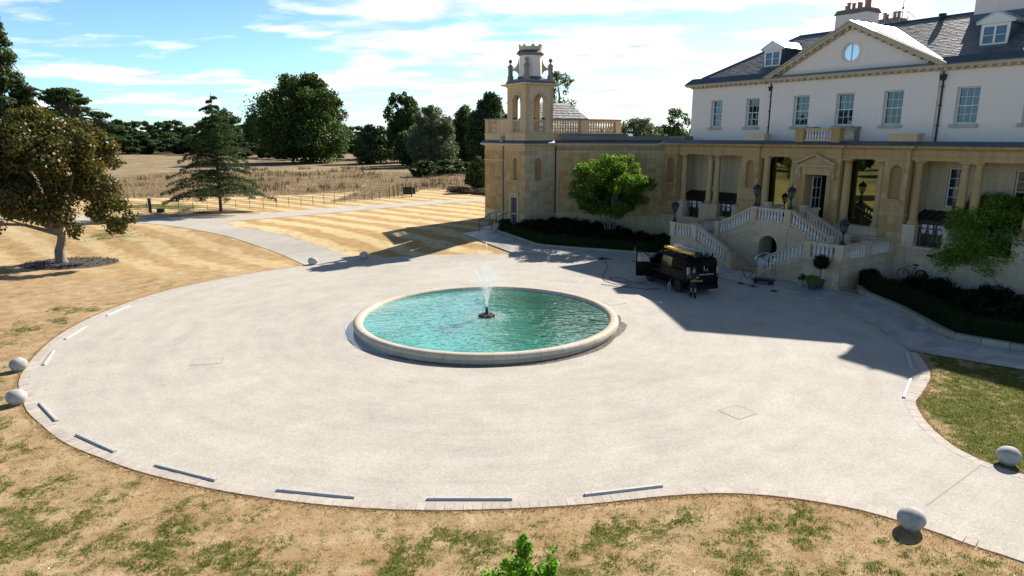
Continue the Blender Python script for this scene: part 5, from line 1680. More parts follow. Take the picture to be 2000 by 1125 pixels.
for x, lab in ((-.58, 'black iron handrail on the lawn side of the steps to the tower door'), (.58, 'black iron handrail on the hedge side of the steps to the tower door')):
    T = Thing('handrail', lab, 'handrail', (x, .8, .8), SFR, 'handrails of the tower steps')
    e = 4.2 if x < 0 else 3.6
    T.part('rail', MB().tube([(x, .0, 1.78), (x, .25, 1.84), (x, 2.6, 2.18), (x, e, 2.2), (x + .5, e + .2, 2.2)], .025, 6), 'black_iron')
    for y, zt in ((.05, 1.8), (2.6, 2.18), (e, 2.19)):
        T.part('post', MB().tube([(x, y, .7), (x, y, zt)], .03, 6), 'black_iron')
# ================================================================= FOUNTAIN
FX, FY = POND
FR = 6.3
FT = Thing('fountain', 'round pool of turquoise water with a low rounded stone rim and a central water jet', 'fountain', (FX, FY, 0))
nst = 40
prof = [(FR - .42, -.1), (FR - .42, .33), (FR - .38, .40), (FR - .31, .435), (FR - .14, .44), (FR - .05, .41), (FR, .34), (FR + .015, .23), (FR - .03, .17), (FR - .06, .14), (FR - .06, -.1)]
m = MB(); sub = 3
da = 2 * math.pi / nst; gap = .006 / FR
vs = []
for k in range(sub + 1):
    a = -da / 2 + gap + (da - 2 * gap) * k / sub
    for r, z in prof: vs.append((r * math.cos(a), r * math.sin(a), z))
n = len(prof); fs = []
for k in range(sub):
    for q in range(n):
        fs.append((k * n + q, k * n + (q + 1) % n, (k + 1) * n + (q + 1) % n, (k + 1) * n + q))
fs.append(tuple(range(n))); fs.append(tuple(range(sub * n + n - 1, sub * n - 1, -1)))
rim = MB().add(vs, fs).mesh('rim_stone', 'rim_stone', True)
for k in range(nst):
    FT.inst('rim_stone', rim, (FX, FY, 0), da * k)
FT.part('rim_joint', MB().lathe([(FR - .41, -.1), (FR - .41, .32), (FR - .31, .425), (FR - .14, .428), (FR - .02, .33), (FR - .0, .23), (FR - .075, .13), (FR - .075, -.1)], (FX, FY, 0), 96, cap=False), 'kerb_stone')
def pool_mats():
    b = NB('pool_floor')
    p = b.pos()
    c = b.ramp(b.noise(p, .5, 5, .6), [(.32, (.055, .30, .235)), (.52, (.085, .43, .35)), (.68, (.12, .53, .44))])
    s = b.ramp(b.noise(p, .30, 3, .5), [(.60, 0.0), (.72, 1.0)])
    c = b.mix(b.math('MULTIPLY', s, .35), c, (.03, .11, .06))
    b.set(c, .9); MATS['pool_floor'] = b.m
    b = NB('pool_water')
    p = b.pos()
    # ripples chopped by the breeze: long crests, two sizes
    m1 = b.n('ShaderNodeMapping'); m1.inputs['Rotation'].default_value = (0, 0, math.radians(-24)); m1.inputs['Scale'].default_value = (1.0, 2.1, 1)
    b.l(p, m1.inputs[0])
    m2 = b.n('ShaderNodeMapping'); m2.inputs['Rotation'].default_value = (0, 0, math.radians(19)); m2.inputs['Scale'].default_value = (1.0, 1.7, 1)
    b.l(p, m2.inputs[0])
    w1 = b.noise(m1.outputs[0], 1.7, 1.5, .45, .5)
    w2 = b.noise(m2.outputs[0], 3.4, 1.0, .4, .4)
    gust = b.ramp(b.noise(p, .35, 2), [(.35, .45), (.65, 1.0)])
    h = b.math('MULTIPLY', b.math('ADD', w1, b.math('MULTIPLY', w2, .40)), gust)
    bn = b.n('ShaderNodeBump'); bn.inputs['Strength'].default_value = 1.0; bn.inputs['Distance'].default_value = .060
    b.l(h, bn.inputs['Height'])
    c = b.ramp(b.noise(p, .45, 4, .55), [(.32, (.030, .27, .205)), (.52, (.055, .37, .30)), (.68, (.095, .46, .39))])
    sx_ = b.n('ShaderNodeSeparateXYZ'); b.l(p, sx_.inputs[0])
    refl_dark = b.math('ADD', b.math('MULTIPLY_ADD', sx_.outputs[0], .060, .22), b.math('ADD', b.math('MULTIPLY', sx_.outputs[1], .010), b.math('MULTIPLY', b.noise(p, .45, 3, .5), .45)))
    dp = b.ramp(refl_dark, [(.56, 0.0), (.92, 1.0)])      # dark reflection of the house, painted into the colour towards the right
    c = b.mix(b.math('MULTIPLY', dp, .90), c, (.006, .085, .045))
    b.set(c, 1.0, spec=0.0)
    gl = b.n('ShaderNodeBsdfGlossy'); gl.inputs['Roughness'].default_value = .02
    b.l(bn.outputs[0], gl.inputs['Normal'])
    fr = b.n('ShaderNodeFresnel'); fr.inputs['IOR'].default_value = 1.45
    b.l(bn.outputs[0], fr.inputs['Normal'])
    mx = b.n('ShaderNodeMixShader')
    b.l(b.math('MULTIPLY', fr.outputs[0], 1.9, clamp=True), mx.inputs[0])
    b.l(b.b.outputs[0], mx.inputs[1]); b.l(gl.outputs[0], mx.inputs[2])
    b.l(mx.outputs[0], b.out.inputs[0])
    MATS['pool_water'] = b.m
pool_mats()
# water surface: a finely rippled disc
vs = [(FX, FY, .28)]; fs = []
RN, AN = 46, 120
for i in range(1, RN + 1):
    r = (FR - .41) * i / RN
    for k in range(AN):
        a = 2 * math.pi * k / AN
        x, y = FX + r * math.cos(a), FY + r * math.sin(a)
        z = .28 + .014 * math.sin(r * 7.5) * math.exp(-r / 2.5) + .012 * noise.noise((x * 2.2, y * 3.4, 0)) + .006 * noise.noise((x * 6, y * 8, 4))
        vs.append((x, y, z))
for k in range(AN): fs.append((0, 1 + k, 1 + (k + 1) % AN))
for i in range(RN - 1):
    for k in range(AN):
        a, b_ = 1 + i * AN, 1 + (i + 1) * AN
        fs.append((a + k, b_ + k, b_ + (k + 1) % AN, a + (k + 1) % AN))
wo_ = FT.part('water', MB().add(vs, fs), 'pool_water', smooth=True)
if wo_.data.polygons[0].normal.z < 0: wo_.data.flip_normals()
# float and nozzle
m = MB()
for k in range(6):
    a = math.pi * 2 * k / 6
    m.lathe([(.10, -.02), (.17, .02), (.17, .08), (.10, .11)], (FX + .24 * math.cos(a), FY + .24 * math.sin(a), .30), 10)
m.lathe([(.22, 0), (.22, .10), (.08, .14), (.07, .30), (.05, .38), (.08, .42), (.05, .46)], (FX, FY, .30), 12)
FT.part('nozzle_float', m, 'black_iron', smooth=True)
def spray_mat():
    b = NB('spray')
    b.set((.92, .95, .96), .25, spec=.5)
    tl = b.n('ShaderNodeBsdfTranslucent'); tl.inputs[0].default_value = (.95, .97, .98, 1)
    tr = b.n('ShaderNodeBsdfTransparent')
    m1 = b.n('ShaderNodeMixShader'); m1.inputs[0].default_value = .55
    b.l(b.b.outputs[0], m1.inputs[1]); b.l(tl.outputs[0], m1.inputs[2])
    m2 = b.n('ShaderNodeMixShader'); m2.inputs[0].default_value = .35
    b.l(m1.outputs[0], m2.inputs[1]); b.l(tr.outputs[0], m2.inputs[2])
    b.l(m2.outputs[0], b.out.inputs[0]); MATS['spray'] = b.m
    b = NB('foam')
    b.set((.85, .92, .90), .5); MATS['foam'] = b.m
spray_mat()
rng = np.random.default_rng(21)
pts = []; siz = []
def stream(az, vr, vz, n, w, tmax, sz):
    g_ = 9.81
    for _ in range(n):
        t = rng.random() ** .75 * tmax
        s = w * (.25 + t * 1.6)
        x = vr * t * math.cos(az) + rng.normal() * s; y = vr * t * math.sin(az) + rng.normal() * s
        z = .46 + vz * t - g_ / 2 * t * t + rng.normal() * s * .8
        if z > .02: pts.append((FX + x, FY + y, .30 + z)); siz.append(sz * rng.uniform(.5, 1.3))
for k in range(12):
    az = 2 * math.pi * k / 12 + rng.normal() * .06
    stream(az, rng.uniform(.85, 1.25), rng.uniform(5.0, 6.0), 190, .030, .54, .0085)      # rising, still in one thread
    stream(az, rng.uniform(.8, 1.3), rng.uniform(4.8, 5.9), 260, .13, 1.05, .0066)     # breaking up and falling
for k in range(6): stream(2 * math.pi * k / 6, .42, 6.2, 150, .024, .62, .009)
stream(0, .02, 7.8, 130, .014, .80, .012)
for _ in range(3600):   # fine drift where the jets break
    a = rng.random() * 2 * math.pi; zz = rng.normal(1.15, .38); r = abs(rng.normal()) * (.22 + .45 * max(0, zz))
    pts.append((FX + r * math.cos(a), FY + r * math.sin(a), .76 + zz)); siz.append(rng.uniform(.004, .0075))
pts = np.array(pts); siz = np.array(siz)
O = np.array([(1, 0, 0), (-1, 0, 0), (0, 1, 0), (0, -1, 0), (0, 0, 1.6), (0, 0, -1.6)])
V = (pts[:, None, :] + O[None] * siz[:, None, None]).reshape(-1, 3) - np.array([FX, FY, 0])
T8 = np.array([(0, 2, 4), (2, 1, 4), (1, 3, 4), (3, 0, 4), (2, 0, 5), (1, 2, 5), (3, 1, 5), (0, 3, 5)])
F = (np.arange(len(pts))[:, None, None] * 6 + T8[None]).reshape(-1, 3)
me = arr_mesh('water_jet', V, F, 'spray')
o = bpy.data.objects.new('water_jet', me); COL.objects.link(o); o.parent = FT.o; o['kind'] = 'stuff'
# foam where the drops land
P = []; 
for _ in range(2600):
    a = rng.random() * 2 * math.pi; r = abs(rng.normal(.75, .30))
    P.append((r * math.cos(a), r * math.sin(a), (.288 + rng.random() * .02)))
for _ in range(120):
    a = rng.uniform(-.3, .5); r = rng.uniform(1.2, 2.6)
    P.append((r * math.cos(a), r * math.sin(a), .290))
P = np.array(P); s = rng.uniform(.004, .017, len(P))
V = (P[:, None, :] + O[None] * np.array([1, 1, .4]) * s[:, None, None]).reshape(-1, 3)
F = (np.arange(len(P))[:, None, None] * 6 + T8[None]).reshape(-1, 3)
me = arr_mesh('foam', V, F, 'foam')
o = bpy.data.objects.new('foam', me); COL.objects.link(o); o.parent = FT.o; o['kind'] = 'stuff'
# water spilt over the rim
def wet_mat():
    b = NB('wet_gravel')
    p = b.pos()
    c = b.ramp(b.noise(p, 4, 5, .7), [(.3, (.10, .085, .065)), (.7, (.20, .175, .145))])
    b.set(c, b.ramp(b.noise(p, 6, 4), [(.4, .10), (.7, .6)]), spec=.6); MATS['wet_gravel'] = b.m
    b = NB('puddle')
    b.set((.46, .50, .54), .03, spec=1.0)  # pale base colour stands in for glare on the water
    b.bump(b.noise(b.pos(), 3, 3), .1, .02); MATS['puddle'] = b.m
wet_mat()
def ring_patch(name, a0, a1, r0, w, mat, z, seed, label):
    rg = random.Random(seed)
    vs = []; fs = []; n = 70
    for k in range(n + 1):
        t = k / n; a = math.radians(a0 + (a1 - a0) * t)
        ww = w * max(.02, math.sin(math.pi * t)) ** .6 * (.85 + .35 * noise.noise((t * 6, seed, 0)) + .10 * noise.noise((t * 40, seed, 2)))
        for r in (r0, r0 + max(.02, ww)): vs.append((FX + r * math.cos(a), FY + r * math.sin(a), z))
    for k in range(n): fs.append((2 * k, 2 * k + 1, 2 * k + 3, 2 * k + 2))
    me = MB().add(vs, fs).mesh(name, mat)
    if me.polygons[0].normal.z < 0: me.flip_normals()
    o = bpy.data.objects.new(name, me); COL.objects.link(o)
    tag(o, label, None, None, 'structure')
ring_patch('wet_patch', 215, 352, FR - .1, .50, 'wet_gravel', .030, 3, 'dark wet band on the drive round the near side of the pool')
ring_patch('puddle', 166, 236, FR - .1, .66, 'puddle', .034, 5, 'shallow puddle on the drive at the left of the pool')
ring_patch('wet_patch', -28, 22, FR - .1, .55, 'wet_gravel', .0305, 8, 'damp patch on the drive at the right of the pool')

# ================================================================= THINGS ON THE DRIVE
BARS = [((-15.92, 21.06), (-14.39, 19.61), 'pale kerb bar beside the near left stone ball on the lawn edge'),
        ((-13.12, 18.62), (-11.32, 17.49), 'pale kerb bar second along the near edge from the stone balls'),
        ((-9.75, 16.7), (-7.74, 15.87), 'pale kerb bar third along the near edge from the stone balls'),
        ((-5.97, 15.39), (-3.91, 15.02), 'pale kerb bar on the near edge to the left of the bright green treetop'),
        ((-2.09, 14.95), (0.01, 14.95), 'pale kerb bar on the near edge directly behind the bright green treetop'),
        ((1.83, 15.14), (3.87, 15.59), 'pale kerb bar on the near edge furthest to the right'),
        ((16.4, 26.4), (15.54, 24.61), 'pale kerb bar on the right edge touching the flagged path'),
        ((14.77, 23.33), (13.49, 21.55), 'pale kerb bar on the right edge next to the green lawn corner'),
        ((-18.42, 24.91), (-19.22, 26.69), 'pale kerb bar on the left edge just past the far left stone ball'),
        ((-19.8, 28.35), (-20.15, 30.38), 'pale kerb bar on the left edge by the green strip of lawn'),
        ((-20.3, 32.31), (-20.3, 34.3), 'pale kerb bar on the left edge nearest the copper leaved tree')]
for a, b_, lab in BARS:
    a = Vector(a); b_ = Vector(b_)
    # set just inside the border of setts
    c = (a + b_) / 2; L = (b_ - a).length
    inn = (Vector(POND) - c).normalized() * .04
    c += inn
    T = Thing('kerb_bar', lab, 'kerb', (c.x, c.y, .02), group='pale kerb bars round the drive', rot=0)
    ang = math.atan2(b_.y - a.y, b_.x - a.x)
    key = ('bar', round(L, 1))
    h_ = L / 2
    m = MB()
    sec = [(-.055, -.02), (.055, -.02), (.055, .035), (.035, .06), (-.035, .06), (-.055, .035)]
    t = Vector((math.cos(ang), math.sin(ang), 0)); nn = Vector((-t.y, t.x, 0)); C3 = Vector((c.x, c.y, .02))
    vs = [C3 - t * h_ + nn * u + Vector((0, 0, z)) for u, z in sec] + [C3 + t * h_ + nn * u + Vector((0, 0, z)) for u, z in sec]
    fs = [(i, (i + 1) % 6, 6 + (i + 1) % 6, 6 + i) for i in range(6)] + [tuple(range(5, -1, -1)), tuple(range(6, 12))]
    T.part('bar', m.add(vs, fs), 'bar_white')
    m = MB()
    for k in (-.42, 0, .42):
        p = C3 + t * (L * k)
        m.box(p.x - .012, p.x + .012, p.y - .012, p.y + .012, .079, .082)
    T.part('bolt', m, 'black_iron')
BALLS = [(9.16, 13.78, 'grey stone ball on the near lawn corner casting its shadow on the grass'), (13.62, 16.86, 'grey stone ball at the right beside the green lawn'),
         (-18.95, 24.38, 'grey stone ball on the left lawn, farther of the pair'), (-16.66, 21.1, 'grey stone ball on the left lawn, nearer of the pair'),
         (-13.96, 46.1, 'small looking grey stone ball on the left where the lawn path meets the drive'), (-10.82, 48.2, 'small looking grey stone ball at the corner of the striped lawn')]
for i, (x, y, lab) in enumerate(BALLS):
    r = .285 if i < 4 else .30
    rx = r * (1.06 if i < 2 else 1.12)
    m = MB().lathe([(max(1e-4, r * math.sin(math.pi * k / 20)), -r * .93 * math.cos(math.pi * k / 20)) for k in range(21)], (x, y, hgt(x, y) + r * .88), 32, cap=False, sx=rx / r)
    T = Thing('stone_ball', lab, 'stone ball', (x, y, hgt(x, y)), group='stone balls round the drive')
    T.part('ball', m, 'ball_stone', smooth=True)
    T.part('base', MB().lathe([(.15, -.05), (.16, .03), (.13, .06)], (x, y, hgt(x, y)), 14), 'ball_stone')
def cover_plate(x, y, w, d, rot, lab):
    fr = Frame(x, y, rot)
    T = Thing('access_cover', lab, 'manhole cover', (0, 0, .02), fr, 'access covers in the drive')
    m = MB()
    for a, b, c, d_ in ((-w, w, -d - .035, -d), (-w, w, d, d + .035), (-w - .035, -w, -d, d), (w, w + .035, -d, d)): m.box(a, b, c, d_, .0, .032)
    T.part('frame', m, 'crack')
    T.part('lid', MB().box(-w, w, -d, d, .0, .030), 'gravel')
    m = MB()
    for sx in (-1, 1):
        for sy in (-1, 1): m.box(sx * w * .8 - .04, sx * w * .8 + .04, sy * d * .8 - .02, sy * d * .8 + .02, .030, .033)
    T.part('lifting_eye', m, 'crack')
cover_plate(7.35, 20.37, .42, .40, .55, 'square access cover set in the drive on the right')
cover_plate(-12.17, 25.39, .55, .35, .2, 'faint oblong access cover set in the drive on the left')
cover_plate(5.53, 35.0, .5, .35, .5, 'small access cover in the drive between the pool and the van')

# ---- rope stanchions
def rope_between(a, b, za, zb, sag):
    pts = []
    for k in range(11):
        t = k / 10
        pts.append((a[0] + (b[0] - a[0]) * t, a[1] + (b[1] - a[1]) * t, za + (zb - za) * t - sag * 4 * t * (1 - t)))
    return pts
STN = [((13.95, 39.79), 'slim metal rope stanchion nearest the rear of the van'), ((14.37, 38.94), 'slim metal rope stanchion joined by a dark rope, next to the luggage cart'),
       ((15.16, 37.73), 'slim metal rope stanchion standing alone in front of the luggage cart'), ((8.75, 47.0), 'slim metal rope stanchion beyond the van beside the planted bed')]
first = None
for (x, y), lab in STN:
    if first is None:
        T = first = Thing('rope_stanchion', lab, 'stanchion', (x, y, .055), group='rope stanchions in front of the staircase')
        T.part('base', MB().lathe([(.19, 0), (.19, .02), (.05, .05)], (x, y, .055), 16), 'black_iron', smooth=True)
        T.part('pole', MB().lathe([(.026, .03), (.026, .95)], (x, y, .055), 8), 'brass', smooth=True)
        T.part('finial', MB().lathe([(.04, .95), (.045, .99), (.02, 1.01), (.035, 1.05), (.0, 1.08)], (x, y, .055), 10), 'brass', smooth=True)
    else: copy_tree(first.o, (x, y, .055), None, lab)
m = MB().tube(rope_between((13.98, 39.75), (14.34, 38.98), .96, .96, .55), .022, 6)
single('barrier_rope', m, 'rope', 'dark blue rope sagging between two stanchions beside the luggage cart', 'rope', (14.16, 39.36, .5))
m = MB().tube(rope_between((8.75, 47.0), (9.75, 46.3), .98, .9, .3), .022, 6)
single('barrier_rope', m, 'rope', 'dark rope running from the far stanchion towards the open van door', 'rope', (9.2, 46.6, .5))

# ---- luggage cart
CFR = Frame(15.30, 39.75, math.radians(-40))
LC = Thing('luggage_cart', 'hotel luggage cart with a curved metal cage on a dark platform', 'luggage cart', (0, 0, .055), CFR)
z = .055
LC.part('platform', MB().box(-.58, .58, -.30, .30, z + .20, z + .30), 'black_iron')
LC.part('bumper', MB().box(-.64, .64, -.36, -.301, z + .18, z + .27).box(-.64, .64, .301, .36, z + .18, z + .27), 'tyre')
for sx in (-.46, .46):
    for sy in (-.22, .22):
        w = MB(); w.lathe([(.09, -.025), (.10, 0), (.09, .025)], (0, 0, 0), 12)
        R_ = Matrix.Translation((sx, sy, z + .10)) @ Matrix.Rotation(math.pi / 2, 4, 'X')
        q = MB(); q.v = [tuple(R_ @ Vector(v)) for v in w.v]; q.f = w.f
        LC.part('wheel', q, 'tyre')
for sx in (-.54, .54):
    for sy in (-.26, .26):
        LC.part('post', MB().tube([(sx, sy, z + .30), (sx, sy, z + 1.35)], .022, 8), 'chrome', smooth=True)
for sg in (1, -1):
    p = []
    for k in range(13):
        a = math.pi * k / 12
        p.append((-.54 * math.cos(a), -.26 * sg * math.cos(a), z + 1.35 + .52 * math.sin(a)))
    LC.part('hoop', MB().tube(p, .022, 8), 'chrome', smooth=True)
LC.part('hanging_rail', MB().tube([(-.54, -.26, z + 1.2), (-.54, .26, z + 1.2)], .018, 6).tube([(.54, -.26, z + 1.2), (.54, .26, z + 1.2)], .018, 6).tube([(-.54, .26, z + 1.36), (.54, .26, z + 1.36)], .018, 6), 'chrome')
single('folded_towel', MB().box(-.56, -.05, .20, .32, z + 1.30, z + 1.40).box(-.55, -.06, .19, .201, z + 1.12, z + 1.39), 'curtain', 'pale folded cloth hung over the rail of the luggage cart', 'cloth', (-.3, .26, z + 1.3), CFR)

# ---- pots by the right corner of the staircase
def pot(name, label, x, y, r, h, mat, fr=HOUSE):
    return MB().lathe([(r * .68, 0), (r * .95, h * .85), (r * 1.06, h * .87), (r * 1.06, h), (r * .9, h), (r * .86, h * .9)], (x, y, .055), 14)
def leafy_ball(cx, cy, cz, r, n, size, seed, sq=1.0, shell=.8):
    rng = np.random.default_rng(seed)
    P, D = lobe_points([(cx, cy, cz, r)], n, rng, shell, sq)
    return leaf_arrays(P, unit(D + rng.normal(size=D.shape) * .45), rng.uniform(.7, 1.3, n) * size, .6, rng)
def leaf_part(T, name, V, F, mat, off, parent=None, kind=None):
    me = arr_mesh(name, V - np.array(off), F, mat)
    o = bpy.data.objects.new(name, me); COL.objects.link(o); o.parent = parent or T.o
    if kind: o['kind'] = kind
    return o
tx, ty = 5.05, -6.55
T = Thing('topiary_tree', 'dark clipped ball of box on a thin stem at the staircase corner', 'topiary', (tx, ty, .055), HOUSE)
T.part('planter', pot('p', '', tx, ty, .30, .52, 'lead'), 'lead', smooth=True)
T.part('stem', MB().tube([(tx, ty, .4), (tx + .02, ty, 1.0), (tx, ty, 1.45)], .03, 6), 'bark')
T.part('crown_core', MB().ball((tx, ty, 1.62), .34, 12, 8), 'leaf_box')
V, F = leafy_ball(tx, ty, 1.62, .41, 2600, .035, 5)
leaf_part(T, 'crown', V, F, 'leaf_box', (tx, ty, .055))
def shrub(name, label, cat, x, y, r, h, mat, n, size, seed, potc=None, fr=HOUSE, z0=.055):
    T = Thing(name, label, cat, (x, y, z0), fr)
    if potc: T.part('planter', pot('p', '', x, y, r * .62, .42, potc), potc, smooth=True)
    rng = np.random.default_rng(seed)
    L = [(x + rng.normal() * r * .4, y + rng.normal() * r * .4, z0 + h * rng.uniform(.55, .85), r * .55) for _ in range(7)]
    P, D = lobe_points(L, n, rng, .3)
    V, F = leaf_arrays(P, unit(D + rng.normal(size=D.shape) * .8), rng.uniform(.6, 1.3, n) * size, .45, rng)
    leaf_part(T, 'foliage', V, F, mat, (x, y, z0))
    return T
shrub('potted_plant', 'yellow green leafy plant in a pot below the topiary ball', 'plant', 5.02, -7.15, .50, .75, 'leaf_lime', 1500, .055, 4, 'lead')
shrub('potted_plant', 'small round green plant in a pale pot left of the yellow plant', 'plant', 4.15, -7.0, .27, .80, 'leaf_bright', 700, .05, 6, 'kerb_stone')
shrub('potted_plant', 'dark round clipped bush standing at the left foot of the staircase', 'plant', -8.15, -6.0, .62, 1.25, 'leaf_box', 3000, .045, 9, None)

# ---- jerrycan, hoses, lance
x, y = 8.85, 46.0
m = MB().prism([(x - .19, y - .13), (x + .19, y - .13), (x + .19, y + .13), (x - .19, y + .13)], .055, .50).prism([(x - .19, y - .13), (x + .19, y - .13), (x + .19, y + .13), (x - .19, y + .13)], .502, .58, [(x - .12, y - .08), (x + .12, y - .08), (x + .12, y + .08), (x - .12, y + .08)])
T = Thing('jerrycan', 'white plastic water container standing beyond the open van door', 'container', (x, y, .055))
T.part('body', m, 'jerry_white')
T.part('cap', MB().lathe([(.05, .58), (.05, .64)], (x + .06, y, .0), 10), 'jerry_white')
T.part('handle', MB().tube([(x - .10, y, .57), (x - .08, y, .66), (x + .0, y, .66), (x + .02, y, .58)], .015, 6), 'jerry_white')
hp_ = catmull([(8.15, 39.8), (7.4, 40.3), (6.9, 41.2), (6.2, 41.6), (6.4, 40.5), (7.2, 39.9), (6.9, 39.2), (6.1, 39.8), (5.7, 41.2), (6.2, 43.5), (6.6, 45.5), (6.55, 47.5)], 6)
single('hose', MB().tube([(a, b, .045 + .012 * math.sin(i)) for i, (a, b) in enumerate(hp_)], .016, 5), 'hose', 'black hose looping over the drive left of the van', 'hose', (6.9, 41, .04))
hp_ = catmull([(8.7, 38.5), (8.0, 38.2), (7.2, 38.6), (6.3, 38.9), (5.4, 39.6)], 6)
single('hose', MB().tube([(a, b, .045) for a, b in hp_], .016, 5), 'hose', 'black hose lying straight on the drive below the looped hose', 'hose', (7.2, 38.6, .04))
m = MB().tube([(6.2, 47.75, .11), (6.9, 47.85, .14)], .04, 7).box(6.45, 6.62, 47.7, 47.95, .09, .22).tube([(6.9, 47.85, .14), (7.35, 47.7, .1)], .02, 6)
single('pressure_lance', m, 'van_trim', 'dark washing lance left on the paving edge beyond the pool', 'tool', (6.6, 47.8, .08))
single('litter', MB().box(7.9, 8.12, 34.98, 35.12, .03, .08).tube([(7.85, 35.0, .05), (7.7, 34.9, .05)], .03, 6), 'jerry_white', 'small crumpled white cloth on the drive at the edge of the shade', 'cloth', (8.0, 35.05, .03))
# ================================================================= VAN
VF = Frame(10.80, 36.95, math.radians(19.0))
VN = Thing('van', 'glossy black van with its front passenger door open, parked in the shade', 'van', (0, 2.4, .03), VF)
ST_Y = [0, .05, .5, 1.5, 2.5, 3.15, 3.5, 3.85, 4.15, 4.55, 4.85, 4.96]
ST_T = [1.86, 1.93, 1.965, 1.97, 1.96, 1.93, 1.82, 1.52, 1.24, 1.10, .96, .72]
ST_W = [.955, .985, 1, 1, 1, 1, 1, .99, .98, .95, .87, .74]
SEC = [(0, .26), (.86, .26), (.95, .36), (.985, .70), (.988, 1.0), (.955, 1.28), (.90, 1.72), (.86, 1.84), (.74, 1.94), (0, 1.97)]
def vz(z, zt): return z if z < .7 else .7 + (z - .7) * (zt - .7) / 1.27
vs = []; fs = []
for y, zt, w in zip(ST_Y, ST_T, ST_W):
    ring = [(x * w, z) for x, z in SEC] + [(-x * w, z) for x, z in SEC[-2:0:-1]]
    for x, z in ring:
        z2 = vz(z, zt)
        lean = .10 * max(0, z2 - .95) * max(0, 1 - y / .5)
        vs.append((x, y + lean, z2 + .03))
n = len(SEC) * 2 - 2
for i in range(len(ST_Y) - 1):
    for k in range(n): fs.append((i * n + k, i * n + (k + 1) % n, (i + 1) * n + (k + 1) % n, (i + 1) * n + k))
fs.append(tuple(range(n - 1, -1, -1))); fs.append(tuple(range((len(ST_Y) - 1) * n, len(ST_Y) * n)))
body = VN.part('body', MB().add(vs, fs), 'van_paint', smooth=True)
def sx(z): # half width on the flank at height z (without the .03)
    P = SEC
    for (a, b), (c, d) in zip(P[1:], P[2:]):
        if b <= z <= d: return a + (c - a) * (z - b) / (d - b)
    return .9
def flank(s, pts, off, name, mat, parent=None):
    v = [(s * (sx(z) + off), y, z + .03) for y, z in pts]
    return VN.part(name, MB().add(v, [tuple(range(len(v)))]), mat, parent)
for s in (-1, 1):
    for q in ([(.55, 1.20), (1.5, 1.20), (1.5, 1.74), (.62, 1.74)], [(1.66, 1.20), (2.62, 1.20), (2.62, 1.74), (1.66, 1.74)]):
        flank(s, q, .006, 'side_window', 'van_glass')
    flank(s, [(2.80, 1.16), (3.72, 1.16), (3.45, 1.55), (3.2, 1.76), (2.80, 1.76)], .006, 'side_window', 'van_glass')
    m = MB()
    for y0, y1, z in ((.35, 1.55, .80), (1.66, 2.66, .80), (2.78, 3.7, .80)):
        m.box(*sorted((s * .985, s * 1.005)), y0, y1, z, z + .12)
    m.box(*sorted((s * .95, s * 1.0)), 1.30, 3.45, .28, .40)
    VN.part('side_moulding', m, 'van_trim')
    m = MB()
    for y in (1.58, 2.70, .34): m.bar((s * (sx(.5) + .003), y, .48), (s * (sx(1.25) + .004), y, 1.28), .008, .008).bar((s * (sx(1.25) + .004), y, 1.28), (s * (sx(1.8) + .004), y, 1.83), .008, .008)
    VN.part('door_seam', m, 'tyre')
    VN.part('sliding_rail', MB().box(*sorted((s * .97, s * .995)), .30, 1.6, 1.10, 1.13), 'van_trim')
    for y in (.95, 3.95):
        w = MB(); w.lathe([(.20, -.10), (.33, -.10), (.345, -.06), (.345, .06), (.33, .10), (.20, .10)], (0, 0, 0), 24)
        R_ = Matrix.Translation((s * .88, y, .375)) @ Matrix.Rotation(math.pi / 2, 4, 'Y')
        q = MB(); q.v = [tuple(R_ @ Vector(v)) for v in w.v]; q.f = w.f
        wh = VN.part('wheel', q, 'tyre', smooth=True)
        w = MB(); w.lathe([(.04, .06), (.20, .07), (.21, .10), (.05, .09)], (0, 0, 0), 16)
        R_ = Matrix.Translation((s * .88, y, .375)) @ Matrix.Rotation(s * math.pi / 2, 4, 'Y')
        q = MB(); q.v = [tuple(R_ @ Vector(v)) for v in w.v]; q.f = w.f
        VN.part('rim', q, 'alloy', wh, smooth=True)
    # rear lamp clusters
    L = VN.part('tail_light', MB().hexa([(s * .80, -.01, .92), (s * .965, .0, .92), (s * .97, .10, .92), (s * .80, .06, .92)], [(s * .82, .055, 1.50), (s * .945, .06, 1.50), (s * .955, .16, 1.50), (s * .82, .12, 1.50)]), 'red_lens')
    VN.part('lens', MB().hexa([(s * .81, -.013 + .020, 1.12), (s * .962, .009, 1.12), (s * .972, .10, 1.12), (s * .81, .08, 1.12)], [(s * .82, .048, 1.49), (s * .95, .052, 1.49), (s * .96, .15, 1.49), (s * .82, .12, 1.49)]), 'lamp_lens', L)
    VN.part('mirror', MB().box(*sorted((s * 1.0, s * 1.22)), 3.30, 3.42, 1.15, 1.42) if s > 0 else MB().box(-1.02, -1.0, 3.30, 3.31, 1.15, 1.2), 'van_trim')
    VN.part('headlight', MB().hexa([(s * .55, 4.86, .78), (s * .86, 4.66, .78), (s * .84, 4.5, .78), (s * .55, 4.7, .78)], [(s * .60, 4.72, 1.02), (s * .90, 4.50, 1.04), (s * .86, 4.4, 1.04), (s * .60, 4.6, 1.02)]), 'clear_lens')
VN.part('windscreen', MB().quad((-.80, 4.02, 1.36), (.80, 4.02, 1.36), (.70, 3.54, 1.82), (-.70, 3.54, 1.82)), 'van_glass')
m = MB().quad((-.74, .028, 1.20), (-.03, .028, 1.20), (-.03, .088, 1.74), (-.68, .088, 1.74)).quad((.03, .028, 1.20), (.74, .028, 1.20), (.68, .088, 1.74), (.03, .088, 1.74))
VN.part('rear_window', m, 'van_glass')
m = MB().bar((0, -.004, .50), (0, -.002, .97), .012, .01).bar((0, .0, .98), (0, .088, 1.86), .012, .01)
VN.part('door_seam', m, 'tyre')
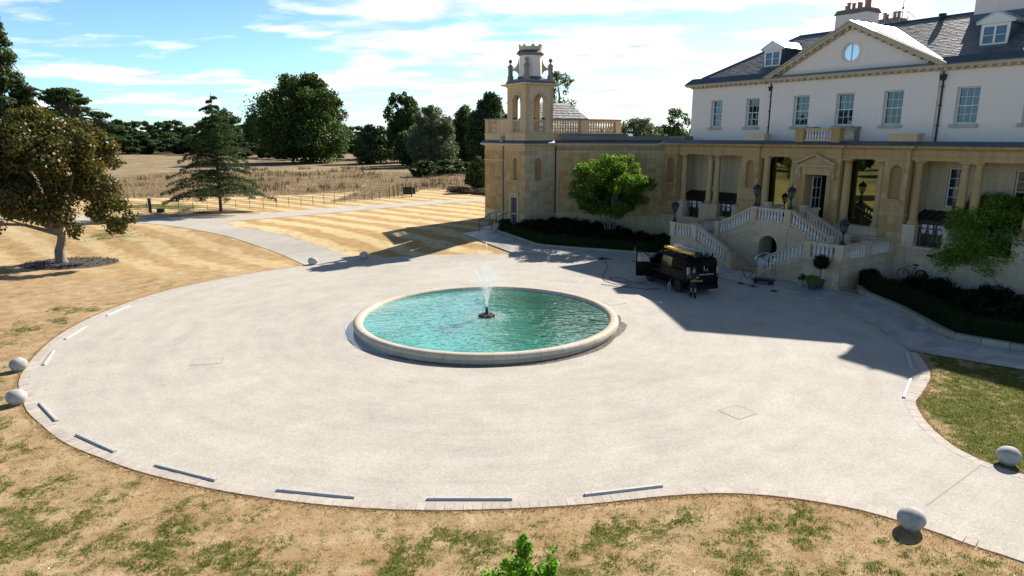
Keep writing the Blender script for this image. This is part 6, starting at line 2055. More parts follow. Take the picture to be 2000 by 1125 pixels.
VN.part('rear_bumper', MB().box(-.93, .93, -.07, .10, .30, .52).box(-.80, .80, -.085, -.07, .44, .50), 'van_trim')
VN.part('door_handle', MB().box(.05, .22, -.035, -.005, .98, 1.03), 'van_trim')
def text_mesh(txt, size, mat, name):
    cu = bpy.data.curves.new(name, 'FONT'); cu.body = txt; cu.size = size; cu.align_x = 'CENTER'; cu.extrude = .002
    ob = bpy.data.objects.new(name, cu); COL.objects.link(ob)
    dg = bpy.context.evaluated_depsgraph_get()
    me = bpy.data.meshes.new_from_object(ob.evaluated_get(dg))
    bpy.data.objects.remove(ob)
    me.materials.clear(); me.materials.append(MATS[mat])
    return me
pl = VN.part('number_plate', MB().box(-.47, -.05, -.035, -.008, .71, .81), 'plate_yellow')
o = VN.inst('plate_text', text_mesh('CD54', .085, 'black_iron', 'plate_text'), (-.26, -.038, .725), 0, (1.2, 1, 1), pl); o.rotation_euler = (math.pi / 2, 0, 0)
o = VN.inst('lettering', text_mesh('CARE SURFACES', .115, 'decal', 'lettering'), (.18, .006, 1.045), 0, (1.1, 1, 1)); o.rotation_euler = (math.pi / 2 + .0, 0, 0)
m = MB().bar((.05, .045, 1.50), (.05, .028, 1.28), .03, .006).bar((.05, .028, 1.28), (.17, .028, 1.26), .03, .006).bar((.17, .026, 1.26), (.24, .034, 1.38), .03, .006).bar((.24, .034, 1.38), (.30, .024, 1.22), .03, .006)
VN.part('emblem', m, 'decal')
# open passenger door
DA = math.radians(118)
hx0, hy0 = -.975, 3.62
dd = (math.sin(DA) * -1, -math.cos(DA) * -1)
dv = Vector((-math.sin(DA), -math.cos(DA), 0)); nv = Vector((-dv.y, dv.x, 0))
hp0 = Vector((hx0, hy0, .03))
def dpt(u, z, o): return hp0 + dv * u + nv * o + Vector((0, 0, z))
def dplate(outline, holes, t0, t1):
    loops = [outline] + holes
    tr = tessellate_polygon([[Vector((u, z, 0)) for u, z in L] for L in loops]); flat = [p for L in loops for p in L]; n = len(flat)
    v = [dpt(u, z, t0) for u, z in flat] + [dpt(u, z, t1) for u, z in flat]; f = []
    for a, b, c in tr: f += [(a, b, c), (n + a, n + c, n + b)]
    k = 0
    for L in loops:
        for i in range(len(L)): j = (i + 1) % len(L); f.append((k + i, k + j, n + k + j, n + k + i))
        k += len(L)
    return MB().add(v, f)
win = [(.12, 1.17), (.86, 1.17), (.86, 1.70), (.52, 1.70), (.22, 1.46)]
D = VN.part('front_door', dplate([(0, .36), (.92, .36), (.95, 1.12), (.93, 1.78), (.50, 1.78), (.06, 1.32), (0, 1.10)], [win], -.05, .05), 'van_paint')
VN.part('door_glass', dplate(win, [], -.008, .008), 'window_glass', D)
VN.part('mirror', MB().hexa([dpt(.05, 1.12, -.10), dpt(.12, 1.12, -.32), dpt(.20, 1.12, -.32), dpt(.16, 1.12, -.06)], [dpt(.05, 1.40, -.10), dpt(.12, 1.40, -.32), dpt(.20, 1.40, -.32), dpt(.16, 1.40, -.06)]), 'van_trim', D)
VN.part('door_handle', MB().hexa([dpt(.74, .98, -.075), dpt(.90, .98, -.075), dpt(.90, .98, -.05), dpt(.74, .98, -.05)], [dpt(.74, 1.03, -.075), dpt(.90, 1.03, -.075), dpt(.90, 1.03, -.05), dpt(.74, 1.03, -.05)]), 'van_trim', D)
VN.part('door_opening', MB().add([(-(sx(z) + .004), y, z + .03) for y, z in ((2.82, .42), (3.58, .42), (3.62, 1.12), (2.82, 1.12))], [(0, 1, 2, 3)]), 'van_trim')
# roof rack
m = MB()
for y in (.45, 1.6, 2.8):
    m.box(-.82, .82, y - .03, y + .03, 2.05, 2.09)
    for s in (-1, 1): m.box(s * .80 - .03, s * .80 + .03, y - .04, y + .04, 1.93, 2.05)
VN.part('roof_rack', m, 'van_trim')
m = MB()
for x in (.08, .52): m.box(x - .03, x + .03, .20, 3.05, 2.095, 2.17)
for k in range(11): m.tube([(.08, .35 + k * .26, 2.13), (.52, .35 + k * .26, 2.13)], .018, 6)
for x in (.15, .45): m.box(x - .03, x + .03, .35, 3.2, 2.172, 2.24)
for k in range(11): m.tube([(.15, .45 + k * .26, 2.21), (.45, .45 + k * .26, 2.21)], .018, 6)
single('ladder', m, 'ladder_alu', 'grey aluminium ladder lying on the roof rack of the black van', 'ladder', (.3, 1.6, 2.1), VF)
m = MB().box(-.62, -.36, .35, 3.0, 2.092, 2.20)
single('equipment_box', m, 'yellow_grp', 'long yellow case strapped along the roof rack of the black van', 'case', (-.5, 1.6, 2.1), VF)
m = MB().tube([(-.34, .05, 2.00), (-.5, -.02, 2.10), (-.2, .1, 2.17), (.0, .3, 2.17), (-.2, .6, 2.15), (-.3, 1.8, 2.14)], .05, 8)
single('pipe', m, 'hose', 'thick black pipe bent over the rear edge of the van roof', 'pipe', (-.3, .5, 2.1), VF)
m = MB().tube([(-1.0, 1.55, .62), (-1.08, 1.50, .50), (-1.10, 1.42, .30), (-1.06, 1.36, .10), (-1.12, 1.46, .06), (-1.16, 1.56, .25), (-1.10, 1.56, .45)], .016, 6)
single('hose', m, 'steel', 'pale loop of hose hanging from the side of the black van', 'hose', (-1.08, 1.45, .3), VF)

VS = (1.06, 1.05, 1.09)
for o in [o for o in COL.objects if o.parent is None and o.name.split('.')[0] in ('van', 'ladder', 'equipment_box', 'pipe')] + [o for o in COL.objects if o.get('label', '').startswith('pale loop of hose')]:
    R_ = Matrix.Rotation(-VF.r, 3, 'Z')
    l = R_ @ (o.location - VF.w(0, 0, 0))
    o.location = VF.w(l.x * VS[0], l.y * VS[1], l.z * VS[2]); o.scale = VS

# ================================================================= PERSON
PF = Frame(10.02, 36.12, math.radians(-52))
def skin_mesh(name, verts, edges, radii, mat, root=0, sub=1):
    me = bpy.data.meshes.new(name)
    me.from_pydata(verts, edges, [])
    ob = bpy.data.objects.new(name, me); COL.objects.link(ob)
    sk = ob.modifiers.new('skin', 'SKIN'); sk.use_smooth_shade = True
    lay = me.skin_vertices[0].data
    for i, r in enumerate(radii):
        lay[i].radius = r if isinstance(r, tuple) else (r, r)
        lay[i].use_root = (i == root)
    sb = ob.modifiers.new('sub', 'SUBSURF'); sb.levels = sub; sb.render_levels = sub
    dg = bpy.context.evaluated_depsgraph_get()
    out = bpy.data.meshes.new_from_object(ob.evaluated_get(dg))
    bpy.data.objects.remove(ob)
    out.materials.clear(); out.materials.append(MATS[mat]); out.name = name
    return out
PV_ = [(0, 0, .93), (0, .01, 1.13), (0, .01, 1.34), (0, .02, 1.49), (0, .045, 1.58), (0, .05, 1.68),
       (-.18, 0, 1.40), (-.25, -.02, 1.13), (-.17, .22, 1.07), (-.14, .30, 1.08),
       (.18, 0, 1.40), (.26, .00, 1.14), (.17, .24, 1.14), (.13, .32, 1.16),
       (-.10, 0, .88), (-.12, .03, .49), (-.13, -.01, .09), (-.14, .13, .04),
       (.10, 0, .88), (.14, .05, .49), (.16, -.04, .09), (.17, .10, .04)]
PE = [(0, 1), (1, 2), (2, 3), (3, 4), (4, 5), (2, 6), (6, 7), (7, 8), (8, 9), (2, 10), (10, 11), (11, 12), (12, 13), (0, 14), (14, 15), (15, 16), (16, 17), (0, 18), (18, 19), (19, 20), (20, 21)]
PR_ = [(.15, .11), (.145, .105), (.16, .11), .055, .085, .08, .065, .047, .034, .04, .065, .047, .034, .04, .09, .058, .04, .04, .09, .058, .04, .04]
pme = skin_mesh('person', PV_, PE, PR_, 'skin')
# fingers: five short bent chains per hand, added to the same mesh
bmx = bmesh.new(); bmx.from_mesh(pme)
fm = MB()
for hx_, hy_, hz_, sg in ((-.14, .30, 1.08, 1), (.13, .32, 1.16, -1)):
    for k in range(4):
        ox = (k - 1.5) * .019; ln = (.075, .085, .08, .065)[k]
        fm.tube([(hx_ + ox, hy_ + .02, hz_), (hx_ + ox, hy_ + .03 + ln * .5, hz_ - .005), (hx_ + ox, hy_ + .025 + ln * .85, hz_ - .03), (hx_ + ox, hy_ + .02 + ln * .9, hz_ - .05)], .009, 6)
    fm.tube([(hx_ + sg * .03, hy_, hz_), (hx_ + sg * .055, hy_ + .03, hz_ - .005), (hx_ + sg * .05, hy_ + .06, hz_ - .015)], .010, 6)
# nose, ears
fm.tube([(0, .125, 1.645), (0, .15, 1.61), (0, .125, 1.60)], .012, 6).ball((-.082, .045, 1.62), .022, 6, 5).ball((.082, .045, 1.62), .022, 6, 5)
tmp = bpy.data.meshes.new('tmp'); tmp.from_pydata(fm.v, [], fm.f); bmx.from_mesh(tmp)
bmx.to_mesh(pme); bmx.free()
PT = Thing('person', 'person in black T-shirt, shorts and boots standing at the rear corner of the black van', 'person', (0, 0, .024), PF, None, pme)
def worn(name, idx, radii, mat, root=0):
    mp_ = {j: i for i, j in enumerate(idx)}
    v = [PV_[j] if isinstance(j, int) else j for j in idx]
    e = [(mp_[a], mp_[b]) for a, b in PE if a in mp_ and b in mp_]
    return v, e, radii
def wear(name, v, e, r, mat):
    o = bpy.data.objects.new(name, skin_mesh(name, v, e, r, mat)); COL.objects.link(o); o.parent = PT.o
wear('shirt', [(0, 0, .90), (0, .01, 1.13), (0, .01, 1.35), (0, .015, 1.45), (-.18, 0, 1.40), (-.225, -.01, 1.22), (.18, 0, 1.40), (.23, .0, 1.23)], [(0, 1), (1, 2), (2, 3), (2, 4), (4, 5), (2, 6), (6, 7)], [(.17, .13), (.165, .125), (.178, .128), .075, .082, .07, .082, .07], 'black_cloth')
wear('shorts', [(0, 0, .95), (-.10, 0, .86), (-.12, .025, .54), (.10, 0, .86), (.14, .045, .54)], [(0, 1), (1, 2), (0, 3), (3, 4)], [(.16, .125), .105, .088, .105, .088], 'black_cloth')
for a, b, c in (((-.125, .015, .36), (-.13, -.01, .08), (-.14, .15, .045)), ((.15, .01, .36), (.16, -.04, .08), (.17, .12, .045))):
    wear('boot', [a, b, c], [(0, 1), (1, 2)], [.066, .062, .05], 'van_trim')
o = bpy.data.objects.new('hair', MB().lathe([(.098, 0), (.100, .05), (.085, .09), (.05, .115), (.001, .122)], (0, .035, 1.635), 12, sy=1.08).mesh('hair', 'hair', True)); COL.objects.link(o); o.parent = PT.o

# ================================================================= BICYCLE behind the hedge
BF = Frame(*HOUSE.w(6.85, -.75)[:2], HOUSE.r)
BZ = .25
BK = Thing('bicycle', 'dark blue bicycle leaning against the house wall behind the hedge', 'bicycle', (0, 0, BZ), BF)
def wheel(cx):
    n = 24
    c = [(cx + .33 * math.cos(2 * math.pi * k / n), 0, BZ + .34 + .33 * math.sin(2 * math.pi * k / n)) for k in range(n)]
    w = BK.part('wheel', MB().tube(c, .022, 6, True), 'tyre')
    m = MB()
    for k in range(10):
        a = 2 * math.pi * k / 10; m.tube([(cx, 0, BZ + .34), (cx + .32 * math.cos(a), 0, BZ + .34 + .32 * math.sin(a))], .004, 4)
    BK.part('spoke', m, 'steel', w, kind='stuff')
    return [(cx + .38 * math.cos(math.pi * (.05 + .8 * k / 10)), 0, BZ + .34 + .38 * math.sin(math.pi * (.05 + .8 * k / 10))) for k in range(11)]
g0 = wheel(0.0); g1 = wheel(1.05)
BK.part('mudguard', MB().tube(g1, .03, 5), 'van_trim')
m = MB()
for a, b in (((.40, .62), (.50, .33)), ((.22, .86), (.68, .82)), ((.20, .72), (.50, .33)), ((.68, .88), (.50, .33)), ((.50, .33), (1.05, .34)), ((.68, .80), (1.05, .34)), ((.18, .92), (.0, .34))):
    m.tube([(a[0], 0, BZ + a[1]), (b[0], 0, BZ + b[1])], .02, 6)
BK.part('frame', m, 'blue_bike')
BK.part('handlebar', MB().tube([(.28, -.28, BZ + 1.02), (.18, -.26, BZ + 1.02), (.14, 0, BZ + .98), (.18, .26, BZ + 1.02), (.28, .28, BZ + 1.02)], .016, 6).tube([(.14, 0, BZ + .98), (.18, 0, BZ + .9)], .018, 6), 'steel')
BK.part('saddle', MB().prism([(.55, -.06), (.82, -.10), (.82, .10), (.55, .06)], BZ + .95, BZ + 1.02).tube([(.70, 0, BZ + .85), (.71, 0, BZ + .96)], .016, 6), 'tyre')
BK.part('crank', MB().tube([(.50, -.06, BZ + .33), (.50, -.06, BZ + .16)], .012, 5).tube([(.50, .06, BZ + .33), (.50, .06, BZ + .50)], .012, 5), 'steel')

# ================================================================= HEDGES AND BEDS
def hedge(name, label, path, w, h, n, seed, z0=None, mat='leaf_box', size=.05):
    """clipped hedge along a plan path: dark body and a skin of small leaves"""
    rng = np.random.default_rng(seed)
    at_, L = polyline(path)
    c, _ = at_(L / 2)
    zb = lambda p: hgt(p.x, p.y) if z0 is None else z0
    T = Thing(name, label, 'hedge', (c.x, c.y, zb(c)))
    prof = [(-w / 2, 0), (-w / 2, h - .06), (-w / 2 + .06, h), (w / 2 - .06, h), (w / 2, h - .06), (w / 2, 0)]
    pts = []; ns = int(L / .5) + 1
    vs = []; fs = []
    for i in range(ns + 1):
        p, t = at_(L * i / ns); nrm = Vector((t.y, -t.x))
        for o_, z in prof:
            q = p + nrm * o_ * .94
            vs.append((q.x, q.y, zb(p) - .05 + z * .96 + .02 * noise.noise((q.x * 2, q.y * 2, z * 2))))
    k = len(prof)
    for i in range(ns):
        for j in range(k - 1): fs.append((i * k + j, i * k + j + 1, (i + 1) * k + j + 1, (i + 1) * k + j))
    fs.append(tuple(range(k))); fs.append(tuple(range(ns * k + k - 1, ns * k - 1, -1)))
    T.part('body', MB().add(vs, fs), mat)
    P = []; D = []
    per = 2 * h + w
    for _ in range(n):
        s_ = rng.random() * L; p, t = at_(s_); nrm = Vector((t.y, -t.x))
        u = rng.random() * per
        if u < h: o_, z, d = -w / 2, u, (-nrm.x, -nrm.y, .2)
        elif u < h + w: o_, z, d = u - h - w / 2, h, (0, 0, 1)
        else: o_, z, d = w / 2, u - h - w, (nrm.x, nrm.y, .2)
        jit = rng.normal() * .025
        q = p + nrm * o_
        P.append((q.x + d[0] * jit, q.y + d[1] * jit, zb(p) + z + d[2] * jit + .02 * noise.noise((q.x * 2, q.y * 2, z * 2)))); D.append(d)
    P = np.array(P); D = np.array(D)
    V, F = leaf_arrays(P, unit(D + rng.normal(size=D.shape) * .6), rng.uniform(.6, 1.3, n) * size, .6, rng)
    leaf_part(T, 'foliage', V, F, mat, (c.x, c.y, zb(c)))
    return T
hedge('hedge', 'dark clipped hedge round the left planting bed below the bright green tree', [(-.55, 57.6), (-.75, 56.2), (2.35, 52.3), (5.3, 51.55), (9.2, 51.0), (12.2, 50.2)], .8, .85, 9000, 41)
hedge('hedge', 'dark clipped hedge round the right planting bed by the flagged path', [(21.6, 40.0), (20.6, 37.0), (20.75, 33.6), (20.2, 28.9), (22.3, 26.9), (27.5, 22.5)], 1.0, .95, 9000, 42, .05)
# kerb walls of the beds
def kerbwall(path, w, h, label, z0=None):
    at_, L = polyline(path)
    c, _ = at_(L / 2)
    T = Thing('bed_kerb', label, 'kerb', (c.x, c.y, 0))
    s = 0
    while s < L - .1:
        a, ta = at_(s); b, tb = at_(min(L, s + .98)); e = min(L, s + .98) - s
        na, nb_ = Vector((ta.y, -ta.x)) * w / 2, Vector((tb.y, -tb.x)) * w / 2
        za, zb = hgt(a.x, a.y), hgt(b.x, b.y)
        q = [a - na, b - nb_, b + nb_, a + na]
        T.part('kerb_stone', MB().hexa([(q[0].x, q[0].y, za - .1), (q[1].x, q[1].y, zb - .1), (q[2].x, q[2].y, zb - .1), (q[3].x, q[3].y, za - .1)], [(q[0].x, q[0].y, za + h), (q[1].x, q[1].y, zb + h), (q[2].x, q[2].y, zb + h), (q[3].x, q[3].y, za + h)]), 'kerb_stone')
        s += 1.0
    return T
kerbwall([(-1.25, 56.1), (2.05, 51.75), (5.15, 50.95), (9.1, 50.4), (11.9, 49.5)], .22, .17, 'low stone kerb in front of the left hedge')
kerbwall([(20.4, 38.2), (19.85, 36.9), (20.0, 33.4), (19.5, 28.5), (21.45, 26.6), (26.5, 22.6)], .34, .30, 'low stone kerb in front of the right hedge')
# soil of the beds
sheet([(-.7, 57.8), (-.9, 56.2), (2.2, 52.2), (5.2, 51.3), (9.1, 50.8), (12.2, 50.0), (14.0, 53.0), (13.6, 58.3), (4.0, 62.3), (1.3, 59.9)], .06, 1.0, 'planting_bed', 'soil')
sheet([(20.3, 38.2), (20.1, 36.9), (20.3, 33.4), (19.7, 28.7), (21.6, 26.9), (34, 17), (36, 30), (26.0, 43.0), (23.6, 41.0)], .06, 1.2, 'planting_bed', 'soil')
# low shrubs filling the beds
shr = []
for v in range(3):
    rng = np.random.default_rng(60 + v)
    L = [(rng.normal() * .45, rng.normal() * .45, rng.uniform(.25, .6), rng.uniform(.3, .5)) for _ in range(8)]
    P, D = lobe_points(L, 1700, rng, .45)
    V, F = leaf_arrays(P, unit(D + rng.normal(size=D.shape) * .6), rng.uniform(.6, 1.3, len(P)) * .07, .5, rng)
    shr.append((V, F))
rb = random.Random(8)
def scatter_shrubs(poly, n, lab):
    """ground cover that fills a bed: one mass of low shrubs"""
    P = np.array(poly); k = 0; tries = 0; pts = []; VV = []; FF = []; o_ = 0
    while k < n and tries < 4000:
        tries += 1
        x = rb.uniform(P[:, 0].min(), P[:, 0].max()); y = rb.uniform(P[:, 1].min(), P[:, 1].max())
        if not in_poly(x, y, P) or any((x - a) ** 2 + (y - b) ** 2 < .8 for a, b in pts): continue
        pts.append((x, y)); V, F = shr[k % 3]; k += 1
        s = rb.uniform(.7, 1.15); a = rb.random() * 6; c, q = math.cos(a), math.sin(a)
        R = np.array([[c, -q, 0], [q, c, 0], [0, 0, 1]]) * s
        VV.append(V @ R.T + np.array([x, y, hgt(x, y)])); FF.append(F + o_); o_ += len(V)
    o = bpy.data.objects.new('bed_planting', arr_mesh('bed_planting', np.concatenate(VV), np.concatenate(FF), 'leaf_bed')); COL.objects.link(o)
    tag(o, lab, 'shrubs', None, 'stuff')
scatter_shrubs([(0.2, 57.6), (2.9, 53.4), (5.6, 52.6), (9.2, 52.0), (12.6, 51.2), (13.2, 56.8), (4.2, 60.8), (1.9, 59.2)], 40, 'low dark shrubs filling the left hedged bed')
scatter_shrubs([(22.4, 38.6), (21.8, 36.6), (21.9, 33.2), (21.5, 29.6), (23.2, 28.0), (29, 23.5), (31, 29), (26.0, 40.0)], 38, 'low dark shrubs filling the right hedged bed')
# ================================================================= TREES
def tree(name, label, x, y, crown_mat, lobes, n, size, trunk_r, trunk_h, seed, bark='bark', limbs=7, shell=.45, aspect=.6, flat=.85, cat='tree', group=None, lean=(0, 0), z=None):
    """tapered trunk with limbs reaching into the lobes, crown of separate leaves"""
    rng = np.random.default_rng(seed)
    z0 = hgt(x, y) if z is None else z
    T = Thing(name, label, cat, (x, y, z0), WORLD, group)
    P, D = lobe_points(lobes, n, rng, shell, flat)
    s = rng.uniform(.55, 1.35, n) * size
    V, F = leaf_arrays(P, unit(D + rng.normal(size=D.shape) * .75 + np.array([0, 0, .25])), s, aspect, rng)
    me = arr_mesh('crown', V, F, crown_mat)
    o = bpy.data.objects.new('crown', me); COL.objects.link(o); o.parent = T.o
    m = MB()
    top = Vector((lean[0], lean[1], trunk_h))
    k = 6
    pts = [Vector((0, 0, -.1)).lerp(top, t / k) + Vector((math.sin(t * 1.3 + seed) * trunk_r * .25, math.cos(t * 1.7) * trunk_r * .25, 0)) * (t > 0) for t in range(k + 1)]
    m.tube(pts, [trunk_r * (1.35 if t == 0 else 1 - .45 * t / k) for t in range(k + 1)], 9)
    idx = sorted(range(len(lobes)), key=lambda i: rng.random())[:limbs]
    for i in idx:
        L = Vector(lobes[i][:3])
        b = pts[-1].lerp(pts[-3], rng.random())
        mid = b.lerp(L, .5) + Vector((0, 0, .12 * (L - b).length)) + Vector(rng.normal(size=3)) * .04 * (L - b).length
        m.tube([b, mid, L], [trunk_r * .48, trunk_r * .30, trunk_r * .10], 6)
        for q in range(2):
            e = L + Vector(unit(rng.normal(size=(1, 3)))[0]) * lobes[i][3] * .9
            m.tube([mid, mid.lerp(e, .5) + Vector((0, 0, .1)), e], [trunk_r * .2, trunk_r * .13, trunk_r * .05], 5)
    T.part('trunk', m, bark, local=True, smooth=True)
    return T

rng = np.random.default_rng(100)
# -- copper leaved tree on the left lawn
L = crown_lobes(2.6, 11.0, 10.6, 110, rng, rl=(.11, .24), prof=lambda t: (.78 + .5 * t if t < .40 else math.sqrt(max(.02, 1 - ((t - .40) / .62) ** 2))))
L = [(a - .2, b, c, r) for a, b, c, r in L]
L += [(4.6, -.8, 2.75, .75), (5.4, -.3, 3.3, .55), (3.6, 1.2, 2.6, .7), (-4.6, 0, 2.7, .8), (4.9, -.5, 4.2, .7), (2.6, -2.2, 2.6, .6)]
cop = tree('copper_tree', 'spreading tree with copper and olive leaves on the left lawn over a ring of mulch', -31.95, 46.7, 'leaf_copper', L, 60000, .105, .36, 2.9, 3, 'pale_bark', 30, .40, .75, lean=(.15, 0))
# ring of chips round it
chipP = []
for _ in range(2600):
    a = rng.random() * 6.283; r = math.sqrt(rng.random()) * 2.35
    chipP.append((-31.3 + 1.35 * r * math.cos(a), 46.6 + r * math.sin(a), .062 + rng.random() * .03))
V, F = leaf_arrays(np.array(chipP), unit(np.tile([0, 0, 1.0], (2600, 1)) + rng.normal(size=(2600, 3)) * .5), rng.uniform(.03, .07, 2600), .5, rng)
o = bpy.data.objects.new('bark_chips', arr_mesh('bark_chips', V, F, 'chip')); COL.objects.link(o); tag(o, 'loose grey bark chips under the copper leaved tree', 'mulch', None, 'stuff')
single('mulch_ring', MB().lathe([(0.01, .05), (1.6, .06), (2.35, .03), (2.4, -.02)], (-31.3, 46.6, 0), 28, cap=False, sx=1.35), 'chip_mulch', 'oval of grey bark chips round the foot of the copper leaved tree', 'mulch', (-31.3, 46.6, 0))

# -- conifers
def conifer(name, label, x, y, h, w, seed, tiers=22, mat='leaf_conifer', h0=.13, droop=.18, leafn=150, size=.16, gap=1.0):
    rng = np.random.default_rng(seed)
    z0 = hgt(x, y)
    T = Thing(name, label, 'tree', (x, y, z0), WORLD)
    m = MB().tube([(0, 0, -.1), (.05, 0, h * .3), (-.05, .05, h * .7), (.08, 0, h)], [.20 * h / 13, .15 * h / 13, .09 * h / 13, .02], 8)
    P = []; N = []
    for i in range(tiers):
        t = (i + rng.uniform(-.25, .25)) / tiers
        z = h * (h0 + (1 - h0) * t)
        R = w / 2 * (1 - t) ** .82 * (1.0 if i else .95) + .15
        nb = 7 if t < .7 else 5
        a0 = rng.random() * 6
        for b in range(nb):
            a = a0 + 2 * math.pi * b / nb + rng.normal() * .18
            r = R * (rng.uniform(.45, 1.12) if i > 1 else rng.uniform(.75, 1.15)); zj = z + rng.normal() * h * .016
            d = np.array([math.cos(a), math.sin(a), 0]); sd = np.array([-math.sin(a), math.cos(a), 0])
            pts = [np.array([0, 0, zj]) + d * r * q + np.array([0, 0, r * (.22 * q - (droop + .18) * q * q)]) for q in (0, .35, .7, 1)]
            m.tube(pts, [.035 + .012 * r, .03, .02, .01], 4)
            n = int(leafn * (.25 + r / (w / 2)))
            q = rng.random(n) ** .7
            wd = .30 * r * np.sin(np.pi * np.clip(.15 + q * .8, 0, 1))
            base = np.array([0, 0, zj])[None] + d[None] * (r * q)[:, None] + np.stack([np.zeros(n), np.zeros(n), r * (.22 * q - (droop + .18) * q * q)], 1)
            off = sd[None] * (rng.normal(size=n) * .5 * wd)[:, None]
            P.append(base + off + np.stack([np.zeros(n), np.zeros(n), rng.normal(size=n) * .05 * (1 + r * .2) - np.abs(off).sum(1) * .12], 1))
            N.append(np.tile([0, 0, 1.0], (n, 1)) + rng.normal(size=(n, 3)) * .45)
    P = np.concatenate(P); N = unit(np.concatenate(N))
    V, F = leaf_arrays(P, N, rng.uniform(.6, 1.4, len(P)) * size, .35, rng)
    o = bpy.data.objects.new('crown', arr_mesh('crown', V, F, mat)); COL.objects.link(o); o.parent = T.o
    T.part('trunk', m, 'bark', local=True, smooth=True)
    return T
conifer('conifer', 'tiered blue green conifer with a bent tip standing by the path junction', -30.7, 70.6, 12.1, 12.2, 5, 17, leafn=460, size=.115, h0=.17)
single('mulch_ring', MB().lathe([(0.01, 1.05), (1.3, 1.06), (1.7, .99)], (-30.3, 70.4, 0), 24, cap=False, sx=1.9), 'soil', 'patch of dark bare soil under the tiered conifer', 'mulch', (-30.3, 70.4, 1.0))

# -- trees of the park behind
def broad(label, x, y, h, w, mat, n, size, seed, base=.06, nl=34, prof=None, tr=None, name='park_tree', group=None, shell=.5, flat=.9, rl=(.20, .34)):
    rng = np.random.default_rng(seed)
    L = crown_lobes(h * base, h, w, nl, rng, prof=prof, rl=rl)
    if shell > .4:
        for k in range(7): L.append((rng.normal() * w * .10, rng.normal() * w * .10, h * (.20 + .075 * k), w * .27))
        L += [(w * .27 * math.cos(k * 1.05), w * .27 * math.sin(k * 1.05), h * .30, w * .20) for k in range(6)]
    return tree(name, label, x, y, mat, L, n, size, tr or h * .022, h * .4, seed, 'bark', 9, shell, .7, flat, group=group)
full = lambda t: (.80 + .45 * t if t < .45 else math.sqrt(max(.03, 1 - ((t - .45) / .60) ** 2)))
broad('largest broad dark green tree standing in the middle of the dry field', -61.6, 203, 26.2, 29.5, 'leaf_oak', 72000, .36, 11, .03, 150, full, rl=(.08, .20))
broad('dark tree with a domed top right of the largest field tree', -33.0, 206, 21.2, 13.5, 'leaf_oak', 26000, .31, 12, .03, 70, full, rl=(.12, .24))
broad('pale silver green willow in front of the dark trees', -20.9, 178, 16.0, 14.6, 'leaf_willow', 40000, .22, 13, .02, 90, lambda t: (.95 if t < .35 else math.sqrt(max(.03, 1 - ((t - .35) / .68) ** 2))), rl=(.10, .22))
broad('bright edged green tree between the willow and the bell tower', -14.0, 196, 17.0, 12.5, 'leaf_oak', 26000, .28, 14, .02, 70, full, rl=(.18, .32), shell=.42)
broad('dark tree directly left of the bell tower', -5.0, 160, 18.0, 12.0, 'leaf_dark', 28000, .30, 15, .02, 70, full, rl=(.18, .32), shell=.42)
broad('low dark tree filling the gap left of the willow', -39.5, 196, 11.5, 13, 'leaf_dark', 14000, .32, 16, .02, 24, full)
broad('dark tree standing low at the left foot of the willow', -28.5, 186, 10.0, 9, 'leaf_dark', 12000, .30, 17, .02, 22, full)
broad('feathery open tree rising behind the bell tower', 7.8, 112, 18.6, 8.6, 'leaf_oak', 15000, .15, 18, .12, 60, full, shell=.45, rl=(.12, .26))
broad('wide grey green tree behind the roof of the side wing', 21.0, 118, 12.4, 13.5, 'leaf_willow', 30000, .19, 19, .03, 80, full, rl=(.10, .22))
broad('ragged dark tree against the white end wall of the house', 29.0, 122, 14.0, 8.0, 'leaf_oak', 20000, .18, 20, .02, 50, full, shell=.42, rl=(.2, .34))
broad('small dark bush at the left edge of the pavilion', -5.0, 97, 5.2, 4.0, 'leaf_oak', 5000, .20, 21, .02, 16, full, tr=.12, name='bush')
broad('rounded dark tree behind the tip of the tiered conifer', -124, 296, 20.6, 17.0, 'leaf_dark', 20000, .40, 22, .03, 60, full, rl=(.12, .24))
broad('narrow dark tree right of the tiered conifer', -108, 290, 17.4, 12.0, 'leaf_dark', 7000, .6, 23, .04, 24, full)
broad('dark tree half hidden at the left side of the largest field tree', -88, 262, 15.5, 13.0, 'leaf_dark', 7000, .55, 24, .04, 24, full)
# tall dark tree and cedar at the left edge
L = crown_lobes(3, 37.5, 21, 110, np.random.default_rng(31), prof=lambda t: max(.16, 1.0 - .80 * t), rl=(.16, .26))
tree('tall_conifer', 'very tall dark conifer cut by the left edge of the picture', -121.5, 165, 'leaf_dark', L, 26000, .50, .8, 30, 31, 'bark', 20, .4, .5, .75)
rngc = np.random.default_rng(33)
L = []
for z, r0, n in ((7.0, 8.0, 9), (10.0, 8.5, 8), (13.0, 7.2, 8), (16.0, 5.0, 6), (18.4, 2.8, 4)):
    for k in range(n):
        a = 2 * math.pi * k / n + rngc.random(); q = r0 * rngc.uniform(.35, 1.1)
        L.append((q * math.cos(a) * 1.15, q * math.sin(a), z + rngc.normal() * .6, rngc.uniform(1.6, 2.6)))
for k in range(5): L.append((-4 - k * 1.7, 0, 15.6 + k * 1.0, 1.1)); L.append((6 + k * 1.5, -1, 11 - k * .35, 1.2))
tree('cedar_tree', 'dark spreading cedar with flat layered branches behind the copper leaved tree', -106.5, 166, 'leaf_dark', L, 13000, .48, .7, 15, 33, 'bark', 40, .35, .45, .22)
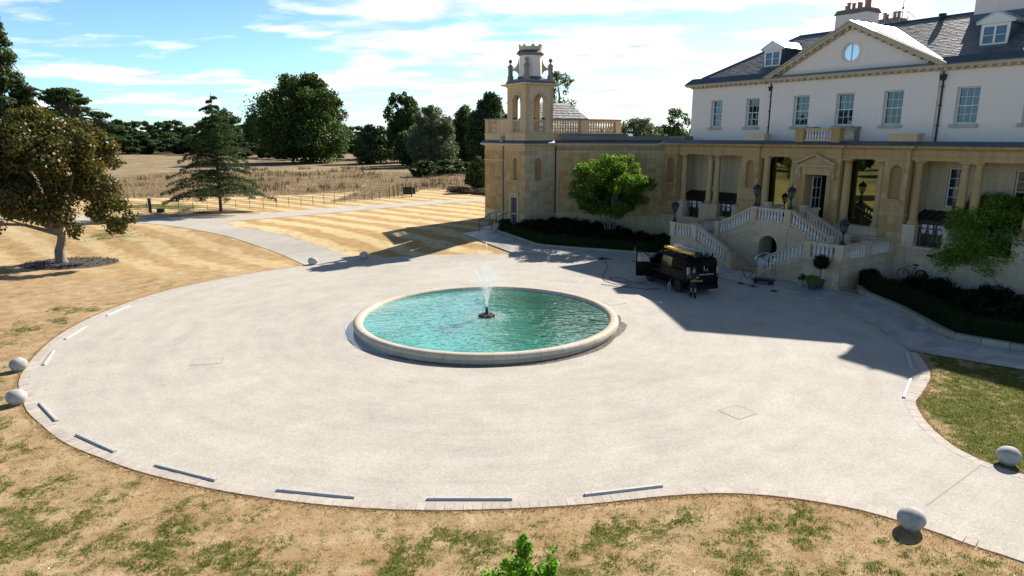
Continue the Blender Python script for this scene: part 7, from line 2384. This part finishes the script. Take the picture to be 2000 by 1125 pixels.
# far wood line: shared crowns, one thing per tree
crowns = []
for v in range(4):
    rng = np.random.default_rng(70 + v)
    Lb = crown_lobes(.2, 14, 12, 30, rng, prof=full, rl=(.14, .28))
    P, D = lobe_points(Lb, 5200, rng, .5, .9)
    crowns.append(leaf_arrays(P, unit(D + rng.normal(size=D.shape) * .7), rng.uniform(.6, 1.3, len(P)) * .42, .7, rng))
rt = random.Random(5)
class Wood:
    """a belt of far trees that reads as one mass"""
    def __init__(s): s.V = []; s.F = []; s.o = 0
    def add(s, x, y, h, w):
        V, F = crowns[rt.randrange(4)]
        a = rt.random() * 6; c, q = math.cos(a), math.sin(a)
        W_ = V @ np.array([[c, -q, 0], [q, c, 0], [0, 0, 1]]).T * np.array([w / 12, w / 12, h / 14]) + np.array([x, y, 1.0])
        s.V.append(W_); s.F.append(F + s.o); s.o += len(V)
    def build(s, name, lab, cat='wood', mat='leaf_dark'):
        o = bpy.data.objects.new(name, arr_mesh(name, np.concatenate(s.V), np.concatenate(s.F), mat)); COL.objects.link(o)
        tag(o, lab, cat, None, 'stuff')
w = Wood()
for k in range(46):
    px_ = -1180 + k * 16 + rt.uniform(-8, 8); y = rt.uniform(325, 385)
    w.add(px_ / 1339.0 * y * 1.03, y, rt.uniform(13.0, 16.5), rt.uniform(14, 20))
for k in range(30):
    px_ = -1000 + k * 22 + rt.uniform(-8, 8); y = rt.uniform(300, 320)
    w.add(px_ / 1339.0 * y * 1.03, y, rt.uniform(6, 9), rt.uniform(14, 20))
w.build('distant_wood', 'dark wood along the left horizon beyond the dry field')
w = Wood()
for k in range(26):
    px_ = -480 + k * 17 + rt.uniform(-8, 8); y = rt.uniform(300, 420)
    w.add(px_ / 1339.0 * y * 1.03, y, rt.uniform(10, 14), rt.uniform(14, 19))
for k in range(16): w.add(-92 + k * 6.5 + rt.uniform(-2, 2), rt.uniform(222, 262), rt.uniform(5, 9.5), rt.uniform(9, 14))
w.build('scrub_belt', 'dark scrub and trees behind the middle of the dry field')
w = Wood()
for k in range(10): w.add(-8 + k * 8, 175 + rt.uniform(-10, 25), rt.uniform(8, 12), rt.uniform(11, 14))
for k in range(12): w.add(-27 + k * 2.6 + rt.uniform(-1, 1), 212 + rt.uniform(-6, 14), rt.uniform(9.5, 14.5), rt.uniform(8, 12))
w.build('far_trees', 'dark trees far behind the side wing and pavilion')
w = Wood()
for k in range(9): w.add(-19 + k * 2.4 + rt.uniform(-1, 1), 135 + rt.uniform(-6, 10), rt.uniform(2.0, 3.4), rt.uniform(5, 7))
w.build('field_scrub', 'low dark scrub on the far side of the field left of the pavilion', 'scrub')
# trees left of the picture, seen only as reflections in the tall lobby glazing
w = Wood()
for x, y, h in ((-96, 61, 15), (-104, 53, 13), (-92, 40, 14), (-112, 66, 16), (-100, 28, 14), (-120, 44, 15)): w.add(x, y, h, 12)
w.build('side_trees', 'trees on the lawn beyond the left edge of the picture', 'trees')
# a glint of the lake between the trees
single('lake', MB().prism([(-95, 420), (-60, 420), (-55, 520), (-110, 520)], .9, 1.02), 'puddle', 'glint of the lake between the far trees', 'lake', (-80, 460, 1), kind='structure')

# -- young tree in the left bed: several pale stems
rng = np.random.default_rng(45)
L = crown_lobes(1.7, 7.0, 7.9, 95, rng, rl=(.09, .21), prof=lambda t: (.80 + .4 * t if t < .4 else math.sqrt(max(.10, 1 - ((t - .4) / .68) ** 2))))
TB = tree('multi_stem_tree', 'bright green bushy tree on several pale stems in the left planting bed', 8.2, 55.9, 'leaf_bright', L, 30000, .088, .07, 1.6, 45, 'pale_bark', 6, .4, .6)
m = MB()
for k, (a, e) in enumerate(((-1.2, 2.7), (-.5, 3.1), (.15, 3.3), (.8, 3.0), (1.5, 2.6))):
    m.tube([(.05 * k - .1, .03 * (k % 2), 0), (a * .35, .1 * (k - 2), .9), (a, .25 * (k - 2), e)], [.075, .06, .03], 7)
TB.part('stem', m, 'pale_bark', local=True, smooth=True)
# -- tree at the right edge in the other bed
rng = np.random.default_rng(46)
L = crown_lobes(.9, 5.9, 6.6, 120, rng, rl=(.16, .30), prof=lambda t: (.8 + .4 * t if t < .35 else math.sqrt(max(.06, 1 - ((t - .35) / .70) ** 2))))
L += [(rng.normal() * .6, rng.normal() * .6, 1.8 + .42 * k, 1.55 - .07 * k) for k in range(8)] + [(-1.5 + rng.normal() * .3, .6, 1.6 + .5 * k, 1.0 - .05 * k) for k in range(6)]
TB2 = tree('multi_stem_tree', 'light green feathery tree in the right planting bed at the edge of the picture', 27.7, 38.4, 'leaf_birch', L, 52000, .070, .07, 1.4, 46, 'pale_bark', 8, .25, .55)
m = MB()
for k, a in enumerate((-1.0, -.4, .3, .9)):
    m.tube([(0, 0, 0), (a * .4, .1 * (k - 1.5), .9), (a, .3 * (k - 1.5), 2.8)], [.07, .05, .02], 7)
TB2.part('stem', m, 'pale_bark', local=True, smooth=True)
# -- spiky seedling sprigs in the hedge
for i, (x, y, lab) in enumerate(((2.25, 52.0, 'thin pale sprig growing out of the left hedge corner'),)):
    m = MB().tube([(x, y, .5), (x + .03, y, 1.1), (x + .1, y, 1.45)], [.02, .015, .005], 5).tube([(x + .03, y, .9), (x - .1, y, 1.25)], [.012, .004], 5)
    single('sprig', m, 'pale_bark', lab, 'plant', (x, y, .5))
# -- top of a bright sapling just below the camera
rng = np.random.default_rng(47)
L = []
for k in range(110):
    t = rng.random() ** .8; z = .8 + 2.30 * t; q = max(.03, min(.8, .60 * (3.20 - z)))
    a = rng.random() * 6.3; rr = q * rng.uniform(.25, .95)
    L.append((rr * math.cos(a) - .06, rr * math.sin(a), z + rng.normal() * .05, max(.04, q * rng.uniform(.16, .34))))
for k in range(8): L.append((-.06 + rng.normal() * .02, 0, 2.82 + .045 * k, .075 - .006 * k))
for k in range(22):
    t = rng.random(); z = 1.5 + 1.30 * t
    L.append((.40 + rng.normal() * .09 * (1.2 - t) - .12 * (1 - t), rng.normal() * .08, z, .05 + .16 * (1 - t)))
tree('young_tree', 'bright green pointed young tree whose top shows at the bottom of the picture', .22, 8.7, 'leaf_sapling', L, 15000, .036, .05, 2.4, 47, 'bark', 4, .45, .55, 1.0)

# ================================================================= FENCE AND FIELD
def fence(path, label, sp=1.35, h=1.15, z=1.0):
    at_, Ln = polyline(path)
    c, _ = at_(Ln / 2)
    T = Thing('estate_fence', label, 'fence', (c.x, c.y, z), WORLD)
    n = int(Ln / sp)
    me = MB().box(-.018, .018, -.018, .018, 0, h).mesh('post', 'fence_iron')
    for k in range(n + 1):
        p, t = at_(Ln * k / n)
        T.inst('post', me, (p.x, p.y, hgt(p.x, p.y)), math.atan2(t.y, t.x))
    for q in (.18, .40, .62, .84, 1.08):
        pts = []
        for k in range(n + 1):
            p, t = at_(Ln * k / n); pts.append((p.x, p.y, hgt(p.x, p.y) + q))
        T.part('rail', MB().tube(pts, .013, 4), 'fence_iron')
    return T
fence(FENCE[3:], 'long thin iron rail fence between the lawn and the dry field')
fence([(-16.3, 95.4), (-15.0, 99.1), (-12.0, 104.5), (-8.1, 105.6), (-4.0, 99.5), (-1.5, 93)], 'thin iron rail fence curving away in the field behind the black board')
# gate left of the dark post
GT = Thing('field_gate', 'thin iron field gate left of the dark and white gate post', 'gate', (-40.3, 69.1, 1.0))
a, b_ = Vector((-42.6, 68.6, 1.0)), Vector((-38.1, 69.9, 1.0))
for z in (.15, .36, .57, .78, .98, 1.15): GT.part('bar', MB().tube([a + Vector((0, 0, z)), b_ + Vector((0, 0, z))], .018, 5), 'fence_iron')
for t in (0, .5, 1): GT.part('stile', MB().tube([a.lerp(b_, t) + Vector((0, 0, .1)), a.lerp(b_, t) + Vector((0, 0, 1.2))], .028, 5), 'fence_iron')
fence([(-62, 66.5), (-52, 67.6), (-42.9, 68.5)], 'thin iron rail fence seen through the branches of the copper leaved tree')
GP = Thing('gate_post', 'square gate post, dark with a pale edge, between gate and fence', 'post', (-37.85, 70.0, 1.0))
GP.part('post', MB().box(-37.93, -37.71, 69.9, 70.1, .9, 2.42).box(-37.95, -37.69, 69.88, 70.12, 2.42, 2.47), 'black_iron')
GP.part('pale_face', MB().box(-37.99, -37.931, 69.9, 70.1, .9, 2.40), 'post_white')
BX = Thing('control_box', 'small black box on the ground beside the gate post', 'box', (-36.8, 70.2, 1.0))
BX.part('case', MB().box(-37.2, -36.55, 70.05, 70.4, 1.0, 1.32), 'black_iron'); BX.part('lid', MB().box(-37.23, -36.52, 70.02, 70.43, 1.32, 1.36), 'black_iron')
BD = Thing('board', 'black board on a post at the far end of the rail fence', 'board', (-13.5, 88.6, 1.0))
BD.part('panel', MB().box(-14.35, -13.15, 88.65, 88.73, 1.32, 2.28), 'black_iron'); BD.part('panel', MB().box(-13.12, -12.75, 88.70, 88.78, 1.36, 2.22), 'black_iron')
BD.part('post', MB().box(-13.30, -13.17, 88.50, 88.64, .9, 2.42), 'black_iron')
for i, (x, y) in enumerate(((-15.9, 87.2), (-15.5, 87.9), (-15.0, 88.6))):
    single('stake', MB().tube([(x, y, .9), (x + .02, y, 2.45)], .05, 6), 'black_iron', 'thin dark post, ' + ('leftmost', 'middle one', 'rightmost')[i] + ' of the three left of the black board', 'post', (x, y, 1.0), group='three posts left of the black board')
# dark weeds along the fence foot
shrb = arr_mesh('weed_patch', *leafy_ball(0, 0, .35, .9, 1500, .10, 88, .5, .3), 'blade_weed')
for k, (x, y) in enumerate(((-2.5, 91), (-4.0, 92.5), (-6.2, 94), (-1.0, 89.6), (-8, 97))):
    T = Thing('weed_patch', 'patch of dark weeds by the fence, ' + ('second', 'third', 'fourth', 'first', 'fifth')[k] + ' counted leftwards from the pavilion', 'weeds', (x, y, 1.0), WORLD, 'weed patches left of the pavilion', shrb, k * 1.3); T.o.scale = (1.5, 1.5, 1.0)
# scattered fallen leaves and twigs on the near lawn
P = []
rng = np.random.default_rng(91)
while len(P) < 160:
    x, y = rng.uniform(-22, 14), rng.uniform(8.5, 24)
    if free(x, y): P.append((x, y, .02 + rng.random() * .03))
P = np.array(P)
V, F = leaf_arrays(P, unit(np.tile([0, 0, 1.0], (len(P), 1)) + rng.normal(size=(len(P), 3)) * .5), rng.uniform(.015, .035, len(P)), .5, rng)
o = bpy.data.objects.new('fallen_leaves', arr_mesh('fallen_leaves', V, F, 'decal')); COL.objects.link(o)
tag(o, 'pale dry leaves scattered on the near lawn', 'leaves', None, 'stuff')
